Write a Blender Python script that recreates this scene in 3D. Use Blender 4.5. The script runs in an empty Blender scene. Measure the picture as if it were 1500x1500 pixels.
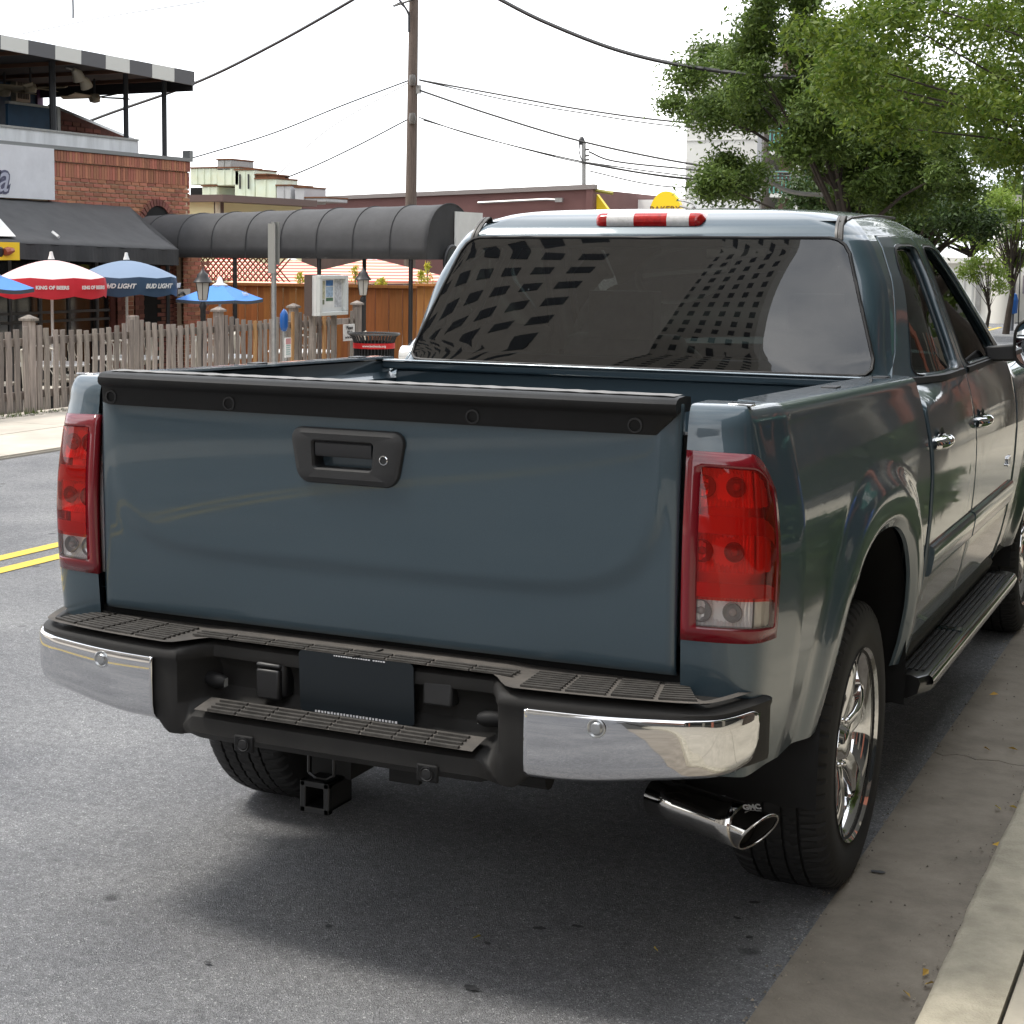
import bpy, math, random
import numpy as np
from mathutils import Vector, Matrix
random.seed(7); rng = np.random.default_rng(7)
sc = bpy.context.scene; col = sc.collection; R_ = math.radians

# ------------------------------------------------------------------ camera
CAM = np.array([1.8843, -3.5356, 1.7161]); YAW, PIT, ROL, F = -0.474832, 0.127927, 0.007255, 2496.4
CX, CY = 568.63, 694.04            # principal point on the 1500 px photograph
fw = np.array([math.sin(YAW)*math.cos(PIT), math.cos(YAW)*math.cos(PIT), -math.sin(PIT)])
r0 = np.cross(fw, [0, 0, 1]); r0 /= np.linalg.norm(r0); u0 = np.cross(r0, fw)
rt = r0*math.cos(ROL)+u0*math.sin(ROL); up = -r0*math.sin(ROL)+u0*math.cos(ROL)
cam = bpy.data.objects.new('camera', bpy.data.cameras.new('camera')); col.objects.link(cam)
cam.matrix_world = Matrix(((rt[0], up[0], -fw[0], CAM[0]), (rt[1], up[1], -fw[1], CAM[1]), (rt[2], up[2], -fw[2], CAM[2]), (0, 0, 0, 1)))
cam.data.sensor_width = 36; cam.data.lens = F/1500*36
cam.data.shift_x = (750-CX)/1500; cam.data.shift_y = -(750-CY)/1500
cam.data.clip_start = .05; cam.data.clip_end = 2000
sc.camera = cam
def at(u, v, **k):                 # measured point of the photograph -> real point on a plane x=, y= or z=
    ax, val = list(k.items())[0]; i = 'xyz'.index(ax)
    d = fw+rt*(u-CX)/F-up*(v-CY)/F; t = (val-CAM[i])/d[i]
    return CAM+t*d

# ------------------------------------------------------------------ sky, sun, exposure
SUN_EL, SUN_AZ = R_(60), R_(248)   # azimuth clockwise from +Y
w = bpy.data.worlds.new('World'); sc.world = w; w.use_nodes = True
nt = w.node_tree; nt.nodes.clear()
out = nt.nodes.new('ShaderNodeOutputWorld'); bg = nt.nodes.new('ShaderNodeBackground')
sky = nt.nodes.new('ShaderNodeTexSky'); sky.sky_type = 'NISHITA'; sky.sun_disc = False
sky.sun_elevation = SUN_EL; sky.sun_rotation = SUN_AZ
tc = nt.nodes.new('ShaderNodeTexCoord'); mp = nt.nodes.new('ShaderNodeMapping'); mp.inputs['Scale'].default_value = (1.2, 1.2, 3.2)
nz = nt.nodes.new('ShaderNodeTexNoise'); nz.inputs['Scale'].default_value = 2.1; nz.inputs['Detail'].default_value = 6
rp = nt.nodes.new('ShaderNodeValToRGB')
rp.color_ramp.elements[0].position = .34; rp.color_ramp.elements[0].color = (.44, .48, .54, 1)
rp.color_ramp.elements[1].position = .65; rp.color_ramp.elements[1].color = (1, 1, 1, 1)
ml = nt.nodes.new('ShaderNodeVectorMath'); ml.operation = 'SCALE'; ml.inputs['Scale'].default_value = 12.0
mx = nt.nodes.new('ShaderNodeMix'); mx.data_type = 'RGBA'; mx.inputs[0].default_value = .9
L = nt.links.new
L(tc.outputs['Generated'], mp.inputs[0]); L(mp.outputs[0], nz.inputs[0]); L(nz.outputs[0], rp.inputs[0]); L(rp.outputs[0], ml.inputs[0])
L(sky.outputs[0], mx.inputs[6]); L(ml.outputs[0], mx.inputs[7]); L(mx.outputs[2], bg.inputs[0])
bg.inputs[1].default_value = .12; L(bg.outputs[0], out.inputs[0])
sun = bpy.data.objects.new('sun', bpy.data.lights.new('sun', 'SUN')); col.objects.link(sun)
sun.data.energy = 1.5; sun.data.angle = R_(14); sun.data.color = (1, .95, .87)
sd = Vector((math.sin(SUN_AZ)*math.cos(SUN_EL), math.cos(SUN_AZ)*math.cos(SUN_EL), math.sin(SUN_EL)))
sun.rotation_euler = sd.to_track_quat('Z', 'Y').to_euler(); sun.location = (0, 0, 30)
vs = sc.view_settings; vs.view_transform = 'Standard'; vs.look = 'None'; vs.exposure = 1.1; vs.gamma = 1; vs.use_curve_mapping = False
sc.cycles.max_bounces = 8; sc.cycles.transparent_max_bounces = 16

# ------------------------------------------------------------------ materials
MATS = {}
def mat(name, c, rough=.6, metal=0, coat=0, noise=None, bump=None, rnd=None, spec=.5, c2=None, trans=0, ior=1.5, wave=None):
    """noise=(scale, amount) mottles the colour towards c2; bump=(scale, strength); rnd=('obj'|'isl', amount) varies pieces"""
    if name in MATS: return MATS[name]
    m = bpy.data.materials.new(name); m.use_nodes = True; t = m.node_tree; n = t.nodes; l = t.links.new
    b = n['Principled BSDF']
    b.inputs['Base Color'].default_value = (*c, 1); b.inputs['Roughness'].default_value = rough; b.inputs['Metallic'].default_value = metal
    b.inputs['Coat Weight'].default_value = coat; b.inputs['Coat Roughness'].default_value = .03
    b.inputs['Specular IOR Level'].default_value = spec; b.inputs['IOR'].default_value = ior
    co = n.new('ShaderNodeTexCoord'); cur = None
    if noise:
        a = n.new('ShaderNodeTexNoise'); a.inputs['Scale'].default_value = noise[0]; a.inputs['Detail'].default_value = 8; a.inputs['Roughness'].default_value = .65
        mpn = n.new('ShaderNodeMapping'); l(co.outputs['Object'], mpn.inputs[0]); l(mpn.outputs[0], a.inputs[0])
        if wave: mpn.inputs['Scale'].default_value = wave
        r = n.new('ShaderNodeValToRGB'); r.color_ramp.elements[0].position = .35; r.color_ramp.elements[1].position = .68
        k = c2 or tuple(x*(1-noise[1]) for x in c)
        r.color_ramp.elements[0].color = (*k, 1); r.color_ramp.elements[1].color = (*c, 1)
        l(a.outputs[0], r.inputs[0]); cur = r.outputs[0]
    if rnd:
        if rnd[0] == 'obj': s = n.new('ShaderNodeObjectInfo').outputs['Random']
        else: s = n.new('ShaderNodeNewGeometry').outputs['Random Per Island']
        h = n.new('ShaderNodeHueSaturation'); mr = n.new('ShaderNodeMapRange')
        mr.inputs['To Min'].default_value = 1-rnd[1]; mr.inputs['To Max'].default_value = 1+rnd[1]; l(s, mr.inputs[0]); l(mr.outputs[0], h.inputs['Value'])
        if len(rnd) > 2:
            m2 = n.new('ShaderNodeMath'); m2.operation = 'MULTIPLY'; m2.inputs[1].default_value = 7.31; fr = n.new('ShaderNodeMath'); fr.operation = 'FRACT'
            m3 = n.new('ShaderNodeMapRange'); m3.inputs['To Min'].default_value = .5-rnd[2]; m3.inputs['To Max'].default_value = .5+rnd[2]
            l(s, m2.inputs[0]); l(m2.outputs[0], fr.inputs[0]); l(fr.outputs[0], m3.inputs[0]); l(m3.outputs[0], h.inputs['Hue'])
        if cur: l(cur, h.inputs['Color'])
        else: h.inputs['Color'].default_value = (*c, 1)
        cur = h.outputs[0]
    if cur: l(cur, b.inputs['Base Color'])
    if bump:
        a = n.new('ShaderNodeTexNoise'); a.inputs['Scale'].default_value = bump[0]; a.inputs['Detail'].default_value = 6
        if wave:
            mpb = n.new('ShaderNodeMapping'); mpb.inputs['Scale'].default_value = wave; l(co.outputs['Object'], mpb.inputs[0]); l(mpb.outputs[0], a.inputs[0])
        else: l(co.outputs['Object'], a.inputs[0])
        bp = n.new('ShaderNodeBump'); bp.inputs['Strength'].default_value = bump[1]; bp.inputs['Distance'].default_value = .004 if len(bump) < 3 else bump[2]
        l(a.outputs[0], bp.inputs['Height']); l(bp.outputs[0], b.inputs['Normal'])
    MATS[name] = m; return m
def clearmat(name, tint, refl=1.5, rough=0.0):
    """thin tinted sheet: see-through with a mirror reflection that grows towards grazing angles"""
    m = bpy.data.materials.new(name); m.use_nodes = True; t = m.node_tree; n = t.nodes; n.clear(); l = t.links.new
    o = n.new('ShaderNodeOutputMaterial'); tr = n.new('ShaderNodeBsdfTransparent'); tr.inputs[0].default_value = (*tint, 1)
    g = n.new('ShaderNodeBsdfGlossy'); g.inputs['Roughness'].default_value = rough
    f = n.new('ShaderNodeFresnel'); f.inputs[0].default_value = refl; mxx = n.new('ShaderNodeMixShader')
    l(f.outputs[0], mxx.inputs[0]); l(tr.outputs[0], mxx.inputs[1]); l(g.outputs[0], mxx.inputs[2]); l(mxx.outputs[0], o.inputs[0]); return m
def fluted(name, c, f=.5):
    m = clearmat(name, c, 1.45, .02); t = m.node_tree; n = t.nodes; l = t.links.new
    d = n.new('ShaderNodeBsdfDiffuse'); d.inputs[0].default_value = (*[q*.80 for q in c], 1)
    tr = [q for q in n if q.type == 'BSDF_TRANSPARENT'][0]; mx_ = [q for q in n if q.type == 'MIX_SHADER'][0]
    m2 = n.new('ShaderNodeMixShader'); m2.inputs[0].default_value = f; l(tr.outputs[0], m2.inputs[1]); l(d.outputs[0], m2.inputs[2]); l(m2.outputs[0], mx_.inputs[1]); return m
def leafmat(name, c, c2, trl=.35):
    m = bpy.data.materials.new(name); m.use_nodes = True; t = m.node_tree; n = t.nodes; n.clear(); l = t.links.new
    o = n.new('ShaderNodeOutputMaterial'); d = n.new('ShaderNodeBsdfPrincipled'); d.inputs['Roughness'].default_value = .5; d.inputs['Specular IOR Level'].default_value = .3
    tl = n.new('ShaderNodeBsdfTranslucent'); ge = n.new('ShaderNodeNewGeometry'); r = n.new('ShaderNodeValToRGB')
    r.color_ramp.elements[0].color = (*c, 1); r.color_ramp.elements[1].color = (*c2, 1)
    mxx = n.new('ShaderNodeMixShader'); mxx.inputs[0].default_value = trl
    l(ge.outputs['Random Per Island'], r.inputs[0]); l(r.outputs[0], d.inputs['Base Color']); l(r.outputs[0], tl.inputs[0])
    l(d.outputs[0], mxx.inputs[1]); l(tl.outputs[0], mxx.inputs[2]); l(mxx.outputs[0], o.inputs[0]); return m

# ------------------------------------------------------------------ mesh helpers
def wloc(o):
    v = Vector((0, 0, 0))
    while o: v += o.location; o = o.parent
    return v
class MB:
    def __init__(s): s.v = []; s.f = []
    def add(s, vs, fs):
        b = len(s.v); s.v += [tuple(map(float, p)) for p in vs]; s.f += [tuple(b+i for i in f) for f in fs]; return s
    def box(s, a, b):
        x0, y0, z0 = a; x1, y1, z1 = b
        return s.add([(x0,y0,z0),(x1,y0,z0),(x1,y1,z0),(x0,y1,z0),(x0,y0,z1),(x1,y0,z1),(x1,y1,z1),(x0,y1,z1)],
                     [(0,3,2,1),(4,5,6,7),(0,1,5,4),(1,2,6,5),(2,3,7,6),(3,0,4,7)])
    def cbox(s, c, d): return s.box([c[i]-d[i]/2 for i in range(3)], [c[i]+d[i]/2 for i in range(3)])
    def grid(s, P, cu=False, cv=False, flip=False):
        n = len(P); m = len(P[0]); fs = []
        for i in range(n if cu else n-1):
            for j in range(m if cv else m-1):
                q = (i*m+j, i*m+(j+1) % m, ((i+1) % n)*m+(j+1) % m, ((i+1) % n)*m+j)
                fs.append(q[::-1] if flip else q)
        return s.add([p for r in P for p in r], fs)
    def tube(s, pts, r, n=8, cap=True):
        pts = [np.array(p, float) for p in pts]; rs = r if hasattr(r, '__len__') else [r]*len(pts); P = []
        ref = None
        for i, p in enumerate(pts):
            d = pts[min(i+1, len(pts)-1)]-pts[max(i-1, 0)]; d = d/(np.linalg.norm(d)+1e-9)
            if ref is None: ref = np.array([0, 0, 1.]) if abs(d[2]) < .9 else np.array([1., 0, 0])
            a = np.cross(d, ref); a /= np.linalg.norm(a)+1e-9; b = np.cross(a, d); ref = b
            P.append([p+rs[i]*(a*math.cos(2*math.pi*k/n)+b*math.sin(2*math.pi*k/n)) for k in range(n)])
        b0 = len(s.v); s.grid(P, cv=True)
        if cap: s.f.append(tuple(b0+k for k in range(n))[::-1]); s.f.append(tuple(b0+(len(P)-1)*n+k for k in range(n)))
        return s
    def lathe(s, prof, c=(0,0,0), axis='z', n=32, a0=0, mod=None):
        P = []
        for k in range(n):
            a = a0+2*math.pi*k/n; row = []
            for j, (r, h) in enumerate(prof):
                if mod: r = mod(r, h, k, j)
                x, y = r*math.cos(a), r*math.sin(a)
                row.append({'z': (c[0]+x, c[1]+y, c[2]+h), 'x': (c[0]+h, c[1]+x, c[2]+y), 'y': (c[0]+x, c[1]+h, c[2]+y)}[axis])
            P.append(row)
        return s.grid(P, cu=True)
    def prism(s, poly, e, d=None):
        """poly: list of 3D points; e: extrusion vector"""
        n = len(poly); e = np.array(e, float)
        return s.add([tuple(p) for p in poly]+[tuple(np.array(p)+e) for p in poly],
                     [tuple(range(n))[::-1], tuple(range(n, 2*n))]+[(i, (i+1) % n, n+(i+1) % n, n+i) for i in range(n)])
    def build(s, name, m, parent=None, smooth=None, hint=None, solid=None, bevel=None, merge=None, kind=None, recalc=False):
        me = bpy.data.meshes.new(name)
        o0 = wloc(parent) if parent else Vector((0, 0, 0))
        me.from_pydata([(p[0]-o0.x, p[1]-o0.y, p[2]-o0.z) for p in s.v], [], s.f)
        if merge or recalc:
            import bmesh
            bm = bmesh.new(); bm.from_mesh(me)
            if merge: bmesh.ops.remove_doubles(bm, verts=bm.verts, dist=merge)
            if recalc: bmesh.ops.recalc_face_normals(bm, faces=bm.faces)
            bm.to_mesh(me); bm.free()
        me.update()
        if hint is not None:
            h = Vector(hint); sgn = sum((p.normal.dot(h))*p.area for p in me.polygons)
            if sgn < 0: me.flip_normals()
        for q in (m if isinstance(m, (list, tuple)) else [m]): me.materials.append(q)
        if smooth:
            me.shade_smooth(); me.set_sharp_from_angle(angle=R_(smooth))
        o = bpy.data.objects.new(name, me); col.objects.link(o)
        if parent: o.parent = parent
        if bevel:
            b = o.modifiers.new('bevel', 'BEVEL'); b.width = bevel; b.segments = 2; b.limit_method = 'ANGLE'; b.angle_limit = R_(40)
            me.shade_smooth(); me.set_sharp_from_angle(angle=R_(50))
        if solid:
            k = o.modifiers.new('solid', 'SOLIDIFY'); k.thickness = solid; k.offset = -1
        if kind: o['kind'] = kind
        return o
def tag(o, label=None, cat=None, group=None, kind=None):
    if label: o['label'] = label
    if cat: o['category'] = cat
    if group: o['group'] = group
    if kind: o['kind'] = kind
    return o
def thing(name, loc, label, cat, group=None):
    o = bpy.data.objects.new(name, None); o.location = Vector([float(q) for q in loc]); col.objects.link(o); o.empty_display_size = .2
    return tag(o, label, cat, group)
def kids(o): return [c for c in bpy.data.objects if c.parent == o]
def dup(o, loc=None, label=None, parent=None, rz=None):
    c = o.copy(); col.objects.link(c)
    if parent is not None: c.parent = parent
    if loc is not None: c.location = Vector([float(q) for q in loc])
    if label: c['label'] = label
    if rz is not None: c.rotation_euler.z = rz
    for k in kids(o): dup(k, parent=c)
    return c
def text(body, size, m, loc, xdir, updir, parent, name='lettering', ext=.003, shear=0, align='CENTER', bold=0):
    cu = bpy.data.curves.new(name, 'FONT'); cu.body = body; cu.size = size; cu.extrude = ext; cu.shear = shear; cu.align_x = align; cu.align_y = 'CENTER'; cu.offset = bold
    cu.resolution_u = 3
    t = bpy.data.objects.new('tmp', cu); col.objects.link(t); dg = bpy.context.evaluated_depsgraph_get(); dg.update()
    me = bpy.data.meshes.new_from_object(t.evaluated_get(dg)); bpy.data.objects.remove(t); bpy.data.curves.remove(cu)
    x = Vector(xdir).normalized(); z = Vector(updir).normalized(); y = x.cross(z) * -1   # local z (out) = x cross up
    n = x.cross(z); M3 = Matrix((x, z, n)).transposed()
    L0 = Vector([float(q) for q in loc])-(wloc(parent) if parent else Vector())
    me.transform(Matrix.Translation(L0) @ M3.to_4x4())
    me.materials.clear(); me.materials.append(m); me.name = name
    o = bpy.data.objects.new(name, me); col.objects.link(o); o.parent = parent
    return o
def sm(a, b, x):
    t = min(1, max(0, (x-a)/(b-a))); return t*t*(3-2*t)
def itp(x, xs, ys): return float(np.interp(x, xs, ys))
def smooth_tab(xs, ys, n=400, k=9):
    X = np.linspace(xs[0], xs[-1], n); Y = np.interp(X, xs, ys)
    w_ = int(k); ker = np.hanning(2*w_+1); ker /= ker.sum()
    Yp = np.concatenate([2*Y[0]-Y[w_:0:-1], Y, 2*Y[-1]-Y[-2:-w_-2:-1]]); return X, np.convolve(Yp, ker, 'valid')
def catmull(pts, n=8):
    pts = [np.array(p, float) for p in pts]; P = [2*pts[0]-pts[1]]+pts+[2*pts[-1]-pts[-2]]; o = []
    for i in range(1, len(P)-2):
        for k in range(n):
            t = k/n; a, b, c, d = P[i-1], P[i], P[i+1], P[i+2]
            o.append(.5*((2*b)+(-a+c)*t+(2*a-5*b+4*c-d)*t*t+(-a+3*b-3*c+d)*t**3))
    return o+[pts[-1]]

# ================================================================== SETTING: ground
asphalt = bpy.data.materials.new('asphalt'); asphalt.use_nodes = True
def asphalt_nodes(m, dark, light, speck, stain=True):
    t = m.node_tree; n = t.nodes; l = t.links.new; b = n['Principled BSDF']; b.inputs['Roughness'].default_value = .88; b.inputs['Specular IOR Level'].default_value = .25
    co = n.new('ShaderNodeTexCoord')
    def nz(s, d=4, rough=.6):
        a = n.new('ShaderNodeTexNoise'); a.inputs['Scale'].default_value = s; a.inputs['Detail'].default_value = d; a.inputs['Roughness'].default_value = rough; l(co.outputs['Object'], a.inputs[0]); return a.outputs[0]
    def ramp(x, p0, c0, p1, c1):
        r = n.new('ShaderNodeValToRGB'); r.color_ramp.elements[0].position = p0; r.color_ramp.elements[1].position = p1
        r.color_ramp.elements[0].color = (*c0, 1); r.color_ramp.elements[1].color = (*c1, 1); l(x, r.inputs[0]); return r.outputs[0]
    def mul(a, c, f=1, mode='MULTIPLY'):
        m_ = n.new('ShaderNodeMix'); m_.data_type = 'RGBA'; m_.blend_type = mode; m_.inputs[0].default_value = f; l(a, m_.inputs[6]); l(c, m_.inputs[7]); return m_.outputs[2]
    vo = n.new('ShaderNodeTexVoronoi'); vo.inputs['Scale'].default_value = 290; l(co.outputs['Object'], vo.inputs[0])
    hs = n.new('ShaderNodeSeparateColor'); l(vo.outputs['Color'], hs.inputs[0])
    base = ramp(hs.outputs[0], .1, dark, .93, light)
    sp = ramp(hs.outputs[1], .93, (0, 0, 0), .99, (speck, speck, speck*.97))
    c = mul(base, sp, 1, 'ADD')
    c = mul(c, ramp(nz(1.3, 6), .3, (.72, .72, .74), .7, (1.15, 1.14, 1.12)))
    c = mul(c, ramp(nz(30, 3), .3, (.8, .8, .8), .7, (1.12, 1.12, 1.12)))
    if stain:
        v2 = n.new('ShaderNodeTexVoronoi'); v2.inputs['Scale'].default_value = 2.3; v2.inputs['Randomness'].default_value = 1; l(co.outputs['Object'], v2.inputs[0])
        c = mul(c, ramp(v2.outputs['Distance'], .035, (.35, .35, .36), .075, (1, 1, 1)), .8)
    l(c, b.inputs['Base Color'])
    bp = n.new('ShaderNodeBump'); bp.inputs['Strength'].default_value = .8; bp.inputs['Distance'].default_value = .006; l(vo.outputs['Distance'], bp.inputs['Height']); l(bp.outputs[0], b.inputs['Normal'])
asphalt_nodes(asphalt, (.168, .171, .178), (.305, .308, .316), .32)
concrete = mat('gutter_concrete', (.30, .262, .212), .9, noise=(4.5, .3), bump=(120, .8), c2=(.19, .165, .132))
kerbm = mat('kerb_concrete', (.50, .455, .355), .9, noise=(9, .3), bump=(160, 1.0), c2=(.33, .30, .23))
walkm = mat('sidewalk_concrete', (.46, .42, .34), .9, noise=(3, .25), bump=(60, .4))
farwalk = mat('far_sidewalk_concrete', (.52, .47, .40), .9, noise=(1.5, .25), bump=(30, .4))
patiom = mat('patio_paving', (.2, .17, .14), .9, noise=(2, .3))

GX0, GX1 = .940, 1.300
e = MB(); e.box((-400, -300, -1.2), (400, 600, -.62)); tag(e.build('ground', mat('earth', (.12, .11, .09), .9, noise=(.3, .4))), kind='structure')
e = MB()
xs = [-7.4]+list(np.linspace(-6, .9, 8))+[GX0]; e.grid([[(x, y, 0) for x in xs] for y in np.linspace(-90, 60, 60)])
e.box((-7.4, -90, -.6), (GX0, 60, -.02))
tag(e.build('road', asphalt, hint=(0, 0, 1)), kind='structure')
e = MB(); e.box((-45, 41, -.6), (60, 60.5, -.006)); e.box((-120, -42, -.6), (80, -24, -.008)); tag(e.build('cross_road', asphalt), kind='structure')
# gutter slabs: separate concrete pours with irregular cracked joints, kerb stones, sidewalk slabs
g = MB(); ys = [-6, -3.1, -.9, 2.49, 5.5, 8.6, 11.7, 14.8, 18, 24, 32, 41]
gut = thing('gutter', (GX0, 0, 0), None, None); gut['kind'] = 'structure'
for a, b in zip(ys[:-1], ys[1:]):
    m = MB(); n = 10
    def edge(y, sgn): return [(GX0+(GX1-GX0)*k/n, y+sgn*.004+(.018*math.sin(k*1.9+y)+.01*math.sin(k*4.1)) * (0 < k < n), 0) for k in range(n+1)]
    A = edge(a, 1); B = edge(b, -1)
    def pad(P, z): return [(p[0], p[1], z+(.006*(p[0]-GX0)/(GX1-GX0)*-1)) for p in P]
    m.grid([pad(A, -.3), pad(A, .004), pad([(A[k][0], A[k][1]*.5+B[k][1]*.5, 0) for k in range(n+1)], .004), pad(B, .004), pad(B, -.3)])
    m.build('gutter_slab', concrete, gut, hint=(0, 0, 1))
m = MB(); m.box((GX0, -90, -.6), (GX1+.05, 60, -.03)); m.build('joint_filler', mat('dark_dirt', (.03, .028, .022), .95), gut)
kerb = thing('kerb', (GX1, 0, 0), None, None); kerb['kind'] = 'structure'
ky = list(np.arange(-8, 40, 2.45))
for a in ky:
    m = MB(); P = []; nn = 26
    for i in range(nn+1):
        y = a+.004+(2.442)*i/nn; j = .0015*math.sin(y*5)+.001*math.sin(y*13.1)+.001*math.sin(y*31)
        P.append([(GX1-.004, y, -.2), (GX1+j, y, 0), (GX1+.006+j, y, .05), (GX1+.012+j*1.3, y, .105), (GX1+.018+j*1.3, y, .120), (GX1+.032+j, y, .128), (GX1+.10, y, .13), (GX1+.175, y, .131), (GX1+.175, y, -.1)])
    m.grid(P); m.build('kerb_stone', kerbm, kerb, smooth=60, hint=(-.3, 0, 1))
walk = thing('sidewalk', (GX1+.18, 0, .13), None, None); walk['kind'] = 'structure'
slab = None
for i in range(36):
    y = -10+i*1.5
    for k in range(3):
        x = GX1+.182+k*1.55
        if slab is None:
            m = MB(); m.box((GX1+.182, -10, -.2), (GX1+.182+1.543, -8.508, .128)); slab = m.build('paving_slab', walkm, walk, bevel=.006); s0 = (x, y)
        else:
            o = slab.copy(); col.objects.link(o); o.location = (x-s0[0], y-s0[1], 0)
m = MB(); m.box((GX1+.18, -90, -.3), (6.6, 60, .118)); m.build('bedding', mat('dark_dirt', (.03, .028, .022), .95), walk)
fws = thing('far_sidewalk', (-8.5, 10, 0), None, None); fws['kind'] = 'structure'
for i in range(24):
    for k in range(2):
        m = MB(); x0 = -9.62+k*1.11; y0 = -10+i*2.2
        if k == 1: m.box((x0, y0, -.2), (-7.415, y0+2.19, .03))
        else: m.box((x0, y0, -.2), (x0+1.1, y0+2.19, .032))
        m.build('paving_slab', farwalk, fws)
m = MB(); m.box((-9.9, -90, -.6), (-7.40, 60, .015)); m.build('bedding', farwalk, fws)
e = MB(); e.box((-60, -20, -.6), (-9.9, 40.9, -.45)); tag(e.build('patio_floor', patiom), kind='structure')
st = thing('road_stains', (0, 0, .003), None, None); st['kind'] = 'structure'; stm = mat('oil_stain', (.085, .086, .09), .7, noise=(60, .5), bump=(200, .6))
for i, (u, v, r) in enumerate(((790, 1360, .012), (846, 1357, .010), (690, 1447, .013), (714, 1382, .008), (482, 1357, .009), (1098, 1373, .008), (1105, 1322, .010), (1286, 1277, .013), (304, 1410, .007), (1080, 1345, .008))):
    p = at(u, v, z=.006); m = MB(); n = 24; g_ = [(p[0], p[1], .0075)]+[(p[0]+r*(1+.22*math.sin(k*.55+i)+.10*math.sin(k*1.3+i))*math.cos(6.283*k/n)*1.3, p[1]+r*(1+.22*math.sin(k*.55+i)+.10*math.sin(k*1.3+i))*math.sin(6.283*k/n), .0072) for k in range(n)]
    m.add(g_, [(0, k+1, (k+1) % n+1) for k in range(n)]); m.build('stain', stm, st, hint=(0, 0, 1))
m = MB()
for k in range(1500):
    y = rng.uniform(-1.5, 9); e_ = rng.random(); x = GX0+rng.normal()*.02 if e_ < .35 else (GX1-.005-abs(rng.normal())*.03 if e_ < .8 else rng.uniform(GX0, GX1)); r = rng.uniform(.0012, .0042)
    m.add([(x-r, y-r, .004), (x+r, y-r*.6, .004), (x+r*.7, y+r, .004), (x-r*.8, y+r*.8, .004), (x, y, .004+r*1.3)], [(0, 1, 4), (1, 2, 4), (2, 3, 4), (3, 0, 4)])
tag(m.build('grit', mat('grit_mixed', (.24, .21, .17), .9, rnd=('isl', .6))), 'loose grit and crumbs along the gutter edges', 'grit', kind='stuff')
yel = mat('yellow_line_paint', (.75, .52, .03), .7, noise=(14, .25), c2=(.5, .36, .06))
rm = thing('road_markings', (-4.28, 0, .004), None, None); rm['kind'] = 'structure'
for x in (-4.44, -4.19):
    m = MB(); m.grid([[(x, y, .004), (x+.105, y, .004)] for y in np.linspace(-60, 42, 80)]); m.build('yellow_line', yel, rm, hint=(0, 0, 1))

# ================================================================== THE TRUCK
OX = .012
T = thing('pickup_truck', (OX, 0, 0), 'slate blue crew cab pickup truck parked at the kerb, seen from behind', 'pickup truck')
paint = mat('slate_blue_paint', (.032, .062, .082), .36, .22, 1.0, bump=None)
pn = paint.node_tree; _n = pn.nodes.new('ShaderNodeTexNoise'); _n.inputs['Scale'].default_value = 1400; _n.inputs['Detail'].default_value = 1
_r = pn.nodes.new('ShaderNodeValToRGB'); _r.color_ramp.elements[0].position = .35; _r.color_ramp.elements[1].position = .7
_r.color_ramp.elements[0].color = (.036, .062, .081, 1); _r.color_ramp.elements[1].color = (.050, .083, .107, 1)
_c = pn.nodes.new('ShaderNodeTexCoord'); pn.links.new(_c.outputs['Object'], _n.inputs[0]); pn.links.new(_n.outputs[0], _r.inputs[0]); pn.links.new(_r.outputs[0], pn.nodes['Principled BSDF'].inputs['Base Color'])
_n2 = pn.nodes.new('ShaderNodeTexNoise'); _n2.inputs['Scale'].default_value = 5; _n2.inputs['Detail'].default_value = 9; _n2.inputs['Roughness'].default_value = .7
_m2 = pn.nodes.new('ShaderNodeMapRange'); _m2.inputs['From Min'].default_value = .35; _m2.inputs['From Max'].default_value = .7; _m2.inputs['To Min'].default_value = .015; _m2.inputs['To Max'].default_value = .085
pn.links.new(_c.outputs['Object'], _n2.inputs[0]); pn.links.new(_n2.outputs[0], _m2.inputs[0]); pn.links.new(_m2.outputs[0], pn.nodes['Principled BSDF'].inputs['Coat Roughness'])
blk = mat('black_textured_plastic', (.0125, .0125, .013), .52, bump=(900, .5, .001), noise=(6, .25), spec=.22)
grey_pl = mat('weathered_grey_plastic', (.027, .028, .030), .55, bump=(900, .4, .001), noise=(9, .3), c2=(.02, .02, .021))
bumpm = mat('bumper_plastic', (.026, .0245, .023), .6, bump=(700, .5, .001), noise=(5, .35), spec=.3, c2=(.017, .0165, .016))
padm = mat('dusty_step_pad', (.135, .120, .105), .85, noise=(7, .45), c2=(.065, .06, .055), bump=(300, .5, .001))
dark = mat('gap_black', (.006, .006, .006), .9)
under = mat('chassis_black', (.012, .012, .012), .8, noise=(20, .4))
rubber = mat('tyre_rubber', (.017, .017, .0175), .72, bump=(400, .3, .001), noise=(12, .3))
chrome = mat('chrome', (.72, .72, .73), .035, 1.0)
chrome_d = mat('dusty_chrome', (.60, .61, .62), .10, 1.0, noise=(45, .2), bump=(160, .25, .0008))
alum = mat('wheel_chrome', (.70, .70, .71), .05, 1.0)
seal = mat('rubber_seal', (.01, .01, .011), .5)
glass_r = clearmat('rear_privacy_glass', (.15, .17, .16), 1.82)
glass_s = clearmat('side_glass', (.13, .16, .145), 1.75)
glass_f = clearmat('windscreen_glass', (.72, .82, .76), 1.5)

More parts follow.
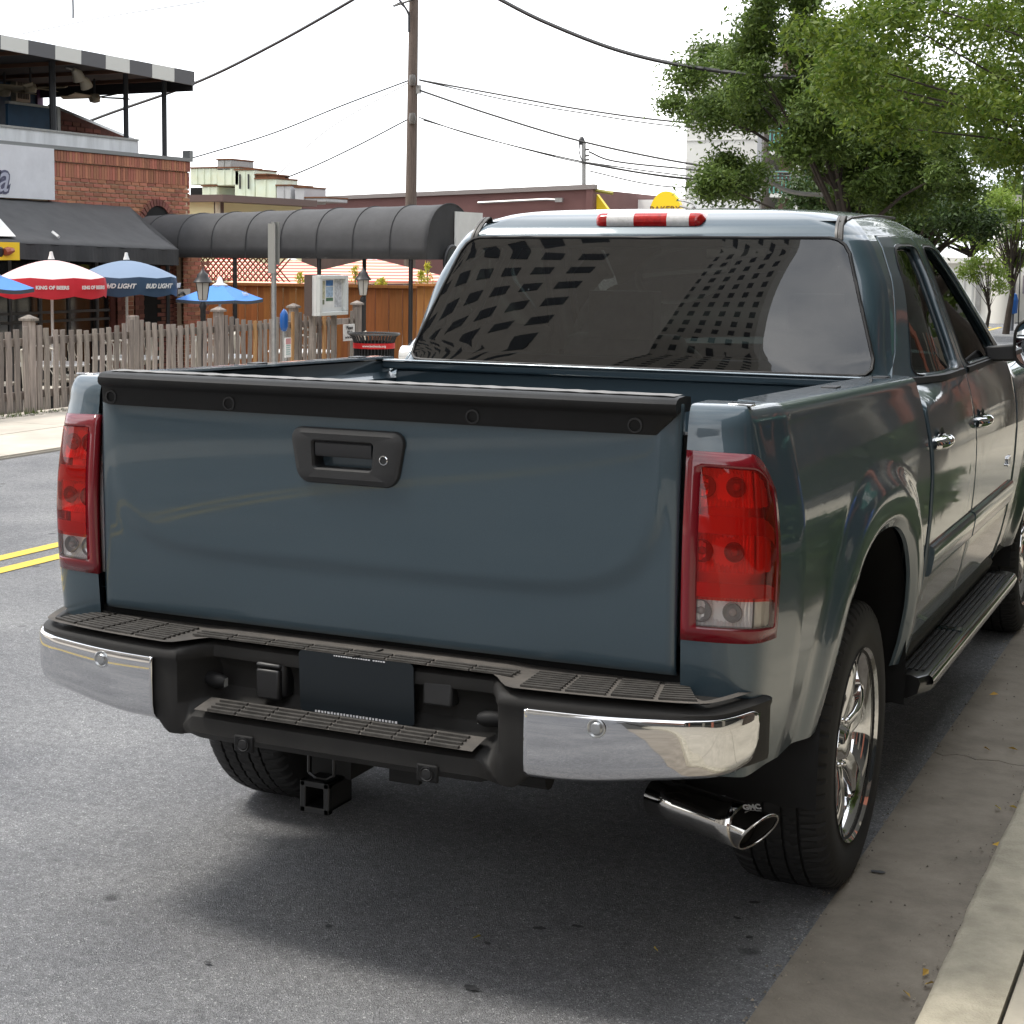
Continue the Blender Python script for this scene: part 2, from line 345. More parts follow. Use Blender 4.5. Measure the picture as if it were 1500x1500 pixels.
# ---- body side profile
PX, PY = smooth_tab([.42, .50, .58, .70, .80, .93, 1.055, 1.12, 1.179, 1.262, 1.31, 1.35, 1.40],
                    [.915, .940, .962, .985, .997, 1.006, 1.008, 1.003, .994, .976, .962, .948, .930], 300, 8)
def prof(z): return itp(z, PX, PY)
AY, AZ, AA, AB, AN = 1.087, .395, .545, .600, 2.35        # wheel arch opening (superellipse)
def flare(y, z, ay=AY, zl=None):
    if z < AZ: q = abs(y-ay)/AA
    else: q = ((abs(y-ay)/AA)**AN+((z-AZ)/AB)**AN)**(1/AN)
    h = .026*(1-sm(1.15, 1.31, q))
    h -= .018*(1-min(1, max(0, (q-1.0)/.05)))
    return h
def side_pt(y, z, s=1, off=0, extra=0):
    base = prof(z)-.014*(1-sm(0, 1.7, y))+extra+off
    return (s*base, y, z)
# ---- corner in plan
CP = catmull([(.785, 0), (.83, .004), (.88, .013), (.918, .025), (.943, .044), (.957, .075), (.966, .115), (.974, .16), (.983, .21), (.991, .26)], 6)
cl = np.cumsum([0]+[np.linalg.norm(CP[i+1]-CP[i]) for i in range(len(CP)-1)]); CLEN = cl[-1]
def cplan(s):
    return np.array([itp(s, cl, [p[0] for p in CP]), itp(s, cl, [p[1] for p in CP])])
def corner_pt(s, z, sg=1, off=0.0):
    p = cplan(s); a = cplan(max(0, s-.004)); b = cplan(min(CLEN, s+.004)); t = (b-a)/np.linalg.norm(b-a); n = np.array([t[1], -t[0]])   # outward
    ins = 1.008-prof(z); k = min(1, s/CLEN*1.2)
    ins = ins*(.35+.65*k)
    lean = .09*(z-1.15)**2*(1-k) if z > 1.15 else .09*(z-1.15)**2*(1-k)
    q = p-n*(ins-off)
    q[0] -= .0*(1-k)
    return (sg*q[0], q[1]+lean, z)
S0, S1 = .0, None
def zrail(y): return 1.398-.036*min(1, max(0, y/1.78))
LB, LT = .885, 1.302
def lamp_top(s, s1): return LT-.010*(s/s1)-.080*max(0, (s/s1-.60)/.40)**2.3
SL = float(np.interp(.128, [p[1] for p in CP], cl))        # plan length at the lamp's outer edge
SC = [SL*k/14 for k in range(15)]+[SL+(CLEN-SL)*k/4 for k in range(1, 5)]
ZA = [.575, .62, .66, .70, .74, .78, .82, .85, .872, LB]; ZL = [LB+(LT-LB)*k/14 for k in range(1, 15)]; ZR = [1.318, 1.335]
ZALL = ZA+ZL+ZR
def zwarp(z, s):
    if s > SL: k = 1-sm(0, 1, (s-SL)/(CLEN-SL))
    else: k = 1
    ss = min(s, SL); zt = LT+(lamp_top(ss, SL)-LT)*k
    if z <= LB: return z
    if z <= LT: return LB+(z-LB)*(zt-LB)/(LT-LB)
    return zt+(z-LT)*(1.335-zt)/(1.335-LT)
def box_side(sg):
    m = MB()
    P = [[corner_pt(s, zwarp(z, s), sg) for z in ZALL] for s in SC]
    nz_ = len(ZALL); il = ZALL.index(LB); it = il+14
    b = len(m.v); vs_ = [p for r in P for p in r]; fs = []
    for i in range(len(SC)-1):
        for j in range(nz_-1):
            if il <= j < it and SC[i+1] <= SL+1e-6: continue
            fs.append((i*nz_+j, i*nz_+j+1, (i+1)*nz_+j+1, (i+1)*nz_+j))
    m.add(vs_, fs)
    # arch patch
    y0 = cplan(CLEN)[1]; y1 = 1.778
    Yt = [y0+(y1-y0)*k/46 for k in range(47)]
    Bd = [('L', y0, z) for z in ZALL]+[('T', y, 1.335) for y in Yt[1:]]+[('R', y1, z) for z in [1.335-(1.335-.50)*k/26 for k in range(1, 27)]]
    K = len(Bd)
    # arch curve
    Ac = []; nleg = 8
    for k in range(nleg): Ac.append((AY-AA, .575+(AZ+.0-.575)*k/nleg if False else .575))
    th = np.linspace(math.pi, 0, 121); ell = []
    for a in th:
        c_, s_ = math.cos(a), math.sin(a)
        yy = AY+AA*math.copysign(abs(c_)**(2/AN), c_); zz = AZ+AB*abs(s_)**(2/AN)
        ell.append((yy, zz))
    ell = [p for p in ell if not (p[1] < .575 and p[0] < AY)]; ell = [(AY-AA*(1-((.575-AZ)/AB)**AN)**(1/AN), .575)]+ell
    ell = [p for p in ell if not (p[1] < .50 and p[0] > AY)]+[(AY+AA*(1-((.50-AZ)/AB)**AN)**(1/AN), .50)]
    ea = np.array(ell); d = np.concatenate([[0], np.cumsum(np.linalg.norm(np.diff(ea, axis=0), axis=1))]); d /= d[-1]
    # outer fractions
    bo = np.array([(q[1], q[2]) for q in Bd]); ang = []
    # choose matching fraction by blending arclength and angle
    do = np.concatenate([[0], np.cumsum(np.linalg.norm(np.diff(bo, axis=0), axis=1))]); do /= do[-1]
    fr = np.zeros(K)
    ao = np.unwrap(np.arctan2(bo[:, 1]-.55, -(bo[:, 0]-AY))); aa_ = np.unwrap(np.arctan2(ea[:, 1]-.55, -(ea[:, 0]-AY)))
    ao = (ao-ao[0])/(ao[-1]-ao[0]); aa_ = (aa_-aa_[0])/(aa_[-1]-aa_[0])
    aa_ = np.maximum.accumulate(aa_+np.arange(len(aa_))*1e-9); ao = np.maximum.accumulate(ao)
    rows = []; NR = 26; tt = [0, .012, .03, .05]+[.05+.95*((k/(NR-4))**1.15) for k in range(1, NR-3)]
    for k in range(K):
        f = float(np.interp(ao[k], aa_, d)); ay_ = float(np.interp(f, d, ea[:, 0])); az_ = float(np.interp(f, d, ea[:, 1])); row = []
        for t in tt:
            y = ay_+(bo[k, 0]-ay_)*t; z = az_+(bo[k, 1]-az_)*t
            h = flare(y, z)
            if t == 1 and Bd[k][0] != 'R':
                h = flare(y, z)
            fade = sm(0, .12, y-y0)
            if Bd[k][0] == 'L' and t == 1: p = corner_pt(CLEN, z, sg); row.append(p); continue
            base = prof(z)
            x_ = cplan(CLEN)[0]-(1.008-prof(z))          # matches the corner edge
            x_ = x_+(1.008-cplan(CLEN)[0]-.004)*sm(y0, 1.7, y)
            row.append((sg*(x_+h*fade), y, z))
        # turned-in lip
        p = row[0]; row = [(p[0]-sg*.010, p[1]+(AY-p[1])*.006, p[2]-.003), (p[0]-sg*.004, p[1]+(AY-p[1])*.002, p[2]-.001)]+row
        rows.append(row)
    m.grid(rows)
    # rail: goes over the top and down inside
    cols = [('c', s) for s in SC]+[('y', y) for y in Yt[1:]]
    rail = []
    for k, v in cols:
        if k == 'c':
            y = cplan(v)[1]; a = cplan(max(0, v-.004)); b = cplan(min(CLEN, v+.004)); t = (b-a)/np.linalg.norm(b-a); n = np.array([t[1], -t[0]]); p0 = np.array(corner_pt(v, 1.335, sg))
        else:
            y = v; n = np.array([1., 0]); x_ = cplan(CLEN)[0]-(1.008-prof(1.335))+(1.008-cplan(CLEN)[0]-.004)*sm(y0, 1.7, v)
            p0 = np.array((sg*(x_+flare(v, 1.335)*sm(0, .12, v-y0)), v, 1.335))
        zt = zrail(y); r = zt-1.335; row = []; nn = np.array([sg*n[0], n[1], 0])
        lim = .0+.05*(1 if k == 'c' else 0)*(1-min(1, v/CLEN if k == 'c' else 1))
        for q in range(8):
            a = math.pi/2*q/7; row.append(p0-nn*(.034*(1-math.cos(a)))+np.array([0, 0, r*math.sin(a)]))
        w_ = [.05, .09, .12]
        for q in w_: row.append(p0-nn*q+np.array([0, 0, r+.001]))
        if k == 'c':
            c0_ = np.array([sg*.80, .30]); f_ = [0]*len(row)
            row = row[:8]
            for q in w_: f = q/.12*.62; row.append(np.array([row[7][0]+(sg*.875-row[7][0])*f*(v/CLEN)**.5, row[7][1]+(.24-row[7][1])*f, p0[2]+r+.001]))
        row.append(row[-1]+np.array([0, 0, -.006])-nn*.003)
        rail.append(row)
    m.grid(rail)
    o = m.build('box_side', paint, T, smooth=38, hint=(sg, 0, .1), merge=.0006)
    return o
def orient_outward(o, c):
    me = o.data; s_ = 0
    for p in me.polygons: s_ += (p.center-Vector(c)).dot(p.normal)*p.area
    if s_ < 0: me.flip_normals()
for sg in (1, -1):
    o = box_side(sg)
    # inner wall, wheel housing
    m = MB(); ys_ = np.linspace(.16, 1.75, 20)
    m.grid([[(sg*.872, y, zrail(y)-.004), (sg*.835, y, zrail(y)-.012), (sg*.828, y, zrail(y)-.05), (sg*.80, y, zrail(y)-.07), (sg*.80, y, .84)] for y in ys_])
    m.build('box_inner_wall', paint, T, smooth=30, hint=(-sg, 0, 0))
    m = MB(); m.box((sg*.60 if sg > 0 else -.81, .62, .83), (.81 if sg > 0 else -.60, 1.55, 1.06)); m.build('wheel_housing', paint, T, bevel=.05)
    # wheel well liner
    m = MB(); rows = []
    for a in np.linspace(math.pi*1.02, -.05, 30):
        c_, s_ = math.cos(a), math.sin(a); yy = AY+(AA+.02)*math.copysign(abs(c_)**(2/AN), c_); zz = AZ+(AB+.01)*abs(s_)**(2/AN)*(1 if s_ > 0 else 0)+(-.02 if s_ <= 0 else 0)
        rows.append([(sg*x, yy, zz+.006*math.sin(i*2.4)) for i, x in enumerate(np.linspace(.978, .56, 12))])
    m.grid(rows); m.build('wheel_well_liner', blk, T, smooth=60)
    m = MB(); m.cbox((sg*.52, 1.087, .72), (.03, 1.3, .55)); m.build('wheel_well_back', dark, T)
    # stake pocket caps and rail pads
    m = MB(); m.cbox((sg*.878, .10, zrail(.1)+.002), (.055, .03, .006)); m.build('stake_pocket_cap', chrome_d, T, bevel=.002)
    for yy in (.95, 1.6):
        m = MB(); m.cbox((sg*.878, yy, zrail(yy)+.002), (.04, .06, .005)); m.build('stake_pocket_cap', seal, T, bevel=.002)
# bed floor, front wall
m = MB(); x_ = -.80; P = []
while x_ < .80:
    P += [(x_, 0, .845), (x_+.05, 0, .845), (x_+.06, 0, .857), (x_+.10, 0, .857)]; x_ += .11
m.grid([[(p[0], y, p[2]) for p in P] for y in (.04, 1.76)]); m.build('bed_floor', paint, T, hint=(0, 0, 1))
m = MB(); m.box((-.80, 1.735, .83), (.80, 1.765, 1.325)); m.box((-.86, 1.70, 1.325), (.86, 1.775, 1.352)); m.build('bed_front_wall', paint, T, bevel=.008)
m = MB(); m.box((-.855, 1.69, 1.3535), (.855, 1.725, 1.3585)); m.build('bed_wall_trim', mat('light_rail_strip', (.35, .40, .44), .25, .6, .5), T, bevel=.003)
# dark boxes that make the shut lines read black
m = MB()
for sg in (1, -1):
    m.box((sg*.74 if sg > 0 else -.80, .05, .80), (.80 if sg > 0 else -.74, .12, 1.33))
m.box((-.80, .05, .60), (.80, .07, .86))
m.build('shut_line_filler', dark, T)

# ---- tailgate
def tg_y(x, z):
    y = .10*(z-1.15)**2 if z > 1.15 else .06*(z-1.15)**2
    q = ((abs(x)/.745)**7+(max(0, 1.47-z)/.505)**5)**(1/6)
    y += .007*sm(.965, 1.025, q)
    y += .010*(abs(x)/.77)**4
    return y-.006
tz = [.797, .80]+list(np.linspace(.81, 1.40, 48)); tx = [-.7725, -.770]+list(np.linspace(-.762, .762, 90))+[.770, .7725]
def edge_y(x, z):
    e_ = 0
    dx = .7725-abs(x); dz = z-.797
    for d_ in (dx, dz):
        if d_ < .010: e_ += .010*(1-math.sqrt(max(0, 1-((.010-d_)/.010)**2)))
    return e_
def notched(x, z): return -.145 < x < .060 and 1.195 < z < 1.288
m = MB(); P = [[(x, tg_y(x, z)+edge_y(x, z), z) for z in tz] for x in tx]
n = len(tz); fs = []
for i in range(len(tx)-1):
    for j in range(n-1):
        cxm, czm = (tx[i]+tx[i+1])/2, (tz[j]+tz[j+1])/2
        if -.125 < cxm < .030 and 1.205 < czm < 1.275: continue
        fs.append((i*n+j, (i+1)*n+j, (i+1)*n+j+1, i*n+j+1))
m.add([p for r in P for p in r], fs)
TG = m.build('tailgate', paint, T, smooth=50, hint=(0, -1, 0)); k = TG.modifiers.new('solid', 'SOLIDIFY'); k.thickness = .025; k.offset = -1
m = MB(); m.box((-.765, .030, .82), (.765, .062, 1.385)); m.build('tailgate_inner_skin', paint, TG)
# cap (spoiler)
def cap():
    m = MB(); rows = []
    for x in np.linspace(-.757, .768, 60):
        t = (x+.757)/1.525; zb = 1.331+.0*t
        if t > .985: zb += .05*((t-.985)/.015)
        if t < .006: zb += .004
        yb = tg_y(x, 1.335)
        xs_ = x; x = x-max(0, (x-.70)/.068)*.0
        def X_(z): return x-max(0, min(1, (x-.69)/.07))*max(0, (1.382-z))*.62
        rows.append([(X_(zb), yb+.0, zb), (X_(zb), yb-.011, zb+.001), (X_(zb+.01), yb-.014, zb+.010), (X_(1.372), yb-.015, 1.372), (x, yb-.020, 1.379), (x, yb-.030, 1.384), (x, yb-.034, 1.391), (x, yb-.033, 1.402), (x, yb-.024, 1.410), (x, yb-.010, 1.414), (x, yb+.03, 1.416), (x, yb+.072, 1.412), (x, yb+.076, 1.38)])
    m.grid(rows); b = len(m.v)
    m.add(rows[0], [tuple(range(13))]); m.add(rows[-1], [tuple(range(13))[::-1]])
    return m.build('tailgate_cap', blk, TG, smooth=40, recalc=True)
CAPO = cap()
m = MB(); m.grid([[(x, .020+yy, 1.4175+.0008*math.sin(x*90)) for yy in (-.012, .01, .03, .05)] for x in np.linspace(-.74, .755, 50)]); m.build('cap_top_pad', mat('dusty_sky_sheen_plastic', (.22, .21, .20), .6, noise=(12, .35), bump=(200, .4, .001)), CAPO, hint=(0, 0, 1))  # pale tone puts dust and the sky's sheen on the cap top
for x in (-.723, -.364, .29, .675):
    y_ = tg_y(x, 1.352)-.016
    m = MB(); m.lathe([(.017, 0), (.017, -.0015), (.013, -.002), (.011, .006), (0, .007)], (x, y_, 1.352), 'y', 16); m.build('cap_screw', seal, CAPO, smooth=40)
# handle bezel
def rrect(cx, cz, w_, h_, r, n=6, taper=0):
    pts = []
    for q, (sx, sz) in enumerate(((1, 1), (-1, 1), (-1, -1), (1, -1))):
        for k in range(n+1):
            a = math.pi/2*(q+k/n); x = cx+sx*(w_/2-r)+r*math.cos(a); z = cz+sz*(h_/2-r)+r*math.sin(a)
            x = cx+(x-cx)*(1-taper*(cz-z)/h_); pts.append((x, z))
    return pts
hx, hz = -.037, 1.239
o_ = rrect(hx, hz, .286, .128, .030, 7, .16); s_ = rrect(hx, hz, .292, .134, .033, 7, .16); f_ = rrect(hx, hz+.001, .262, .106, .022, 7, .14); i_ = rrect(hx-.010, hz+.003, .166, .072, .010, 7, .06); i2 = rrect(hx-.010, hz+.003, .158, .064, .008, 7, .06)
y0_ = tg_y(hx, hz)
m = MB(); m.grid([[(x, y0_-.0005, z) for x, z in s_], [(x, y0_-.004, z) for x, z in s_]]+[[(x, y0_-.010, z) for x, z in o_], [(x, y0_-.016, z) for x, z in f_], [(x, y0_-.015, z) for x, z in i_], [(x, y0_-.009, z) for x, z in i2], [(x, y0_+.045, z) for x, z in i2]], cv=True)
BEZ = m.build('handle_bezel', grey_pl, TG, smooth=28, hint=(0, -1, 0))
m = MB(); m.box((hx-.10, y0_+.044, 1.20), (hx+.09, y0_+.05, 1.28)); m.build('handle_recess', dark, BEZ)
m = MB(); rows = []
for x in np.linspace(hx-.086, hx+.066, 12): rows.append([(x, y0_+.03, 1.273), (x, y0_-.006, 1.273), (x, y0_-.010, 1.269), (x, y0_-.009, 1.243), (x, y0_-.004, 1.237), (x, y0_+.03, 1.236)])
m.grid(rows); m.build('tailgate_handle', mat('handle_black', (.03, .03, .032), .42), BEZ, smooth=40, hint=(0, -1, 0))
m = MB(); m.lathe([(.0115, 0), (.0115, -.003), (.009, -.004), (.008, -.001), (0, -.001)], (.065, y0_-.014, 1.238), 'y', 20); m.build('key_lock', chrome_d, BEZ, smooth=40)

# ---- tail lamps
redlens = fluted('red_lens', (.99, .085, .06), .10); clearlens = fluted('clear_lens', (.98, .97, .96), .04)
redborder = mat('dark_red_border', (.17, .005, .012), .15, 0, .5); redband = mat('red_reflex_band', (.62, .05, .04), .4, 0, 0, bump=(700, .3, .0006))
refl = mat('lamp_reflector', (.95, .94, .94), .22, .2); refl_w = mat('lamp_side_reflector', (.95, .92, .85), .35, .1); bulb = mat('bulb_grey', (.50, .48, .48), .25, .5)
ribrefl = mat('fluted_reflector', (.85, .82, .82), .2, 1.0, bump=(1, .0))
def tail_lamp(sg):
    lz = [LB, .912, .918]+[.918+(.980-.918)*k/5 for k in range(1, 6)]+[.986, 1.0, 1.018, 1.024, 1.04, 1.06, 1.08, 1.10, 1.119, 1.126, 1.14, 1.160, 1.166, 1.19, 1.21, 1.23, 1.25, 1.268, 1.276, LT]
    ls = [0, SL*.06, SL*.13]+[SL*(.13+.78*k/16) for k in range(1, 17)]+[SL*.955, SL]
    def pt(s, z, off): return corner_pt(s, zwarp(z, s), sg, off)
    def region(cond, name, m_, off, par, sol=None):
        m = MB(); n = len(lz); fs = []; P = [[pt(s, z, off-.006*(max(0, 1-min(s, SL-s)/.012) if False else 0)) for z in lz] for s in ls]
        for i in range(len(ls)-1):
            for j in range(n-1):
                if cond((ls[i]+ls[i+1])/2/SL, (lz[j]+lz[j+1])/2): fs.append((i*n+j, i*n+j+1, (i+1)*n+j+1, (i+1)*n+j))
        m.add([p for r in P for p in r], fs)
        o = m.build(name, m_, par, smooth=40, hint=(sg*.3, -1, 0), merge=.00001)
        import bmesh
        bm = bmesh.new(); bm.from_mesh(o.data); bmesh.ops.delete(bm, geom=[v for v in bm.verts if not v.link_faces], context='VERTS'); bm.to_mesh(o.data); bm.free()
        if sol: k_ = o.modifiers.new('solid', 'SOLIDIFY'); k_.thickness = sol; k_.offset = -1
        return o
    inb = lambda s, z: .13 < s < .91 and .915 < z < 1.272
    body = region(lambda s, z: not inb(s, z), 'tail_light', redborder, .0015, T, .02)
    if sg == 1: pass
    clr = lambda s, z: inb(s, z) and .915 < z < .983
    band1 = lambda s, z: inb(s, z) and .983 < z < 1.021
    band2 = lambda s, z: inb(s, z) and 1.13 < z < 1.163
    band = lambda s, z: band1(s, z) or band2(s, z)
    region(clr, 'clear_lens', clearlens, .002, body); region(band1, 'reflex_band', redband, -.002, body); region(band2, 'reflex_band', redband, -.002, body)
    region(lambda s, z: inb(s, z) and not clr(s, z), 'red_lens', redlens, .0025, body)
    # pocket
    rows = [[corner_pt(s, zwarp(z, s), sg, -.034) for z in np.linspace(LB, LT, 12)] for s in np.linspace(.002, SL, 16)]
    m = MB(); m.grid(rows); m.build('lamp_housing', mat('lamp_pocket', (.9, .88, .88), .4, .05), body, smooth=40, hint=(0, -1, 0))
    for zc, hh, mm in ((1.222, .043, refl), (1.082, .045, refl), (.949, .032, refl)):
        # bowl with vertical flutes left of the bulb and a side reflector panel to its right
        rows = []
        for k in range(29):
            s = SL*(.105+.535*k/28); row = []
            for j in range(9):
                v = -1+2*j/8; dep = .030*(1-((k-14)/14)**2)*(1-v*v*.6)+.003*(k % 2); row.append(corner_pt(s, zc+hh*v, sg, -.012-dep))
            rows.append(row)
        m = MB(); m.grid(rows); m.build('reflector_bowl', mm, body, hint=(0, -1, 0))
        for f, r in ((.44, .021), (.16, .024)):
            c = np.array(corner_pt(SL*f, zc+.002, sg, -.018))
            m = MB(); m.lathe([(r, .0), (r+.0015, -.003), (r, -.005), (r-.0015, -.003), (r-.002, .004), (r*.55, .010), (0, .011)], tuple(c), 'y', 24); m.build('bulb_socket', bulb if zc < 1 else mat('bulb_dark', (.30, .16, .16), .3), body, smooth=50)
            m = MB(); m.lathe([(.0, -.010), (.007, -.007), (.009, 0), (.006, .01)], tuple(c), 'y', 16); m.build('bulb', mat('bulb_glass', (.45, .4, .38), .1), body, smooth=60)
        rows = [[corner_pt(SL*f, zc+hh*v, sg, -.008-.004*(k_ % 2)) for v in (-1, -.3, .3, 1)] for k_, f in enumerate(np.linspace(.650, .945, 7))]
        m = MB(); m.grid(rows); m.build('side_reflector', refl_w, body, hint=(0, -1, 0), smooth=40)
    return body
tail_lamp(1); tail_lamp(-1)

# ---- rear bumper
def bump_y(x):                     # front face of the bumper in plan
    return -.205+.045*(abs(x)/.86)**2.2
BC = catmull([(.0, -.205), (.30, -.202), (.60, -.182), (.80, -.148), (.860, -.130), (.896, -.110), (.918, -.080), (.937, -.036), (.953, .008), (.964, .045), (.968, .07), (.958, .092), (.93, .105)], 8)
bl = np.cumsum([0]+[np.linalg.norm(BC[i+1]-BC[i]) for i in range(len(BC)-1)]); BL = bl[-1]
def bpl(s):
    a = abs(s); p = np.array([itp(a, bl, [q[0] for q in BC]), itp(a, bl, [q[1] for q in BC])])
    p2 = np.array([itp(min(BL, a+.006), bl, [q[0] for q in BC]), itp(min(BL, a+.006), bl, [q[1] for q in BC])]); p1 = np.array([itp(max(0, a-.006), bl, [q[0] for q in BC]), itp(max(0, a-.006), bl, [q[1] for q in BC])])
    t = p2-p1; t /= np.linalg.norm(t); n = np.array([t[1], -t[0]])
    if s < 0: p = p*np.array([-1, 1]); n = n*np.array([-1, 1])
    return p, n
def zface(s):                      # top and bottom of the face
    a = abs(s); return .748+.012*sm(.6, 1.1, a), .583+.035*sm(.55, .95, a)+.055*sm(.95, 1.2, a)
def bprof(s):
    p, n = bpl(s); zt, zb = zface(s)
    a = abs(s); cx0 = .405; k = 1-sm(cx0-.03, cx0+.030, a)       # 1 inside the recess
    kb = 1-sm(.46, .50, a)                                         # lower black centre
    zb2 = zb-.032*kb
    inner = .36 if a > .5 else .42
    def P(off, z): return np.array([p[0]-n[0]*off, p[1]-n[1]*off, z])
    back = .30*(1-sm(.85, 1.1, a))+.05*sm(.85, 1.1, a)
    zp = .772+.004*k
    std = [P(back, zp-.002), P(.045, zp), P(.018, zp-.002), P(.006, zp-.008), P(.0, zt+.004), P(.0, zt-.006), P(.003, zt-.012), P(.003, .70), P(.003, .67), P(.003, .655), P(.003, .64), P(.004, .63), P(.006, zb2+.018), P(.014, zb2+.004), P(.03, zb2), P(.10, zb2+.01)]
    rec = [P(back, zp-.002), P(.135, zp), P(.112, zp-.002), P(.102, zp-.008), P(.098, zp-.022), P(.100, zp-.036), P(.125, zp-.046), P(.140, .70), P(.143, .66), P(.138, .655), P(.128, .641), P(.105, .633), P(.020, .620), P(.004, .611), P(.001, zb2+.022), P(.03, zb2+.0)]
    return [std[i]*(1-k)+rec[i]*k for i in range(16)]
SS = sorted(set([round(float(q), 4) for q in np.linspace(-BL, BL, 150)]))
m = MB(); m.grid([bprof(s) for s in SS]); BUMP = m.build('rear_bumper', bumpm, T, smooth=42, hint=(0, -1, .2))
sfind = lambda x: float(np.interp(x, [q[0] for q in BC], bl))
# chrome corners
for sg in (1, -1):
    s0_, s1_ = sfind(.492), BL-.125; rows = []
    for s in list(np.linspace(s0_, s1_-.012, 60))+[s1_-.006, s1_]:
        p, n = bpl(sg*s); zt, zb = zface(s); r = []
        rz = .0
        if s > s1_-.03: rz = .008*((s-s1_+.03)/.03)**3
        zt2, zb2 = zt-.004-rz, zb+rz*2.2
        for z, off in ((zt2+.0005, .006), (zt2, -.006), (zt2-.002, -.0085), (zt2-.006, -.0095), (zb2+.10, -.0105), (zb2+.04, -.0085), (zb2+.018, -.004), (zb2+.008, .004), (zb2+.003, .014), (zb2-.001, .026)):
            r.append((p[0]-n[0]*off, p[1]-n[1]*off, z))
        rows.append(r)
    m = MB(); m.grid(rows); CH = m.build('chrome_corner', chrome_d if False else chrome, BUMP, smooth=45, hint=(sg*.3, -1, 0))
    CH.modifiers.new('solid', 'SOLIDIFY').thickness = .004
    x_ = sg*.655; y_ = bump_y(abs(x_))-.005
    p, n = bpl(sg*sfind(.655)); y_ = p[1]-.0105
    m = MB(); m.lathe([(.021, 0), (.021, -.003), (.019, -.004), (.017, -.003), (.015, -.0015), (.013, -.003), (.011, -.006), (0, -.007)], (x_, y_, .718), 'y', 28); m.build('parking_sensor', mat('sensor_silver', (.45, .46, .47), .3, .8), BUMP, smooth=50)
# centre sensors in the lower face, recess lamps and caps
for x_ in (-.225, .262):
    m = MB(); m.cbox((x_, -.204, .565), (.055, .010, .042)); b_ = m.build('sensor_housing', blk, BUMP, bevel=.006)
    m = MB(); m.lathe([(.017, 0), (.016, -.004), (.013, -.002), (.011, -.004), (0, -.005)], (x_, -.2095, .565), 'y', 24); m.build('sensor_face', seal, b_, smooth=40)
for x_, sx in ((-.37, 1), (.375, -1)):
    m = MB(); m.tube([(x_-sx*.03, -.095, .682), (x_, -.105, .682), (x_+sx*.018, -.106, .680), (x_+sx*.030, -.104, .679)], [.016, .019, .018, .014], 14); b_ = m.build('plate_lamp', blk, BUMP, smooth=50)
    m = MB(); m.cbox((x_+sx*.030, -.106, .679), (.004, .016, .020)); m.build('plate_lamp_lens', mat('lamp_lens_grey', (.45, .46, .45), .2), b_)
m = MB(); m.cbox((-.212, -.080, .705), (.085, .05, .095)); b_ = m.build('trailer_socket', seal, BUMP, bevel=.012)
m = MB(); m.cbox((-.212, -.110, .692), (.066, .02, .075)); m.cbox((-.212, -.112, .738), (.07, .012, .012)); m.build('socket_lid', mat('socket_black', (.014, .014, .015), .4), b_, bevel=.006)
m = MB(); m.cbox((.236, -.080, .722), (.075, .05, .058)); m.build('square_cover', grey_pl, BUMP, bevel=.006)
# plate
def plate():
    m = MB(); o1 = rrect(.027, 0, .306, .156, .012, 5)
    c = lambda x, z, d=0: (x, -.108-z*.06-d, .713+z*.97)
    m.add([c(x, z, .004) for x, z in o1]+[c(x, z, 0) for x, z in o1], [tuple(range(len(o1)))]+[(i, (i+1) % len(o1), len(o1)+(i+1) % len(o1), len(o1)+i) for i in range(len(o1))])
    P_ = m.build('licence_plate', mat('blank_plate_navy', (.0085, .0135, .018), .35), BUMP, hint=(0, -1, 0))
    wm = mat('plate_white_print', (.75, .75, .78), .4)
    m = MB(); x_ = -.03
    for k in range(21):
        wd = .004+.002*((k*7) % 3)/2
        if k != 15: m.add([c(x_, .0725, .005), c(x_+wd, .0725, .005), c(x_+wd, .0755, .005), c(x_, .0755, .005)], [(0, 1, 2, 3)])
        x_ += wd+.0016
    m.build('state_name_print', wm, P_, hint=(0, -1, 0), kind='stuff')
    m = MB(); x_ = -.085
    for k in range(26):
        wd = .0045+.0018*((k*5) % 3)/2; m.add([c(x_, -.0765, .005), c(x_+wd, -.0765, .005), c(x_+wd, -.071+.001*(k % 2), .005), c(x_, -.071, .005)], [(0, 1, 2, 3)]); x_ += wd+.0032
    m.build('motto_print', wm, P_, hint=(0, -1, 0), kind='stuff')
    return P_
plate()
BUMP.location = (0, .030, -.010)
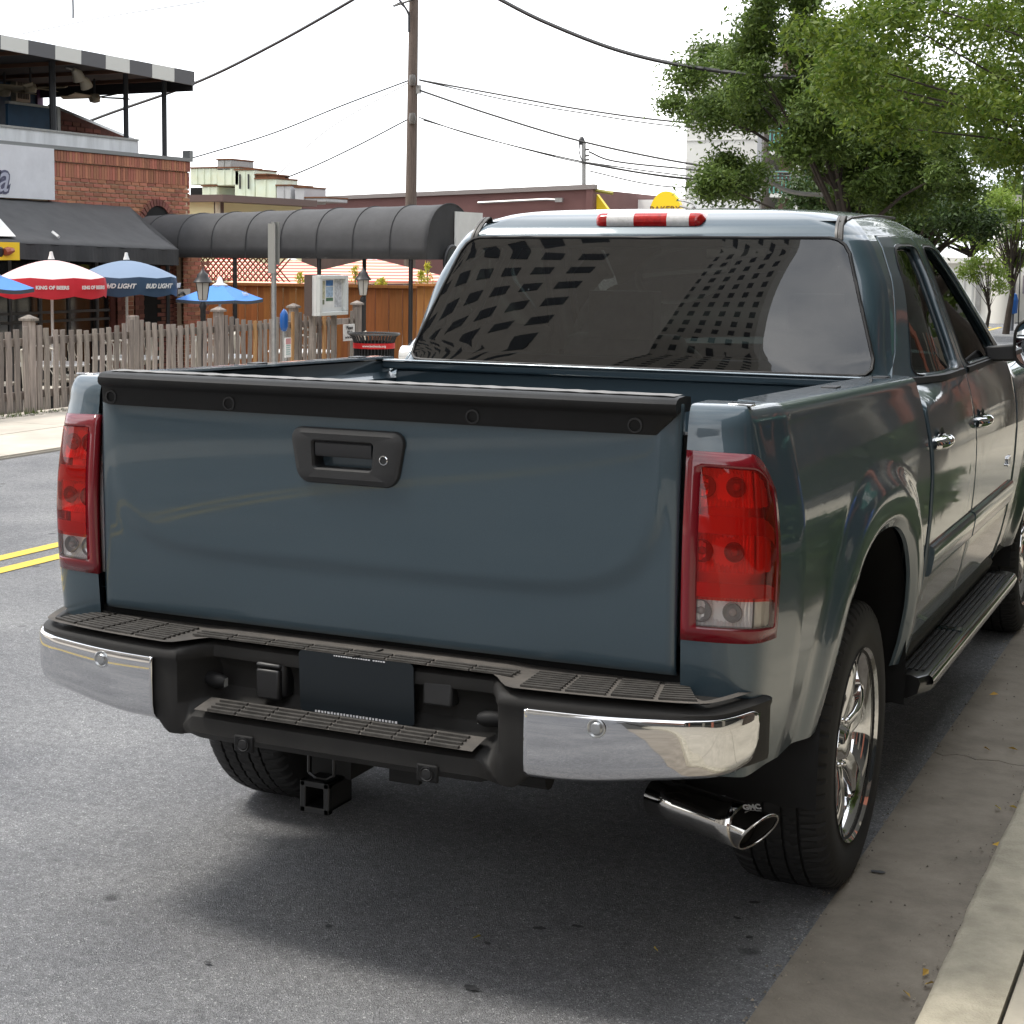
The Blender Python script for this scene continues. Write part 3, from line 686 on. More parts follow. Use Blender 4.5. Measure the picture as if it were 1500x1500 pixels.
# step pads: surface sheet plus raised ribs
def pads():
    m = MB(); rib = MB()
    for sg in (1, -1):
        rows = []
        for s in np.linspace(.0, BL-.02, 60):
            p, n = bpl(sg*s); k = 1-sm(.375, .46, s); back = .28*(1-sm(.76, .92, s))+.050*sm(.76, .92, s)
            f0 = .030*(1-k)+.118*k; bk = max(back, f0+.02)
            rows.append([(p[0]-n[0]*o, p[1]-n[1]*o, .7745+.004*k*(1)+.001) for o in np.linspace(f0, bk, 6)])
        m.grid(rows)
        s = .47
        while s < .80:
            for j in range(8):
                o = .042+j*.019
                q = []
                for ds, do in ((.006, .002), (.098, .002), (.098, .0125), (.006, .0125)):
                    p, n = bpl(sg*(s+ds)); q.append((p[0]-n[0]*(o+do), p[1]-n[1]*(o+do)))
                if q[0][1] > .05: continue
                rib.add([(x, y, .7755) for x, y in q]+[(x, y, .7805) for x, y in q], [(0, 1, 2, 3), (4, 5, 6, 7), (0, 1, 5, 4), (1, 2, 6, 5), (2, 3, 7, 6), (3, 0, 4, 7)])
            s += .104
    for i in range(8):
        for j in range(3):
            x0 = -.43+i*.108; y0 = -.085+j*.02; rib.box((x0, y0, .779), (x0+.1, y0+.010, .7835))
    o = m.build('step_pad', padm, BUMP, hint=(0, 0, 1)); o2 = rib.build('pad_tread', mat('dusty_rib', (.075, .069, .062), .8, noise=(30, .5), bump=(300, .5, .001)), o, recalc=True, kind='stuff')
    m = MB(); m.grid([[(x, y, z) for y, z in ((-.183, .6238), (-.16, .628), (-.13, .6325), (-.105, .636))] for x in np.linspace(-.362, .375, 12)]); o = m.build('step_pad', padm, BUMP, hint=(0, 0, 1))
    rib = MB()
    for i in range(8):
        for j in range(4):
            x0 = -.325+i*.084; y0 = -.182+j*.0185; z0 = .6235+.160*(y0+.183)
            rib.box((x0, y0, z0), (x0+.077, y0+.0105, z0+.0065))
    rib.build('pad_tread', mat('dusty_rib', (.1, .1, .1)), o, kind='stuff')
pads()
m = MB(); m.tube([(.03, -.105, .7815), (.045, -.07, .7815), (.05, -.045, .781), (.056, .0, .781)], .0025, 5); m.build('pad_seam', dark, BUMP)
# hitch receiver
m = MB(); c0, c1 = (-.131, -.058), (.375, .447)
for a in ((c0[0], c1[0], c0[1], c1[0]+.010), (c0[0], c1[1]-.010, c0[1], c1[1]), (c0[0], c1[0], c0[0]+.010, c1[1]), (c0[1]-.010, c1[0], c0[1], c1[1])): m.box((a[0], -.06, a[1]), (a[2], .06, a[3]))
for a in ((c0[0]-.004, c1[0]-.004, c0[1]+.004, c1[0]+.012), (c0[0]-.004, c1[1]-.012, c0[1]+.004, c1[1]+.004), (c0[0]-.004, c1[0]-.004, c0[0]+.012, c1[1]+.004), (c0[1]-.012, c1[0]-.004, c0[1]+.004, c1[1]+.004)): m.box((a[0], -.066, a[1]), (a[2], -.045, a[3]))
HR = m.build('hitch_receiver', mat('hitch_black', (.009, .009, .0095), .38), T, bevel=.003)
m = MB(); m.tube([(-.13, -.03, .46), (-.13, -.03, .52)], .004, 6); m.tube([(-.06, -.03, .46), (-.06, -.03, .52)], .004, 6); m.tube([(-.13, -.03, .46), (-.11, -.03, .448), (-.08, -.03, .448), (-.06, -.03, .46)], .004, 6); m.build('safety_loop', mat('hitch_black', (0, 0, 0)), HR)
m = MB(); m.tube([(-.45, .10, .50), (.45, .10, .50)], .032, 10); m.box((-.15, .02, .44), (-.04, .14, .56)); m.box((.06, .03, .45), (.14, .05, .50)); m.build('hitch_crossbar', under, T)
# chassis, axle, spare, exhaust
m = MB()
for x_ in (-.45, .45): m.box((x_-.04, .55, .46), (x_+.04, 5.3, .62))
for y_ in (.3, 1.8, 3.2, 4.4): m.box((-.45, y_-.04, .5), (.45, y_+.04, .58))
m.build('frame', under, T)
m = MB(); m.tube([(-.80, AY-.02, .395), (.80, AY-.02, .395)], .045, 12); m.lathe([(0, -.16), (.08, -.15), (.14, -.05), (.15, 0), (.13, .06), (0, .10)], (0, AY-.02, .40), 'y', 20); m.build('rear_axle', under, T, smooth=40)
for x_ in (-.62, .62): m = MB(); m.tube([(x_, .45, .40), (x_, 1.7, .40)], .03, 6); m.build('leaf_spring', under, T)
m = MB(); m.lathe([(0, -.11), (.22, -.11), (.30, -.12), (.37, -.09), (.385, 0), (.37, .09), (.30, .11), (0, .10)], (0, .50, .60), 'z', 36); m.build('spare_tyre', rubber, T, smooth=40)
m = MB(); m.box((-.80, .02, .62), (.80, 5.0, .70)); m.build('underbody', under, T)
m = MB(); A_ = np.array([.60, .42, .355]); B_ = np.array([.865, .075, .353]); A_ = np.array([.60, .46, .372])
B_ = np.array([.895, .30, .378])
dd = (B_-A_)/np.linalg.norm(B_-A_); m.tube([A_, A_+dd*.1, B_-dd*.09, B_-dd*.043], [.048, .049, .050, .050], 32, cap=False)
def cut_end(mb):                   # slash-cut tip
    pass
EX = m.build('exhaust_tip', mat('polished_steel', (.62, .60, .57), .09, 1.0), T, smooth=60, solid=.003)
ax_ = dd; s1v = np.cross(ax_, [0, 0, 1]); s1v /= np.linalg.norm(s1v); s2v = np.cross(s1v, ax_)
rim = [B_+(.050*(s1v*math.cos(a)+s2v*math.sin(a)))+ax_*(.040*math.sin(a)) for a in np.linspace(0, 2*math.pi, 33)]
inn = [B_-ax_*.044+(.050*(s1v*math.cos(a)+s2v*math.sin(a))) for a in np.linspace(0, 2*math.pi, 33)]
m = MB(); m.grid([[tuple(p) for p in inn], [tuple(p) for p in rim]]); m.tube(rim, .0036, 6, cap=False); m.build('tip_rim', mat('polished_steel', (0, 0, 0)), EX, smooth=60)
m = MB(); m.grid([[tuple(B_-ax_*.05+(p-(B_-ax_*.044))*.90) for p in inn], [tuple(B_+(p-B_)*.955) for p in rim]]); m.build('tip_liner', mat('soot', (.015, .013, .011), .9), EX, smooth=60)
m = MB(); m.tube([A_+dd*.02, B_-dd*.052], .046, 20); m.build('pipe_bore', mat('soot', (.015, .013, .011), .9), EX)
m = MB(); m.tube([(.45, 1.8, .45), (.50, 1.3, .62), (.55, .9, .60), (.56, .7, .45), A_+dd*.03], .031, 12); m.build('exhaust_pipe', mat('pipe_steel', (.16, .15, .14), .5, .8), T, smooth=60)
text('GMC', .020, mat('engraved_white', (.7, .7, .7), .4), B_-dd*.02+s2v*.054+np.array([-.0, -.0, 0]), (.80, .60, 0), (-.5, .5, .5), EX, ext=.0005, bold=.0008)

# ---- wheels
def make_wheel(x, y, sg):
    W = thing('wheel', (x+OX, y, .395), None, None); W.location = (x, y, .395); W.parent = T
    del_ = [k_ for k_ in ('label', 'category') if k_ in W]
    prof_ = [(.252, -.118), (.262, -.126), (.300, -.134), (.345, -.136), (.372, -.130), (.385, -.121), (.392, -.110)]
    for gx in (-.066, -.024, .024, .066):
        prof_ += [(.399, gx-.007), (.399, gx-.004), (.389, gx-.003), (.389, gx+.003), (.399, gx+.004), (.399, gx+.007)]
        if gx < .06: prof_ += [(.400, gx+.020)]
    prof_ += [(.392, .110), (.385, .121), (.372, .130), (.352, .1345), (.345, .137), (.300, .1355), (.296, .1335), (.262, .128), (.252, .120)]
    def mod(r, h, k, j):
        ah = abs(h)
        if r > .3705 and ah > .09 and (k % 5) == 0: return r-.008
        if r > .395 and ah < .09:
            ph = (k+int(h*60+50)*2) % 5
            if ph == 0: return r-.005
        return r
    o0 = wloc(W)
    m = MB(); m.lathe(prof_, tuple(o0), 'x', 300, mod=mod); TY = m.build('tyre', rubber, W, smooth=28, recalc=True)
    s = sg
    rimp = [(.252, .118), (.262, .129), (.2665, .1335), (.2670, .1300), (.263, .126), (.258, .121), (.250, .112), (.240, .095), (.232, .06), (.230, -.08), (.245, -.11)]
    m = MB(); m.lathe([(r, s*h) for r, h in rimp], tuple(o0), 'x', 90); RM = m.build('rim', alum, W, smooth=35, recalc=False)
    # spokes
    for k in range(6):
        a0 = math.pi*2*k/6+.30; rows = []
        for r, wd, h, th_ in ((.045, .030, .085, .03), (.08, .030, .096, .034), (.12, .029, .104, .034), (.16, .033, .108, .032), (.20, .041, .108, .030), (.232, .052, .102, .03), (.249, .062, .098, .03)):
            row = []
            for u_, q in ((-1, -th_), (-1.0, -.010), (-.80, -.002), (-.45, 0), (0, -.006 if r < .13 else -.001), (.45, 0), (.80, -.002), (1.0, -.010), (1, -th_)):
                tx_, ty_ = r*math.cos(a0)-u_*wd*math.sin(a0), r*math.sin(a0)+u_*wd*math.cos(a0)
                row.append((o0.x+s*(h+q), o0.y+tx_, o0.z+ty_))
            rows.append(row)
        m = MB(); m.grid(rows); m.build('spoke', alum, RM, smooth=40, hint=(s, 0, 0))
        a1 = a0+math.pi/6
        m = MB(); m.lathe([(.0115, s*.070), (.0115, s*.088), (.009, s*.096), (.004, s*.099), (0, s*.0995)], (o0.x, o0.y+.070*math.cos(a1), o0.z+.070*math.sin(a1)), 'x', 6 if False else 12); m.build('wheel_nut', chrome, RM, smooth=40)
        m = MB(); m.lathe([(.016, s*.088), (.0205, s*.086), (.022, s*.078), (.021, s*.06)], (o0.x, o0.y+.070*math.cos(a1), o0.z+.070*math.sin(a1)), 'x', 20); m.build('nut_collar', alum, RM, smooth=50)
    m = MB(); m.lathe([(.105, s*.045), (.105, s*.062), (.098, s*.070), (.06, s*.074), (.052, s*.082), (.044, s*.100), (.038, s*.106), (.02, s*.109), (0, s*.110)], tuple(o0), 'x', 40); m.build('hub_cap', alum, RM, smooth=40)
    m = MB(); m.lathe([(0, s*-.01), (.16, s*-.01), (.165, s*-.005), (.165, s*.015), (.08, s*.02), (.07, s*.03), (0, s*.03)], tuple(o0), 'x', 48); m.build('brake_disc', mat('cast_iron', (.10, .095, .09), .45, .8, noise=(30, .4)), W, smooth=40)
    return W
make_wheel(.815, AY, 1); make_wheel(-.815, AY, -1); make_wheel(.815, AY+3.645, 1); make_wheel(-.815, AY+3.645, -1)

# ---- cab
WZ, WW = smooth_tab([1.30, 1.335, 1.37, 1.474, 1.654, 1.752, 1.79, 1.817, 1.843, 1.863, 1.876, 1.886, 1.891],
                    [.966, .955, .938, .898, .826, .778, .750, .722, .682, .632, .56, .38, .10], 900, 9)
def cabw(z): return itp(z, WZ, WW) if z > 1.335 else prof(z)
RZ = [.5, 1.30, 1.37, 1.474, 1.654, 1.752, 1.79, 1.817, 1.843, 1.863, 1.876, 1.886, 1.891]; RY = [1.795, 1.80, 1.815, 1.862, 1.945, 1.990, 2.006, 2.028, 2.066, 2.12, 2.20, 2.37, 2.62]
FZ = [.5, 1.20, 1.30, 1.70, 1.79, 1.817, 1.843, 1.863, 1.876, 1.886, 1.891]; FY = [3.95, 3.95, 3.72, 3.12, 2.99, 2.94, 2.89, 2.84, 2.78, 2.70, 2.64]
RYs = smooth_tab(RZ, RY, 700, 6)
def taper(y, z): return (.050+.060*(1-sm(1.34, 1.66, z)))*sm(1.27, 1.335, z)*(1-sm(0, .50, y-itp(z, *RYs)))
def cab_side(y, z, off=0): return cabw(z)-taper(y, z)+off
def rearbow(x, z): return .055*(abs(x)/.80)**2.4*sm(1.25, 1.40, z)
def cab_loop(z, n1=26, n2=12, n3=16):
    """half loop from rear centre over the right corner to the side, as (x, y)"""
    R = itp(z, *RYs); rc = .085 if z < 1.80 else min(.16, .085+.9*(z-1.80)); W_ = cabw(z)-taper(R+.05, z); W_ = max(W_, rc+.005)
    rc = min(rc, W_*.9); pts = []
    for k in range(n1): x = (W_-rc)*k/n1; pts.append((x, R+rearbow(x, z)))
    yc_ = R+rearbow(W_-rc, z)+rc
    for k in range(n2): a = math.pi/2*k/n2; pts.append((W_-rc+rc*math.sin(a), yc_-rc*math.cos(a)))
    return pts, yc_
def door_edge(z):                  # rear edge of the rear door
    return itp(z, [.5, 1.26, 1.34, 1.42, 1.79], [1.805, 1.805, 1.90, 1.99, 2.215])
zs = list(np.linspace(.50, 1.26, 10))+list(np.linspace(1.29, 1.79, 26))
rows = []
for z in zs:
    pts, yc_ = cab_loop(z); ye = max(door_edge(z)-.004, yc_+.002)
    side = [(cab_side(yc_+(ye-yc_)*k/8, z), yc_+(ye-yc_)*k/8) for k in range(9)]
    half = pts+side
    if z < 1.255: half = [(min(p[0], cabw(z)), p[1]) for p in half]
    rows.append([(-x, y, z) for x, y in half[::-1]]+[(x, y, z) for x, y in half[1:]])
m = MB(); m.grid(rows); CAB = m.build('cab_back', paint, T, smooth=40, hint=(0, -1, 0)); k = CAB.modifiers.new('solid', 'SOLIDIFY'); k.thickness = .02; k.offset = -1
# glass opening: the loops keep their shape, the faces behind the rear glass are cut out
import bmesh
def glx(z): return itp(z, [1.355, 1.776], [.800, .654])
bm = bmesh.new(); bm.from_mesh(CAB.data)
dl = [f for f in bm.faces if 1.385 < f.calc_center_median().z < 1.755 and abs(f.calc_center_median().x) < glx(f.calc_center_median().z)-.035]
bmesh.ops.delete(bm, geom=dl, context='FACES'); bm.to_mesh(CAB.data); bm.free()
def cab_rear_y(x, z): return itp(z, *RYs)+rearbow(x, z)
# roof: full loops shrinking to a crown
def full_loop(z, m_side=30):
    pts, yc_ = cab_loop(z); W_ = cabw(z); F_ = itp(z, FZ, FY); rcf = min(.14, W_*.8); s = []
    ye = F_-rcf
    for k in range(m_side): y = yc_+(ye-yc_)*k/m_side; s.append((cab_side(y, z)-taper(y, z)*0, y))
    for k in range(9): a = math.pi/2*k/8; s.append((W_-rcf+rcf*math.cos(a), F_-rcf+rcf*math.sin(a)))
    for k in range(1, 9): s.append(((W_-rcf)*(1-k/8), F_+.02*math.sin(math.pi/2*k/8)))
    half = pts+s
    return half
rows = []
for z in list(np.linspace(1.79, 1.876, 24))+[1.879, 1.882, 1.885, 1.888, 1.8905]:
    h = full_loop(z); rows.append([(x, y, z) for x, y in h]+[(-x, y, z) for x, y in h[::-1][1:-1]])
m = MB(); m.grid(rows, cv=True); b_ = len(m.v); nl = len(rows[-1]); m.f.append(tuple(b_-nl+i for i in range(nl)))
ROOF = m.build('roof', paint, T, smooth=50, hint=(0, 0, 1))
# roof ditch mouldings
def zroof(x, y):
    best = 1.79
    for z in np.linspace(1.79, 1.885, 120):
        R = itp(z, *RYs)+rearbow(x, z); rc = min(.16, .085+.9*max(0, z-1.80)); dx = cab_side(y, z)-x; dy = y-R
        if dx < 0 or dy < 0: continue
        if dx < rc and dy < rc and (rc-dx)**2+(rc-dy)**2 > rc*rc: continue
        best = z
    return best
def zside(x): return float(np.interp(-x, -WW[WZ > 1.5], WZ[WZ > 1.5]))
def zrear(x, y):
    z = np.linspace(1.78, 1.89, 200); return float(np.interp(y, [cab_rear_y(x, q) for q in z], z))
for sg in (1, -1):
    pts = []
    for z in np.linspace(1.772, 1.850, 10): x = .642-.012*(z-1.77)/.08; pts.append((sg*x, cab_rear_y(x, z)+.004*max(0, (z-1.80)/.05), z+.002))
    for y in np.linspace(2.14, 2.95, 12):
        x = .628; pts.append((sg*x, y, zroof(x+.008, y)+.0005))
    m = MB(); P = []
    for p in pts: P.append([(p[0]+dx, p[1], p[2]+dz) if p[1] > 2.13 else (p[0]+dx, p[1]-dz, p[2]) for dx, dz in ((-.014, -.004), (-.012, .004), (-.004, .0055), (-.002, .001), (.002, .001), (.004, .0055), (.012, .004), (.014, -.004))])
    m.grid(P); m.build('roof_ditch_moulding', mat('moulding_grey', (.09, .085, .08), .45), T, smooth=40)
# rear glass with black frit border and seal
def rear_patch(zb, zt, xo, off, nx=30, nz_=18, r=.05):
    P = []
    for i in range(nx+1):
        u_ = -1+2*i/nx; u_ = math.copysign(1-(1-abs(u_))**1.6, u_); row = []
        for j in range(nz_+1):
            t_ = j/nz_; z = zb+(zt-zb)*t_; wx = glx(z)+xo
            cc__ = 0
            d_ = (1-abs(u_))*wx
            if d_ < r: cc__ = r-math.sqrt(max(0, r*r-(r-d_)**2)); z = zb+cc__+(zt-zb-2*cc__)*t_; wx = glx(z)+xo
            x = u_*wx
            bow = .022*(1-(x/.8)**2)*(1-(2*t_-1)**2)+.012*(1-(x/.8)**2)
            row.append((x, cab_rear_y(x, z)-off-bow*.6, z))
        P.append(row)
    return P
m = MB(); P = rear_patch(1.352, 1.779, .010, .004)
m.grid(P); ni, nj = len(P), len(P[0])
import itertools
m2 = MB(); Pin = rear_patch(1.385, 1.752, -.028, .0035)
ring_o = [P[i][0] for i in range(ni)]+[P[-1][j] for j in range(1, nj)]+[P[i][-1] for i in range(ni-2, -1, -1)]+[P[0][j] for j in range(nj-2, 0, -1)]
ring_i = [Pin[i][0] for i in range(ni)]+[Pin[-1][j] for j in range(1, nj)]+[Pin[i][-1] for i in range(ni-2, -1, -1)]+[Pin[0][j] for j in range(nj-2, 0, -1)]
RG = m.build('rear_window', glass_r, T, smooth=60, hint=(0, -1, 0))
m2.grid([[(p[0], p[1]+.003, p[2]) for p in ring_o], [(p[0], p[1]+.004, p[2]) for p in ring_i]], cv=True); m2.build('black_border', mat('frit_black', (.008, .008, .008), .5), RG, smooth=60, hint=(0, -1, 0))
m = MB(); m.tube([(p[0]*1.004, p[1]-.0, p[2]) for p in ring_o]+[(ring_o[0][0]*1.004, ring_o[0][1], ring_o[0][2])], .006, 6, cap=False); m.build('window_seal', seal, RG, smooth=60)
# high brake light
def chm():
    rows = []; N_ = 40
    for i in range(N_+1):
        x = -.193+.386*i/N_; e_ = min(1, (1-abs(x)/.193)/.13); e_ = math.sqrt(max(0, 1-(1-e_)**2)) if e_ < 1 else 1
        zc = 1.838; hh = .026*max(.08, e_); yb = cab_rear_y(x, zc)
        rows.append([(x, cab_rear_y(x, zc-hh)+.004, zc-hh), (x, yb-.022*e_-.004, zc-hh*.92), (x, yb-.030*e_-.004, zc-hh*.55), (x, yb-.032*e_-.004, zc+hh*.2), (x, yb-.024*e_-.002, zc+hh*.8), (x, yb-.010*e_, zc+hh*.98), (x, cab_rear_y(x, zc+hh)+.01, zc+hh)])
    return rows
rows = chm(); N_ = 40
def sub(a, b, name, mm, par):
    m = MB(); m.grid(rows[a:b+1]); return m.build(name, mm, par, smooth=50, hint=(0, -1, 0))
redsolid = mat('brake_lens_red', (.55, .018, .016), .12, 0, .6, noise=(60, .45), c2=(.30, .01, .01))
CB = sub(15, 27, 'high_brake_light', redsolid, T)
sub(0, 5, 'red_end_lens', redsolid, CB); sub(35, 40, 'red_end_lens', redsolid, CB)
cargo = mat('cargo_lens_clear', (.85, .84, .84), .08, .15, .6, noise=(60, .3), c2=(.66, .65, .65))
sub(5, 15, 'cargo_lamp_lens', cargo, CB); sub(27, 35, 'cargo_lamp_lens', cargo, CB)
m = MB(); m.grid([[(r[0][0], r[0][1]-.0, r[0][2]-.003), (r[1][0], r[1][1]-.0015, r[1][2]-.001), (r[1][0], r[1][1]-.004, r[1][2]+.003)] for r in rows]); m.build('lamp_base', mat('dark_red_border', (0, 0, 0)), CB, smooth=40)

# ---- doors (annular patches around the windows), glass, trims
def side3(y, z, sg, off=0): return (sg*(cab_side(y, z)+off), y, z)
def densify(poly, step):
    o = []
    for i in range(len(poly)):
        a, b = np.array(poly[i]), np.array(poly[(i+1) % len(poly)]); n = max(1, int(np.linalg.norm(b-a)/step))
        o += [tuple(a+(b-a)*k/n) for k in range(n)]
    return o
def raypoly(c, a, poly):
    d = np.array([math.cos(a), math.sin(a)]); best = None
    for i in range(len(poly)):
        p, q = np.array(poly[i]), np.array(poly[(i+1) % len(poly)]); e_ = q-p; den = d[0]*e_[1]-d[1]*e_[0]
        if abs(den) < 1e-9: continue
        w_ = p-c; t_ = (w_[0]*e_[1]-w_[1]*e_[0])/den; u_ = (w_[0]*d[1]-w_[1]*d[0])/den
        if t_ > 0 and -1e-6 <= u_ <= 1+1e-6 and (best is None or t_ > best): best = t_
    return c+d*best
def chaikin(p, n=2, r=.25):
    for _ in range(n):
        o = []
        for i in range(len(p)):
            a, b = np.array(p[i]), np.array(p[(i+1) % len(p)]); L_ = np.linalg.norm(b-a); f = min(r, .03/max(L_, 1e-6)); o += [tuple(a+(b-a)*f), tuple(b-(b-a)*f)]
        p = o
    return p
def door(name, outer, win, sg):
    c = np.mean(np.array(win), 0); wp = chaikin(win, 2)
    upper = [p for p in outer]
    angs = sorted(set([math.atan2(p[1]-c[1], p[0]-c[0]) for p in outer]+[math.atan2(p[1]-c[1], p[0]-c[0]) for p in wp]+list(np.linspace(-math.pi+.001, math.pi, 150))))
    rows = []
    for a in angs:
        O = raypoly(c, a, outer); H = raypoly(c, a, wp); row = [(sg*(cab_side(H[0], H[1])-.028), H[0], H[1])]
        for t_ in [0, .006, .02]+[((k+1)/20) for k in range(20)]:
            P_ = H+(O-H)*t_; off = -.006*(1-min(1, t_/.02)) if t_ < .02 else 0
            row.append(side3(P_[0], P_[1], sg, off))
        rows.append(row)
    m = MB(); m.grid(rows, cu=True); D = m.build(name, paint, T, smooth=32, hint=(sg, 0, 0)); k_ = D.modifiers.new('solid', 'SOLIDIFY'); k_.thickness = .012; k_.offset = -1
    gp = densify(wp, .05); m = MB(); rows = []
    nr = 8
    rows = [[side3(c[0]+(p[0]-c[0])*f, c[1]+(p[1]-c[1])*f, sg, -.018) for f in np.linspace(0.02, 1.01, nr)] for p in gp]
    m.grid(rows, cu=True); G = m.build('door_window', glass_s, D, smooth=60, hint=(sg, 0, 0))
    big = [tuple(np.array(p)+(np.array(p)-c)/np.linalg.norm(np.array(p)-c)*.011) for p in wp]
    m = MB(); m.grid([[side3(p[0], p[1], sg, .0015) for p in big], [side3(p[0], p[1], sg, .004) for p in [tuple(np.array(q)*.4+np.array(r_)*.6) for q, r_ in zip(big, wp)]], [side3(p[0], p[1], sg, -.017) for p in wp]], cv=True); m.build('window_seal', seal, D, smooth=50)
    ys_ = [p[0] for p in win]; y_a, y_b = min(ys_)-.02, max(ys_)+.02
    m = MB(); m.grid([[side3(y, 1.320, sg, .001), side3(y, 1.322, sg, .007), side3(y, 1.340, sg, .008), side3(y, 1.346, sg, -.012)] for y in np.linspace(y_a, y_b, 12)]); m.build('belt_moulding', seal, D, smooth=40)
    return D
rear_poly = [(1.812, .505), (1.812, 1.26), (1.905, 1.345), (1.995, 1.42), (2.222, 1.788), (2.655, 1.790), (2.655, .505)]
front_poly = [(2.665, .505), (2.665, 1.790), (2.985, 1.788), (3.13, 1.69), (3.66, 1.33), (3.705, 1.25), (3.70, .60), (3.64, .505)]
rear_win = [(2.045, 1.350), (2.10, 1.43), (2.275, 1.715), (2.325, 1.752), (2.575, 1.756), (2.60, 1.735), (2.575, 1.350)]
front_win = [(2.725, 1.350), (2.735, 1.735), (2.765, 1.756), (2.94, 1.752), (3.03, 1.715), (3.46, 1.395), (3.46, 1.350)]
for sg in (1, -1):
    D1 = door('rear_door', rear_poly, rear_win, sg); D2 = door('front_door', front_poly, front_win, sg)
    for D, y in ((D1, 1.955), (D2, 2.80)):
        zc = 1.150 if D is D1 else 1.145
        x = prof(zc)
        rows = []
        for k in range(21):
            t_ = k/20; yy = y-.115+.23*t_; b_ = math.sin(math.pi*t_)**.45*.030+.006; hh = .024*(.55+.45*math.sin(math.pi*t_)**.5)
            rows.append([(sg*(x+b_*math.cos(a)*1.0+ (0 if False else .004)), yy, zc+hh*math.sin(a)) for a in np.linspace(-math.pi, math.pi, 15)[:-1]])
        m = MB(); m.grid(rows, cv=True); H = m.build('door_handle', chrome, D, smooth=60, recalc=True)
        m = MB(); rows = [[(sg*(x+.001-.012*math.cos(math.pi/2*r)), y-.0+.062*r*math.cos(a), zc+.046*r*math.sin(a)) for r in (0, .5, .8, 1)] for a in np.linspace(0, 2*math.pi, 25)[:-1]]
        m.grid(rows, cu=True); m.build('handle_cup', mat('handle_cup_dark', (.015, .018, .02), .4), H, smooth=60)
    for D, a_, b_ in ((D1, 1.845, 2.645), (D2, 2.675, 3.665)):
        rows = []
        for y in np.linspace(a_, b_, 14):
            rows.append([side3(y, z, sg, o_) for z, o_ in ((.738, 0), (.741, .010), (.752, .016), (.80, .018), (.824, .016), (.833, .010), (.836, 0))])
        m = MB(); m.grid(rows); e_ = len(rows[0]); m.add(rows[0], [tuple(range(e_))]); m.add(rows[-1], [tuple(range(e_))[::-1]])
        m.build('side_moulding', paint, D, smooth=35, hint=(sg, 0, 0))
    m = MB(); m.grid([[(sg*(cabw(z)-.022), y, z) for z in (.42, .5, .8, 1.05, 1.26)] for y in (1.70, 1.83)]); m.build('shut_line_filler', dark, T)
    m = MB(); m.grid([[(sg*(cabw(z)-.030), y, z) for z in (.42, .5, .8, 1.05, 1.30)] for y in (2.60, 2.72)]); m.grid([[(sg*(cabw(z)-.030), y, z) for z in (.42, .5, .8, 1.05, 1.30)] for y in (3.62, 3.78)]); m.build('shut_line_filler', dark, T)
    m = MB(); m.grid([[(sg*x, y, z) for x, z in ((.93, .52), (.945, .49), (.93, .45), (.88, .43))] for y in (1.80, 3.70)]); m.build('rocker_panel', blk, T, smooth=60)
    m = MB(); m.grid([[(sg*(cab_side(door_edge(z)+dy_, z)-.024), door_edge(z)+dy_, z) for dy_ in (-.03, 0, .03)] for z in np.linspace(1.22, 1.79, 14)]); m.grid([[(sg*(cab_side(y, 1.789)-.02), y, 1.775), (sg*(cab_side(y, 1.789)-.026), y, 1.805)] for y in np.linspace(2.15, 3.0, 8)]); m.build('shut_line_filler', dark, T)
    # pillar between the windows
    m = MB(); m.grid([[side3(y, z, sg, -.016) for z in np.linspace(1.34, 1.785, 14)] for y in (2.62, 2.70)]); m.build('door_pillar', seal, T)
    # A pillar and mirror
    m = MB(); rows = []
    for z in np.linspace(1.20, 1.80, 16):
        y = itp(z, FZ, FY); x = cabw(z)
        rows.append([(sg*(x-.10), y+.035, z), (sg*(x-.05), y+.032, z), (sg*(x-.015), y+.01, z), (sg*(x-.002), y-.035, z), (sg*(x-.003), y-.13, z)])
    m.grid(rows); m.build('windscreen_pillar', paint, T, smooth=60, hint=(sg, .5, 0))
    mirr = MB(); rows = []
    for k in range(9):
        t_ = k/8; y = 3.20+.11*t_; f = math.sqrt(max(.0, 1-(t_**2.4)))*.98+.02
        rows.append([(sg*(1.148+f*p[0]), y, 1.405+f*(p[1])) for p in rrect(0, 0, .205, .185, .062, 6)])
    mirr.grid(rows, cv=True); MI = mirr.build('mirror', mat('mirror_housing_navy', (.012, .016, .04), .2, .2, 1), T, smooth=50, recalc=True)
    m = MB(); p_ = [(sg*(1.148+.94*p[0]), 3.206, 1.405+.94*p[1]) for p in rrect(0, 0, .205, .185, .062, 6)]; m.add(p_, [tuple(range(len(p_)))]); m.build('mirror_glass', mat('mirror_silver', (.85, .87, .88), .01, 1), MI, hint=(0, -1, 0))
    m = MB(); p_ = [(sg*(1.148+p[0]), 3.203, 1.405+p[1]) for p in rrect(0, 0, .205, .185, .062, 6)]; m.tube(p_+[p_[0]], .005, 6, cap=False); m.build('mirror_bezel', seal, MI, smooth=50)
    m = MB(); m.prism([(sg*.94, 3.27, 1.33), (sg*1.06, 3.27, 1.335), (sg*1.06, 3.27, 1.40), (sg*.93, 3.27, 1.385)], (0, .05, 0)); m.build('mirror_arm', seal, MI, bevel=.008)
    # running board
    m = MB(); rows = []
    for y in np.linspace(1.79, 3.80, 30):
        k_ = min(1, (y-1.79)/.10); r_ = .03*(1-math.sqrt(max(0, 1-(1-k_)**2)))
        rows.append([(sg*.875, y, .395), (sg*.875, y, .432), (sg*.89, y, .437), (sg*(1.000-r_), y, .437), (sg*(1.022-r_), y, .430), (sg*(1.030-r_), y, .412), (sg*(1.022-r_), y, .380), (sg*(.99-r_), y, .362), (sg*.90, y, .365)])
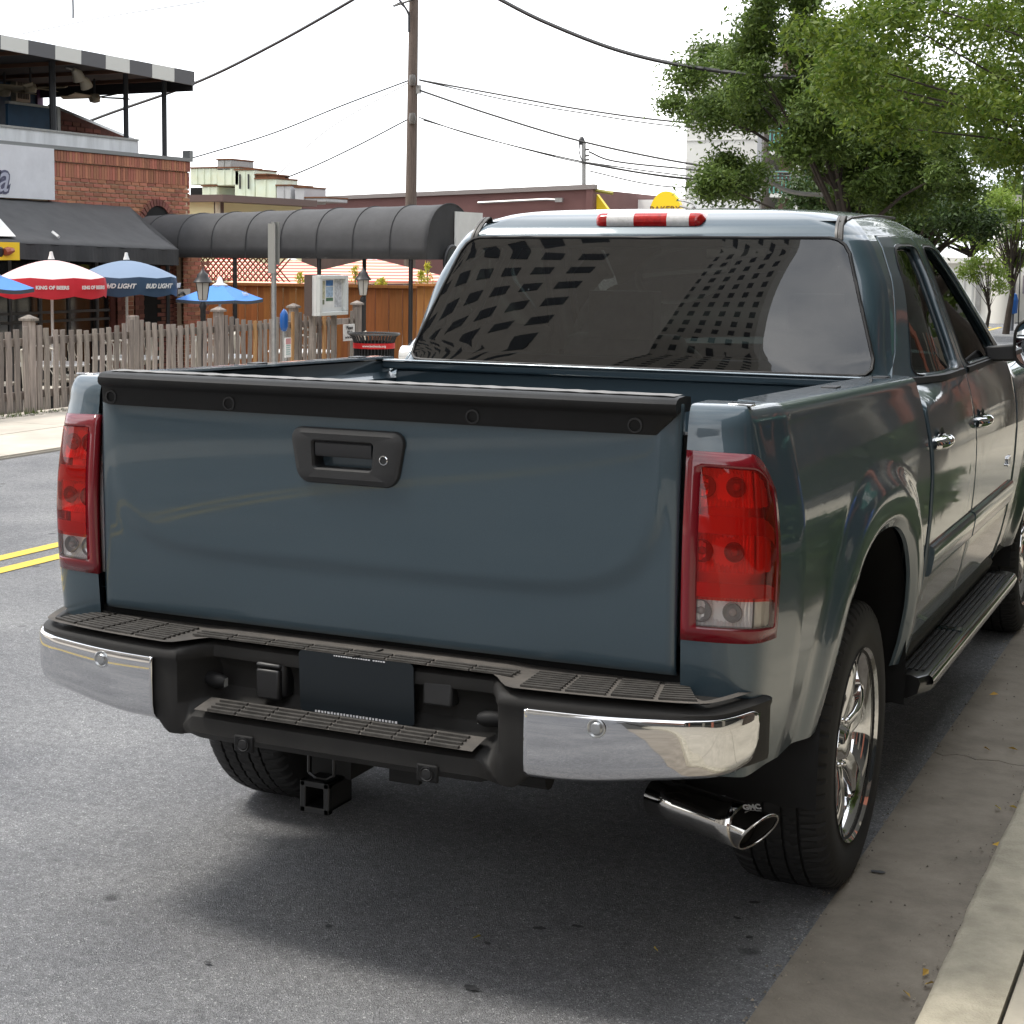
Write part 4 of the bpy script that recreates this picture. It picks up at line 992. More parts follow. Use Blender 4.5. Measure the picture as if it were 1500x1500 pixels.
    m.grid(rows, cv=True); m.add(rows[0], [tuple(range(9))]); RBD = m.build('running_board', mat('board_black', (.014, .014, .015), .28, 0, .5), T, smooth=40, recalc=True)
    m = MB(); m.grid([[(sg*(1.0165-.002), y, .433), (sg*1.0265, y, .426), (sg*1.0325, y, .412), (sg*1.0285, y, .396)] for y in np.linspace(1.84, 3.79, 12)]); m.build('chrome_edge', chrome, RBD, smooth=60, hint=(sg, 0, 0))
    for a_, b_ in ((1.86, 2.50), (2.56, 3.70)):
        m = MB()
        for j in range(6):
            x0 = .893+j*.019; m.box((min(sg*x0, sg*(x0+.011)), a_, .4375), (max(sg*x0, sg*(x0+.011)), b_, .4415))
        m.build('board_tread', mat('tread_rubber', (.02, .02, .02), .5, bump=(120, .8)), RBD, kind='stuff')
    m = MB(); m.box((sg*.876 if sg > 0 else -1.012, 2.505, .438), (1.012 if sg > 0 else -.876, 2.555, .4425)); m.build('board_joint_trim', mat('teal_trim', (.05, .08, .085), .2, .6, 1), RBD)
    for y in (2.1, 2.9, 3.6): m = MB(); m.box((sg*.55 if sg > 0 else -.9, y-.03, .40), (.9 if sg > 0 else -.55, y+.03, .43)); m.build('board_bracket', under, T)
text('SLT', .055, chrome, side3(3.52, .925, 1, .004), (0, 1, 0), (0, 0, 1), T, name='badge', ext=.003, bold=.001)

# ---- front end: fenders, bonnet, windscreen, nose
def fender(sg):
    AY2 = AY+3.645; rows = []
    ys_ = sorted(set(list(np.linspace(3.712, 5.72, 50))+[AY2-AA, AY2+AA]))
    for y in ys_:
        u_ = (y-AY2)/AA
        zb = AZ+AB*(1-abs(u_)**AN)**(1/AN) if abs(u_) < 1 else .50
        zb = max(.50, zb); row = []
        nose = .10*sm(5.2, 5.72, y)**1.5
        for k in range(16):
            z = zb+(1.235-zb)*k/15; row.append((sg*(prof(z)-nose+flare(y, z, AY2)*(1 if z < 1.2 else .4)), y, z))
        for dx, dz in ((-.02, .022), (-.06, .035), (-.12, .042)): row.append((row[15][0]+sg*dx, y, 1.235+dz-.06*sm(4.4, 5.7, y)))
        rows.append(row)
    m = MB(); m.grid(rows); o = m.build('front_fender', paint, T, smooth=40, hint=(sg, 0, .1)); o.modifiers.new('solid', 'SOLIDIFY').thickness = .012
    m = MB(); m.cbox((sg*.50, AY2, .72), (.03, 1.3, .6)); m.build('wheel_well_back', dark, T)
    m = MB(); rows = []
    for a in np.linspace(math.pi, 0, 24):
        c_, s_ = math.cos(a), math.sin(a); rows.append([(sg*x, AY2+(AA+.02)*math.copysign(abs(c_)**(2/AN), c_), AZ+(AB+.01)*abs(s_)**(2/AN)) for x in (.955, .56)])
    m.grid(rows); m.build('wheel_well_liner', blk, T, smooth=60)
for sg in (1, -1): fender(sg)
m = MB(); m.grid([[(x, y, 1.262+.035*(1-(x/.87)**2)-.10*sm(4.3, 5.75, y)**1.4+.05*(1-sm(3.7, 4.2, y))) for x in np.linspace(-.87, .87, 16)] for y in np.linspace(3.75, 5.70, 20)]); m.build('bonnet', paint, T, smooth=60, hint=(0, 0, 1))
m = MB(); m.box((-.90, 5.62, .62), (.90, 5.70, 1.16)); m.build('nose_panel', paint, T, bevel=.04)
m = MB(); m.box((-.45, 5.695, .80), (.45, 5.73, 1.10)); m.build('grille', chrome, T, bevel=.02)
m = MB(); m.box((-.98, 5.66, .45), (.98, 5.86, .68)); m.build('front_bumper', chrome, T, bevel=.05)
for sg in (1, -1): m = MB(); m.box((sg*.50 if sg > 0 else -.86, 5.69, .86), (.86 if sg > 0 else -.50, 5.72, 1.08)); m.build('headlight', mat('headlight_clear', (.7, .7, .72), .05, .5, 1), T, bevel=.02)
m = MB(); rows = []
for z in np.linspace(1.25, 1.79, 12):
    y = itp(z, FZ, FY); x = cabw(z)-.07; rows.append([(x*u_, y+.03+.10*(1-u_*u_), z) for u_ in np.linspace(-1, 1, 16)])
m.grid(rows); m.build('windscreen', glass_f, T, smooth=60, hint=(0, 1, .3))
m = MB(); m.tube([(.905, 4.46, 1.22), (.902, 4.44, 1.50), (.895, 4.41, 2.13)], [.0035, .0028, .0018], 6); m.tube([(.905, 4.46, 1.20), (.905, 4.46, 1.235)], .010, 10); m.build('radio_antenna', seal, T)
# ---- interior seen through the glass
cloth = mat('seat_cloth_grey', (.13, .13, .125), .9, noise=(30, .2)); trim = mat('interior_trim', (.10, .09, .08), .7)
m = MB(); m.box((-.78, 1.86, .62), (.78, 3.9, .68)); m.build('cabin_floor', trim, T)
for x0 in (-.40, .40):
    m = MB(); m.cbox((x0, 2.15, 1.02), (.70, .16, .62)); m.cbox((x0, 2.42, .82), (.70, .52, .16)); s_ = m.build('rear_seat', cloth, T, bevel=.04)
    m = MB(); m.cbox((x0+(.12 if x0 > 0 else -.12), 2.13, 1.40), (.27, .09, .15)); m.build('headrest', cloth, s_, bevel=.03)
    m = MB(); m.cbox((x0, 2.98, 1.08), (.50, .16, .66)); m.cbox((x0, 3.22, .84), (.50, .50, .18)); s_ = m.build('front_seat', cloth, T, bevel=.05)
    m = MB(); m.cbox((x0, 2.96, 1.485), (.27, .10, .19)); m.tube([(x0-.06, 2.97, 1.38), (x0-.06, 2.97, 1.45)], .007, 6); m.tube([(x0+.06, 2.97, 1.38), (x0+.06, 2.97, 1.45)], .007, 6); m.build('headrest', cloth, s_, bevel=.03)
m = MB(); m.box((-.80, 3.62, .90), (.80, 3.95, 1.26)); m.build('dashboard', trim, T, bevel=.05)
m = MB(); c_ = np.array([-.40, 3.50, 1.16]); m.tube([c_+.19*np.array([math.cos(a), math.sin(a)*.35, math.sin(a)*.94]) for a in np.linspace(0, 2*math.pi, 40)], .014, 8); m.tube([c_+np.array([-.17, 0, 0]), c_+np.array([.17, 0, 0])], .018, 6); m.build('steering_wheel', trim, T, smooth=60)
m = MB(); m.grid([[(x, y, 1.835) for x in (-.64, .64)] for y in (2.08, 2.98)]); m.build('headliner', mat('headliner_beige', (.35, .32, .27), .9), T)
m = MB(); m.cbox((.0, 3.12, 1.74), (.24, .02, .06)); m.build('inside_mirror', trim, T, bevel=.01)

# ================================================================== RESTAURANT ACROSS THE STREET
FX = -15.0; PZ = -.45
brick_m = mat('red_brick', (.37, .145, .088), .85, rnd=('obj', .28, .012), bump=(60, .5, .003)); brick_j = mat('red_brick_joined', (.37, .145, .088), .85, rnd=('isl', .28, .012), bump=(60, .5, .003))
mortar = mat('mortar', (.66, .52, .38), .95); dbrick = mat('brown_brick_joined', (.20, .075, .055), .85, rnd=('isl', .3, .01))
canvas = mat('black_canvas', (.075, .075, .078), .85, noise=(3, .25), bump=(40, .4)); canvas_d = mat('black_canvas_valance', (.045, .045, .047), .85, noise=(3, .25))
white = mat('white_paint', (.78, .78, .76), .5, noise=(4, .1)); dkmetal = mat('black_metal', (.018, .018, .02), .45); galv = mat('galvanised_steel', (.42, .42, .41), .45, .6, noise=(18, .25))
woodg = mat('weathered_wood', (.36, .31, .27), .9, rnd=('obj', .30, .01), noise=(2.5, .35), wave=(14, 14, 1.2), bump=(10, .6), c2=(.18, .155, .14))
woodn = mat('new_wood', (.55, .31, .13), .8, noise=(2.5, .25), wave=(14, 14, 1.2), rnd=('obj', .1))
cedar = mat('cedar_boards', (.40, .145, .036), .75, rnd=('obj', .16, .008), noise=(2, .35), wave=(12, 12, .9), bump=(10, .4)); cedar_l = mat('cedar_boards_light', (.62, .27, .075), .75, rnd=('obj', .12, .008), noise=(2, .3), wave=(12, 12, .9))
dglass = mat('dark_window_glass', (.012, .013, .014), .06, spec=.8)

yR = float(at(277, 300, x=FX)[1]); zTop = float(at(277, 232, x=FX)[2]); yL = 10.5
RB = thing('restaurant_building', (FX, 17, PZ), 'single storey red brick restaurant with white sign board and roof terrace', 'building')
m = MB(); m.box((FX-9, yL, PZ), (FX-.014, yR-.014, zTop-.06)); m.build('wall', mortar, RB)
sgnR = at(74, 225, x=FX); sgnT = float(at(74, 218, x=FX)[2]); sgnB = float(at(74, 293, x=FX)[2]); sgnY = float(sgnR[1])
awnT = float(at(150, 300, x=FX)[2])
# bricks of the front: the ones in sight above the awning are single pieces
bme = {}
def brick_mesh(L_, H_, tag_):
    if tag_ in bme: return bme[tag_]
    m = MB(); m.box((-.03, -L_/2, -H_/2), (.006, L_/2, H_/2)); o = m.build('brick', brick_m, None); me = o.data; bpy.data.objects.remove(o); bme[tag_] = me; return me
cnt = 0; joined = MB()
BLn, BHt, JT = .208, .050, .021
z = zTop-.50; row = 0
single = []
rest = []
while z > PZ+.03:
    y = yR-.014+.014-(BLn/2)-(0 if row % 2 else BLn/2+JT/2)+.004
    while y > yL:
        if z > sgnB-.05 and y < sgnY-.0: pass
        else:
            vis = z > awnT-.12 and y > sgnY
            (single if vis else rest).append((y, z))
        y -= BLn+JT
    z -= BHt+JT; row += 1
arch_c = at(233, 330, x=FX); 
single.sort(key=lambda p: -p[1]*10+abs(p[0]-18)*.1)
brs = []
for i, (y, z) in enumerate(single[:235]):
    o = bpy.data.objects.new('brick', brick_mesh(BLn, BHt, 'b')); o.location = (0+rng.uniform(-.002, .002)-0, y-17, z-PZ); col.objects.link(o); o.parent = RB; cnt += 1
for y, z in single[235:]+rest: joined.box((FX-.03, y-BLn/2, z-BHt/2), (FX+.004+rng.uniform(-.002, .002), y+BLn/2, z+BHt/2))
# soldier course and projecting rowlock at the top
y = yR-.035; k = 0
while y > yL:
    if y > sgnY+2.6 and k < 60:
        o = bpy.data.objects.new('brick', brick_mesh(.060, .222, 's')); o.location = (.004, y-17, zTop-.36-PZ); col.objects.link(o); o.parent = RB
    else: joined.box((FX-.03, y-.03, zTop-.47), (FX+.010, y+.03, zTop-.25))
    joined.box((FX-.03, y-.03, zTop-.235), (FX+.035, y+.03, zTop-.065)); y -= .072; k += 1
# end wall facing the side and the return
y0 = yR
for r_ in range(int((zTop-PZ-.3)/(BHt+JT))):
    z = PZ+.04+r_*(BHt+JT); x = FX-.1-(.11 if r_ % 2 else 0)
    while x > FX-4: joined.box((x-.11, yR-.03, z-.03), (x+.11, yR+.004, z+.03)); x -= .234
joined.build('joined_bricks', brick_j, RB, kind='stuff')
m = MB(); m.box((FX-9, yL, zTop-.06), (FX+.055, yR+.05, zTop)); m.box((FX-.1, yR-.04, zTop), (FX+.05, yR+.06, zTop+.13)); m.build('coping', mat('grey_coping', (.25, .26, .26), .5, .4), RB)
# arch over the doorway
m = MB()
ac = at(229, 325, x=FX); ar = .50
for k in range(19):
    a = math.pi*k/18; c_ = np.array([FX+.012, ac[1]+ar*math.cos(a), ac[2]-.18+ar*math.sin(a)]); t_ = np.array([0, -math.sin(a), math.cos(a)]); n_ = np.array([0, math.cos(a), math.sin(a)])
    q = [c_-t_*.030-n_*.05, c_+t_*.030-n_*.05, c_+t_*.036+n_*.06, c_-t_*.036+n_*.06]; m.prism(q, (.03, 0, 0))
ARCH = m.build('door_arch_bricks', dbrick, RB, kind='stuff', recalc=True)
m = MB(); m.prism([(FX+.009, ac[1]+.46*math.cos(a), ac[2]-.18+.46*math.sin(a)) for a in np.linspace(0, math.pi, 13)]+[(FX+.009, ac[1]-.5, PZ), (FX+.009, ac[1]+.5, PZ)], (.01, 0, 0)); m.build('doorway', dark, RB)
# sign board with script lettering
m = MB(); m.box((FX+.02, yL, sgnB), (FX+.07, sgnY, sgnT)); SB = m.build('sign_board', mat('sign_white', (.70, .71, .74), .4, noise=(3, .12)), RB)
L1 = at(6, 262, x=FX+.08)
text('Anita', .62, mat('script_outline', (.10, .10, .16), .5), (FX+.073, L1[1]-.58, L1[2]), (0, 1, -.0), (0, .0, 1), SB, ext=.002, shear=.35, bold=.035)  # dark outline behind the letters, part of the print
text('Anita', .62, mat('script_grey', (.42, .43, .52), .4), (FX+.080, L1[1]-.58, L1[2]), (0, 1, -.0), (0, .0, 1), SB, ext=.002, shear=.35)
# shop front under the awning
by_ = float(at(157, 430, x=FX)[1])
m = MB(); m.box((FX+.005, yL, PZ), (FX+.03, by_, 1.75)); m.build('shop_window_glass', dglass, RB)
gm = mat('mullion_grey', (.10, .10, .10), .5)
for u in (15, 59, 101, 142):
    y = float(at(u, 440, x=FX+.04)[1]); m = MB(); m.box((FX+.03, y-.022, PZ), (FX+.06, y+.022, 1.7)); m.build('mullion', gm, RB)
for v in (457, 470): z = float(at(80, v, x=FX)[2]); m = MB(); m.box((FX+.03, yL, z-.02), (FX+.055, by_, z+.02)); m.build('mullion', gm, RB)
def pier(u0, u1, name, mm, x=FX):
    a = float(at(u0, 430, x=x)[1]); b = float(at(u1, 430, x=x)[1]); j = MB()
    m = MB(); m.box((x+.0, a, PZ), (x+.16, b, 1.72)); P_ = m.build(name, mortar if mm is brick_j else dbrick, RB)
    z = PZ+.04; r_ = 0
    while z < 1.70:
        y = a+.11-(.115 if r_ % 2 else 0)
        while y < b+.05:
            y1, y2 = max(a, y-.11), min(b, y+.11)
            if y2-y1 > .03: j.box((x+.12, y1, z-.03), (x+.172, y2, z+.03))
            y += .232
        z += .072; r_ += 1
    j.build('pier_bricks', mm, P_, kind='stuff')
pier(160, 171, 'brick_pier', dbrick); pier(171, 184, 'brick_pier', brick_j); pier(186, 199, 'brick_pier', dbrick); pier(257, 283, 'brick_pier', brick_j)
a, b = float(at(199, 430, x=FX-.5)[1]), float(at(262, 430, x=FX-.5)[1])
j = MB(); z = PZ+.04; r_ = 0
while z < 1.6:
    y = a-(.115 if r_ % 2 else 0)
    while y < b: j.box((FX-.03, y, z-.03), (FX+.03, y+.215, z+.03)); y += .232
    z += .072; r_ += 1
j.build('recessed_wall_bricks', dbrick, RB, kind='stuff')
for (u0, v0, u1, v1) in ((260, 423, 278, 435), (260, 440, 279, 444)):
    p, q = at(u0, v1, x=FX+.18), at(u1, v0, x=FX+.18); m = MB(); m.box((FX+.175, p[1], p[2]), (FX+.19, q[1], q[2])); s_ = m.build('door_notice', white, RB)
m = MB(); m.tube([at(262, 432, x=FX+.2), at(268, 428, x=FX+.2), at(272, 433, x=FX+.2)], .018, 5); m.build('notice_print', dkmetal, s_)

# sloped awning
AW = thing('awning', (FX+.8, 16, 1.9), 'long sloping black canvas awning over the restaurant windows', 'awning')
AX = FX+1.55
tl, tr_ = at(-60, 286, x=FX+.01), at(190, 303, x=FX+.01); bl_, br_ = at(-60, 352, x=AX), at(262, 366, x=AX); vl, vr = at(-60, 376, x=AX), at(262, 389, x=AX)
rb = np.array([FX+.01, br_[1], br_[2]]); P = []
for t_ in np.linspace(0, 1, 26):
    a_, b_ = tl+(tr_-tl)*t_, bl_+(br_-bl_)*t_
    P.append([a_+(b_-a_)*s+np.array([0, 0, -.05*math.sin(math.pi*s)+.004*math.sin(t_*40)]) for s in np.linspace(0, 1, 8)])
m = MB(); m.grid(P); m.build('canvas_top', canvas, AW, hint=(1, 0, 1), smooth=60, solid=.01)
m = MB(); m.grid([[tr_+(rb-tr_)*s, br_*s+tr_*(1-s)] for s in np.linspace(0, 1, 6)]); m.build('canvas_end', canvas, AW, hint=(0, 1, 1))
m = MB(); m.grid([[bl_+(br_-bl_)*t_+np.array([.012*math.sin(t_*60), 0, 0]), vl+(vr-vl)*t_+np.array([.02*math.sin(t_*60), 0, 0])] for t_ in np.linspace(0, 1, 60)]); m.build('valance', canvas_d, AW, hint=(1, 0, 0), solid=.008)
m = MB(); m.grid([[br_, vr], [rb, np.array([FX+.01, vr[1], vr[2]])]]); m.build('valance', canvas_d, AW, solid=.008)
a_, b_ = bl_+(br_-bl_)*.28, tl+(tr_-tl)*.3
q = [at(-60, 300, x=FX+.9), at(0, 321, x=FX+1.0), at(23, 347, x=AX+.03), at(-60, 347, x=AX+.03)]
def on_awn(u, v):                  # point where a ray meets the sloping canvas plane
    d = fw+rt*(u-CX)/F-up*(v-CY)/F; n_ = np.cross(tr_-tl, bl_-tl); n_ /= np.linalg.norm(n_); n_ *= np.sign(n_[0]); t_ = np.dot(tl+n_*.02-CAM, n_)/np.dot(d, n_); return CAM+d*t_
m = MB(); m.prism([on_awn(-50, 318), on_awn(0, 321), on_awn(23, 347), on_awn(-50, 345)], (.006, 0, .006)); m.build('white_canvas_print', white, AW, recalc=True)
p, q = on_awn(77, 340), on_awn(86, 347); m = MB(); m.tube([p, q], .025, 4); m.build('scratch_mark', white, AW)
p, q = at(-40, 381, x=AX+.03), at(26, 355, x=AX+.03)
YS = thing('yellow_sign', (AX+.05, q[1], p[2]), 'yellow banner with a picture of a knife hung on the black awning', 'sign')
m = MB(); m.box((AX+.04, p[1], p[2]), (AX+.06, q[1], q[2])); m.build('banner', mat('banner_yellow', (.85, .58, .02), .5), YS)
m = MB(); m.tube([at(u, v, x=AX+.07) for u, v in ((6, 369), (12, 368), (19, 366.5))], [.05, .06, .035], 8); m.build('knife_handle', mat('brown_print', (.30, .07, .03), .5), YS); m = MB(); m.lathe([(0, .0), (.07, .0), (.05, .012), (0, .012)], at(1, 369, x=AX+.06), 'x', 12); m.build('dark_print', dkmetal, YS)

# roof terrace with striped canopy
TR = thing('terrace_canopy', (FX, 17, zTop), 'flat terrace canopy with black and white striped valance on the restaurant roof', 'canopy')
us = [-38, 1, 41.5, 81, 119, 155, 190, 223, 255.5, 285]; topv = lambda u: 50.5+(105-50.5)*(u/285); botv = lambda u: 71.5+(125.5-71.5)*(u/285)
dkst, wst = mat('stripe_dark', (.11, .11, .115), .8), mat('stripe_white', (.62, .62, .58), .8)
for i in range(9):
    a1, a2, b1, b2 = at(us[i], topv(us[i]), x=FX), at(us[i+1], topv(us[i+1]), x=FX), at(us[i], botv(us[i]), x=FX), at(us[i+1], botv(us[i+1]), x=FX)
    m = MB(); m.prism([b1, b2, a2, a1], (-.03, 0, 0)); m.build('valance_stripe', dkst if i % 2 == 0 else wst, TR, recalc=True)
e1, e2 = at(285, 106, x=FX), at(-38, 44, x=FX); yE = float(e1[1]); zc_ = float(e1[2]); CDX = 5.3
m = MB(); m.box((FX-CDX, yL-1, zc_-.10), (FX-.032, yE-.01, zc_-.02)); m.box((FX-CDX, yE-.03, zc_-.32), (FX-.032, yE, zc_-.02)); m.build('canopy_roof', mat('canopy_dark', (.022, .021, .022), .9), TR)
m = MB()
for k in range(7): m.box((FX-CDX, yE-.3-k*1.4, zc_-.16), (FX-.05, yE-.25-k*1.4, zc_-.10))
m.build('canopy_rafters', mat('rafter_brown', (.10, .05, .03), .9), TR, kind='stuff')
for u, v, xx in ((78, 200, FX-.6), (185, 205, FX-.6), (241, 210, FX-.4)):
    p = at(u, v, x=xx); m = MB(); m.tube([(xx, p[1], zTop-.25 if u != 241 else zTop-.02), (xx, p[1], zc_-.1)], .055 if u == 78 else .045, 8); m.build('canopy_post', mat('post_black', (.03, .032, .036), .6), TR)
# rail, back wall, side parapet
RWm = mat('white_rail_panel', (.90, .92, .95), .35, .3, noise=(2.2, .3), wave=(1, 1.2, .2))
TW = thing('terrace_windbreak', (FX-.25, 16, zTop), 'white metal rail panel along the front of the roof terrace', 'railing')
yw = float(at(201, 208, x=FX-.25)[1]); z1 = float(at(100, 196, x=FX-.25)[2])
m = MB(); m.box((FX-.28, yL, zTop-.02), (FX-.23, yw, z1)); m.build('rail_panel', RWm, TW)
m = MB(); m.box((FX-.30, yL, z1), (FX-.21, yw, z1+.03)); m.build('rail_cap', galv, TW)
BK = thing('terrace_room', (FX-4, 15, zTop), 'blue painted rooftop room with a window unit behind the terrace', 'room')
blu = mat('blue_paint', (.015, .06, .12), .6, noise=(3, .4)); pur = mat('purple_paint', (.08, .03, .09), .6)
xb = FX-3.4; p = at(62, 150, x=xb)
m = MB(); m.box((xb-1, yL-2, zTop-.1), (xb, float(at(52, 150, x=xb)[1]), zc_-.12)); m.build('wall', blu, BK)
m = MB(); m.box((xb-.9, float(at(52, 150, x=xb)[1]), zTop-.1), (xb+.05, float(at(60, 150, x=xb)[1]), zc_-.11)); m.build('corner_post', pur, BK)
a_, b_ = at(18, 148, x=xb+.03), at(38, 116, x=xb+.03); m = MB(); m.box((xb, a_[1], a_[2]), (xb+.12, b_[1], b_[2])); ac_ = m.build('window_unit', mat('ac_beige', (.30, .28, .22), .6), BK)
m = MB()
for k in range(7): y_ = a_[1]+.06+(b_[1]-a_[1]-.12)*k/6; m.box((xb+.12, y_-.012, a_[2]+.05), (xb+.13, y_+.012, b_[2]-.05))
m.build('grille_slats', mat('ac_dark', (.06, .055, .045), .7), ac_, kind='stuff')
a_, b_ = at(12, 182, x=FX-1.2), at(80, 160, x=FX-1.2); m = MB(); m.box((FX-1.25, a_[1], zTop-.3), (FX-1.2, b_[1], b_[2])); m.build('blue_screen', blu, BK)
m = MB(); m.box((FX-1.26, a_[1], b_[2]), (FX-1.18, b_[1]+.05, b_[2]+.04)); m.box((FX-1.24, b_[1]+.02, zTop-.3), (FX-1.16, b_[1]+.1, b_[2]+.05)); m.build('screen_frame', galv, BK)
PW = thing('sloping_parapet', (FX-2, 19, zTop), 'brick side parapet sloping down behind the terrace posts', 'wall')
xp = FX-1.6; q = [at(80, 158, x=xp), at(203, 209, x=xp), at(203, 222, x=xp), at(80, 222, x=xp)]
m = MB(); m.prism(q, (-.25, 0, 0)); m.build('brickwork', mat('parapet_brick', (.16, .06, .045), .9, noise=(9, .4)), PW, recalc=True)
j = MB()
for r_ in range(12):
    z_ = q[2][2]+.04+r_*.08; 
    for k in range(30):
        y_ = q[0][1]+k*.235+(.115 if r_ % 2 else 0); top_ = itp(y_+.2, [q[0][1], q[1][1]], [q[0][2], q[1][2]])
        if z_+.03 < top_-.03 and y_+.2 < q[1][1]: j.box((xp-.02, y_, z_-.03), (xp+.012, y_+.21, z_+.03))
j.build('parapet_bricks', mat('parapet_brick_pieces', (.19, .065, .045), .9, rnd=('isl', .35, .01)), PW, kind='stuff')
m = MB(); m.tube([q[0]+[-.1, 0, .02], q[1]+[-.1, 0, .02]], .06, 5); m.build('coping', galv, PW)
# ceiling fans and flood lamps under the canopy
def fan(u, v, xx, label, tilt):
    p = at(u, v, x=xx); p[2] = zc_-.42; f_ = thing('ceiling_fan', p, label, 'fan', 'ceiling fans under the terrace canopy')
    m = MB(); m.tube([p, (p[0], p[1], zc_-.1)], .02, 6); m.build('down_rod', dkmetal, f_)
    m = MB(); m.lathe([(0, -.10), (.09, -.08), (.11, 0), (.08, .06), (0, .07)], tuple(p), 'z', 14); m.build('motor', mat('fan_beige', (.35, .30, .22), .5), f_, smooth=50)
    for k in range(5):
        a = tilt+k*2*math.pi/5; d_ = np.array([math.cos(a), math.sin(a), .0]); n_ = np.array([-d_[1], d_[0], .25]); m = MB(); m.prism([p+d_*.12-n_*.05, p+d_*.62-n_*.08, p+d_*.62+n_*.08, p+d_*.12+n_*.05], (0, 0, .012)); m.build('fan_blade', mat('blade_beige', (.33, .27, .18), .6), f_, recalc=True)
fan(44, 88, FX-1.6, 'beige ceiling fan nearest the blue rooftop room', .3); fan(138, 104, FX-1.7, 'beige ceiling fan near the right hand end of the terrace canopy', .9); fan(6, 96, FX-2.4, 'ceiling fan at the left edge of the picture', .1)
for u, v in ((113, 108), (124, 119)):
    p = at(u, v, x=FX-.9); fl = thing('flood_lamp', p, 'pale flood lamp under the canopy, '+('left' if u == 113 else 'right and lower')+' of the pair', 'lamp', 'flood lamps under the canopy')
    m = MB(); m.tube([p+[0, -.10, .06], p+[0, 0, 0], p+[0, .06, -.10]], [.04, .09, .11], 8); m.build('lamp_head', mat('lamp_cream', (.55, .50, .40), .5), fl, smooth=50); m = MB(); m.tube([p+[0, -.10, .06], (p[0], p[1]-.3, zc_-.12)], .015, 5); m.build('lamp_arm', galv, fl)

# barrel canopy from the door to the street
BC_ = thing('barrel_canopy', (-12, 20.3, 2), 'long black barrel shaped entrance canopy on posts reaching out to the street', 'canopy')
cY, cR = 20.55, .80; zB = 1.645; X0, X1 = -15.25, -9.45
def ring(x, r=1.0, sag=0):
    zc2 = 1.73; top = itp(x, [X0, X1], [2.34, 2.50]); P = [(x, cY-cR, zB-.0)]
    for a in np.linspace(math.pi, 0, 19): P.append((x, cY+cR*r*math.cos(a), zc2+.10+(top-zc2-.10)*r*abs(math.sin(a))**.8))
    P.append((x, cY+cR, zB)); return P
nb = 9; rows = []
for i in range(nb*6+1):
    t_ = i/(nb*6); ph = (i % 6)/6; rows.append(ring(X0+(X1-X0)*t_, 1.0-.014*math.sin(math.pi*ph)))
m = MB(); m.grid(rows); m.build('canvas_barrel', canvas, BC_, smooth=28, hint=(0, 0, 1), solid=.008)
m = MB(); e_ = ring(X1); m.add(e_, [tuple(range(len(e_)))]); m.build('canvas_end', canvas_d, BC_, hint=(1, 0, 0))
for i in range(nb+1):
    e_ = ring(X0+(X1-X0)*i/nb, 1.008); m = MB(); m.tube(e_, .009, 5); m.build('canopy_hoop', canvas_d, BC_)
for x, y in ((-9.75, cY-cR+.05), (-9.75, cY+cR-.05), (-11.35, cY-cR+.05), (-12.9, cY-cR+.05), (-14.2, cY-cR+.05), (-11.35, cY+cR-.05)):
    m = MB(); m.tube([(x, y, PZ if x < -9.9 else .02), (x, y, zB+.05)], .035, 8); m.build('canopy_post', dkmetal, BC_, smooth=50)
m = MB(); p, q = at(667, 372, x=X1+.03), at(706, 312, x=X1+.03); m.box((X1+.01, p[1], p[2]), (X1+.03, p[1]+1.02, q[2])); sb_ = m.build('end_sign', white, BC_)
pc = at(694, 343, x=X1+.04); m = MB(); m.lathe([(0, 0), (.05, 0), (.05, .004), (0, .004)], tuple(pc), 'x', 10); m.build('sign_print', mat('print_green', (.03, .10, .09), .5), sb_)
hb = thing('hanging_ring_lamp', at(655, 385, x=-9.3), 'round dark hanging fixture below the street end of the barrel canopy', 'fixture')
p = at(662, 385, x=-9.35); m = MB(); m.tube([p+np.array([0, .25*math.cos(a), .25*math.sin(a)]) for a in np.linspace(0, 2*math.pi, 24)], .035, 8, cap=False); m.build('ring', dkmetal, hb, smooth=60)
m = MB(); m.lathe([(0, -.02), (.20, -.02), (.22, .02), (0, .05)], tuple(p), 'x', 20); m.build('ring_glass', mat('frosted_dark', (.06, .07, .07), .3), hb, smooth=40); m = MB(); m.tube([p+[0, 0, .25], (p[0]-.2, p[1], zB+.1)], .015, 5); m.build('bracket', dkmetal, hb)

# ---- picket fence
PF = thing('picket_fence', (-9.7, 14, .03), 'weathered grey picket fence with scalloped top along the far sidewalk', 'fence')
fx = -9.7; posts = [8.87, 10.712, 12.57, 14.363, 16.2, 17.99]; pk = {}
for j in range(4):
    r = np.random.default_rng(j); w_ = .066+.012*r.random(); m = MB(); b1, b2 = r.uniform(-.012, .012, 2)
    m.grid([[(-.011, -w_/2+b, zz), (.011, -w_/2+b, zz), (.011, w_/2+b, zz), (-.011, w_/2+b, zz)] for zz, b in ((0, 0), (.33, b1), (.66, b2), (1, 0))], cv=True); m.f.append((0, 1, 2, 3)); m.f.append((15, 14, 13, 12)); pk[j] = m
def picket(y, h, mm, lean):
    j = int(rng.integers(4)); key = ('pk', j, mm.name)
    if key not in bme: o = MB(); o.v, o.f = pk[j].v, pk[j].f; q = o.build('picket', mm); bme[key] = q.data; bpy.data.objects.remove(q)
    o = bpy.data.objects.new('picket', bme[key]); o.location = (0.04, y-14, .02); o.scale = (1, 1, h); o.rotation_euler = (lean, 0, rng.uniform(-.12, .12)); col.objects.link(o); o.parent = PF
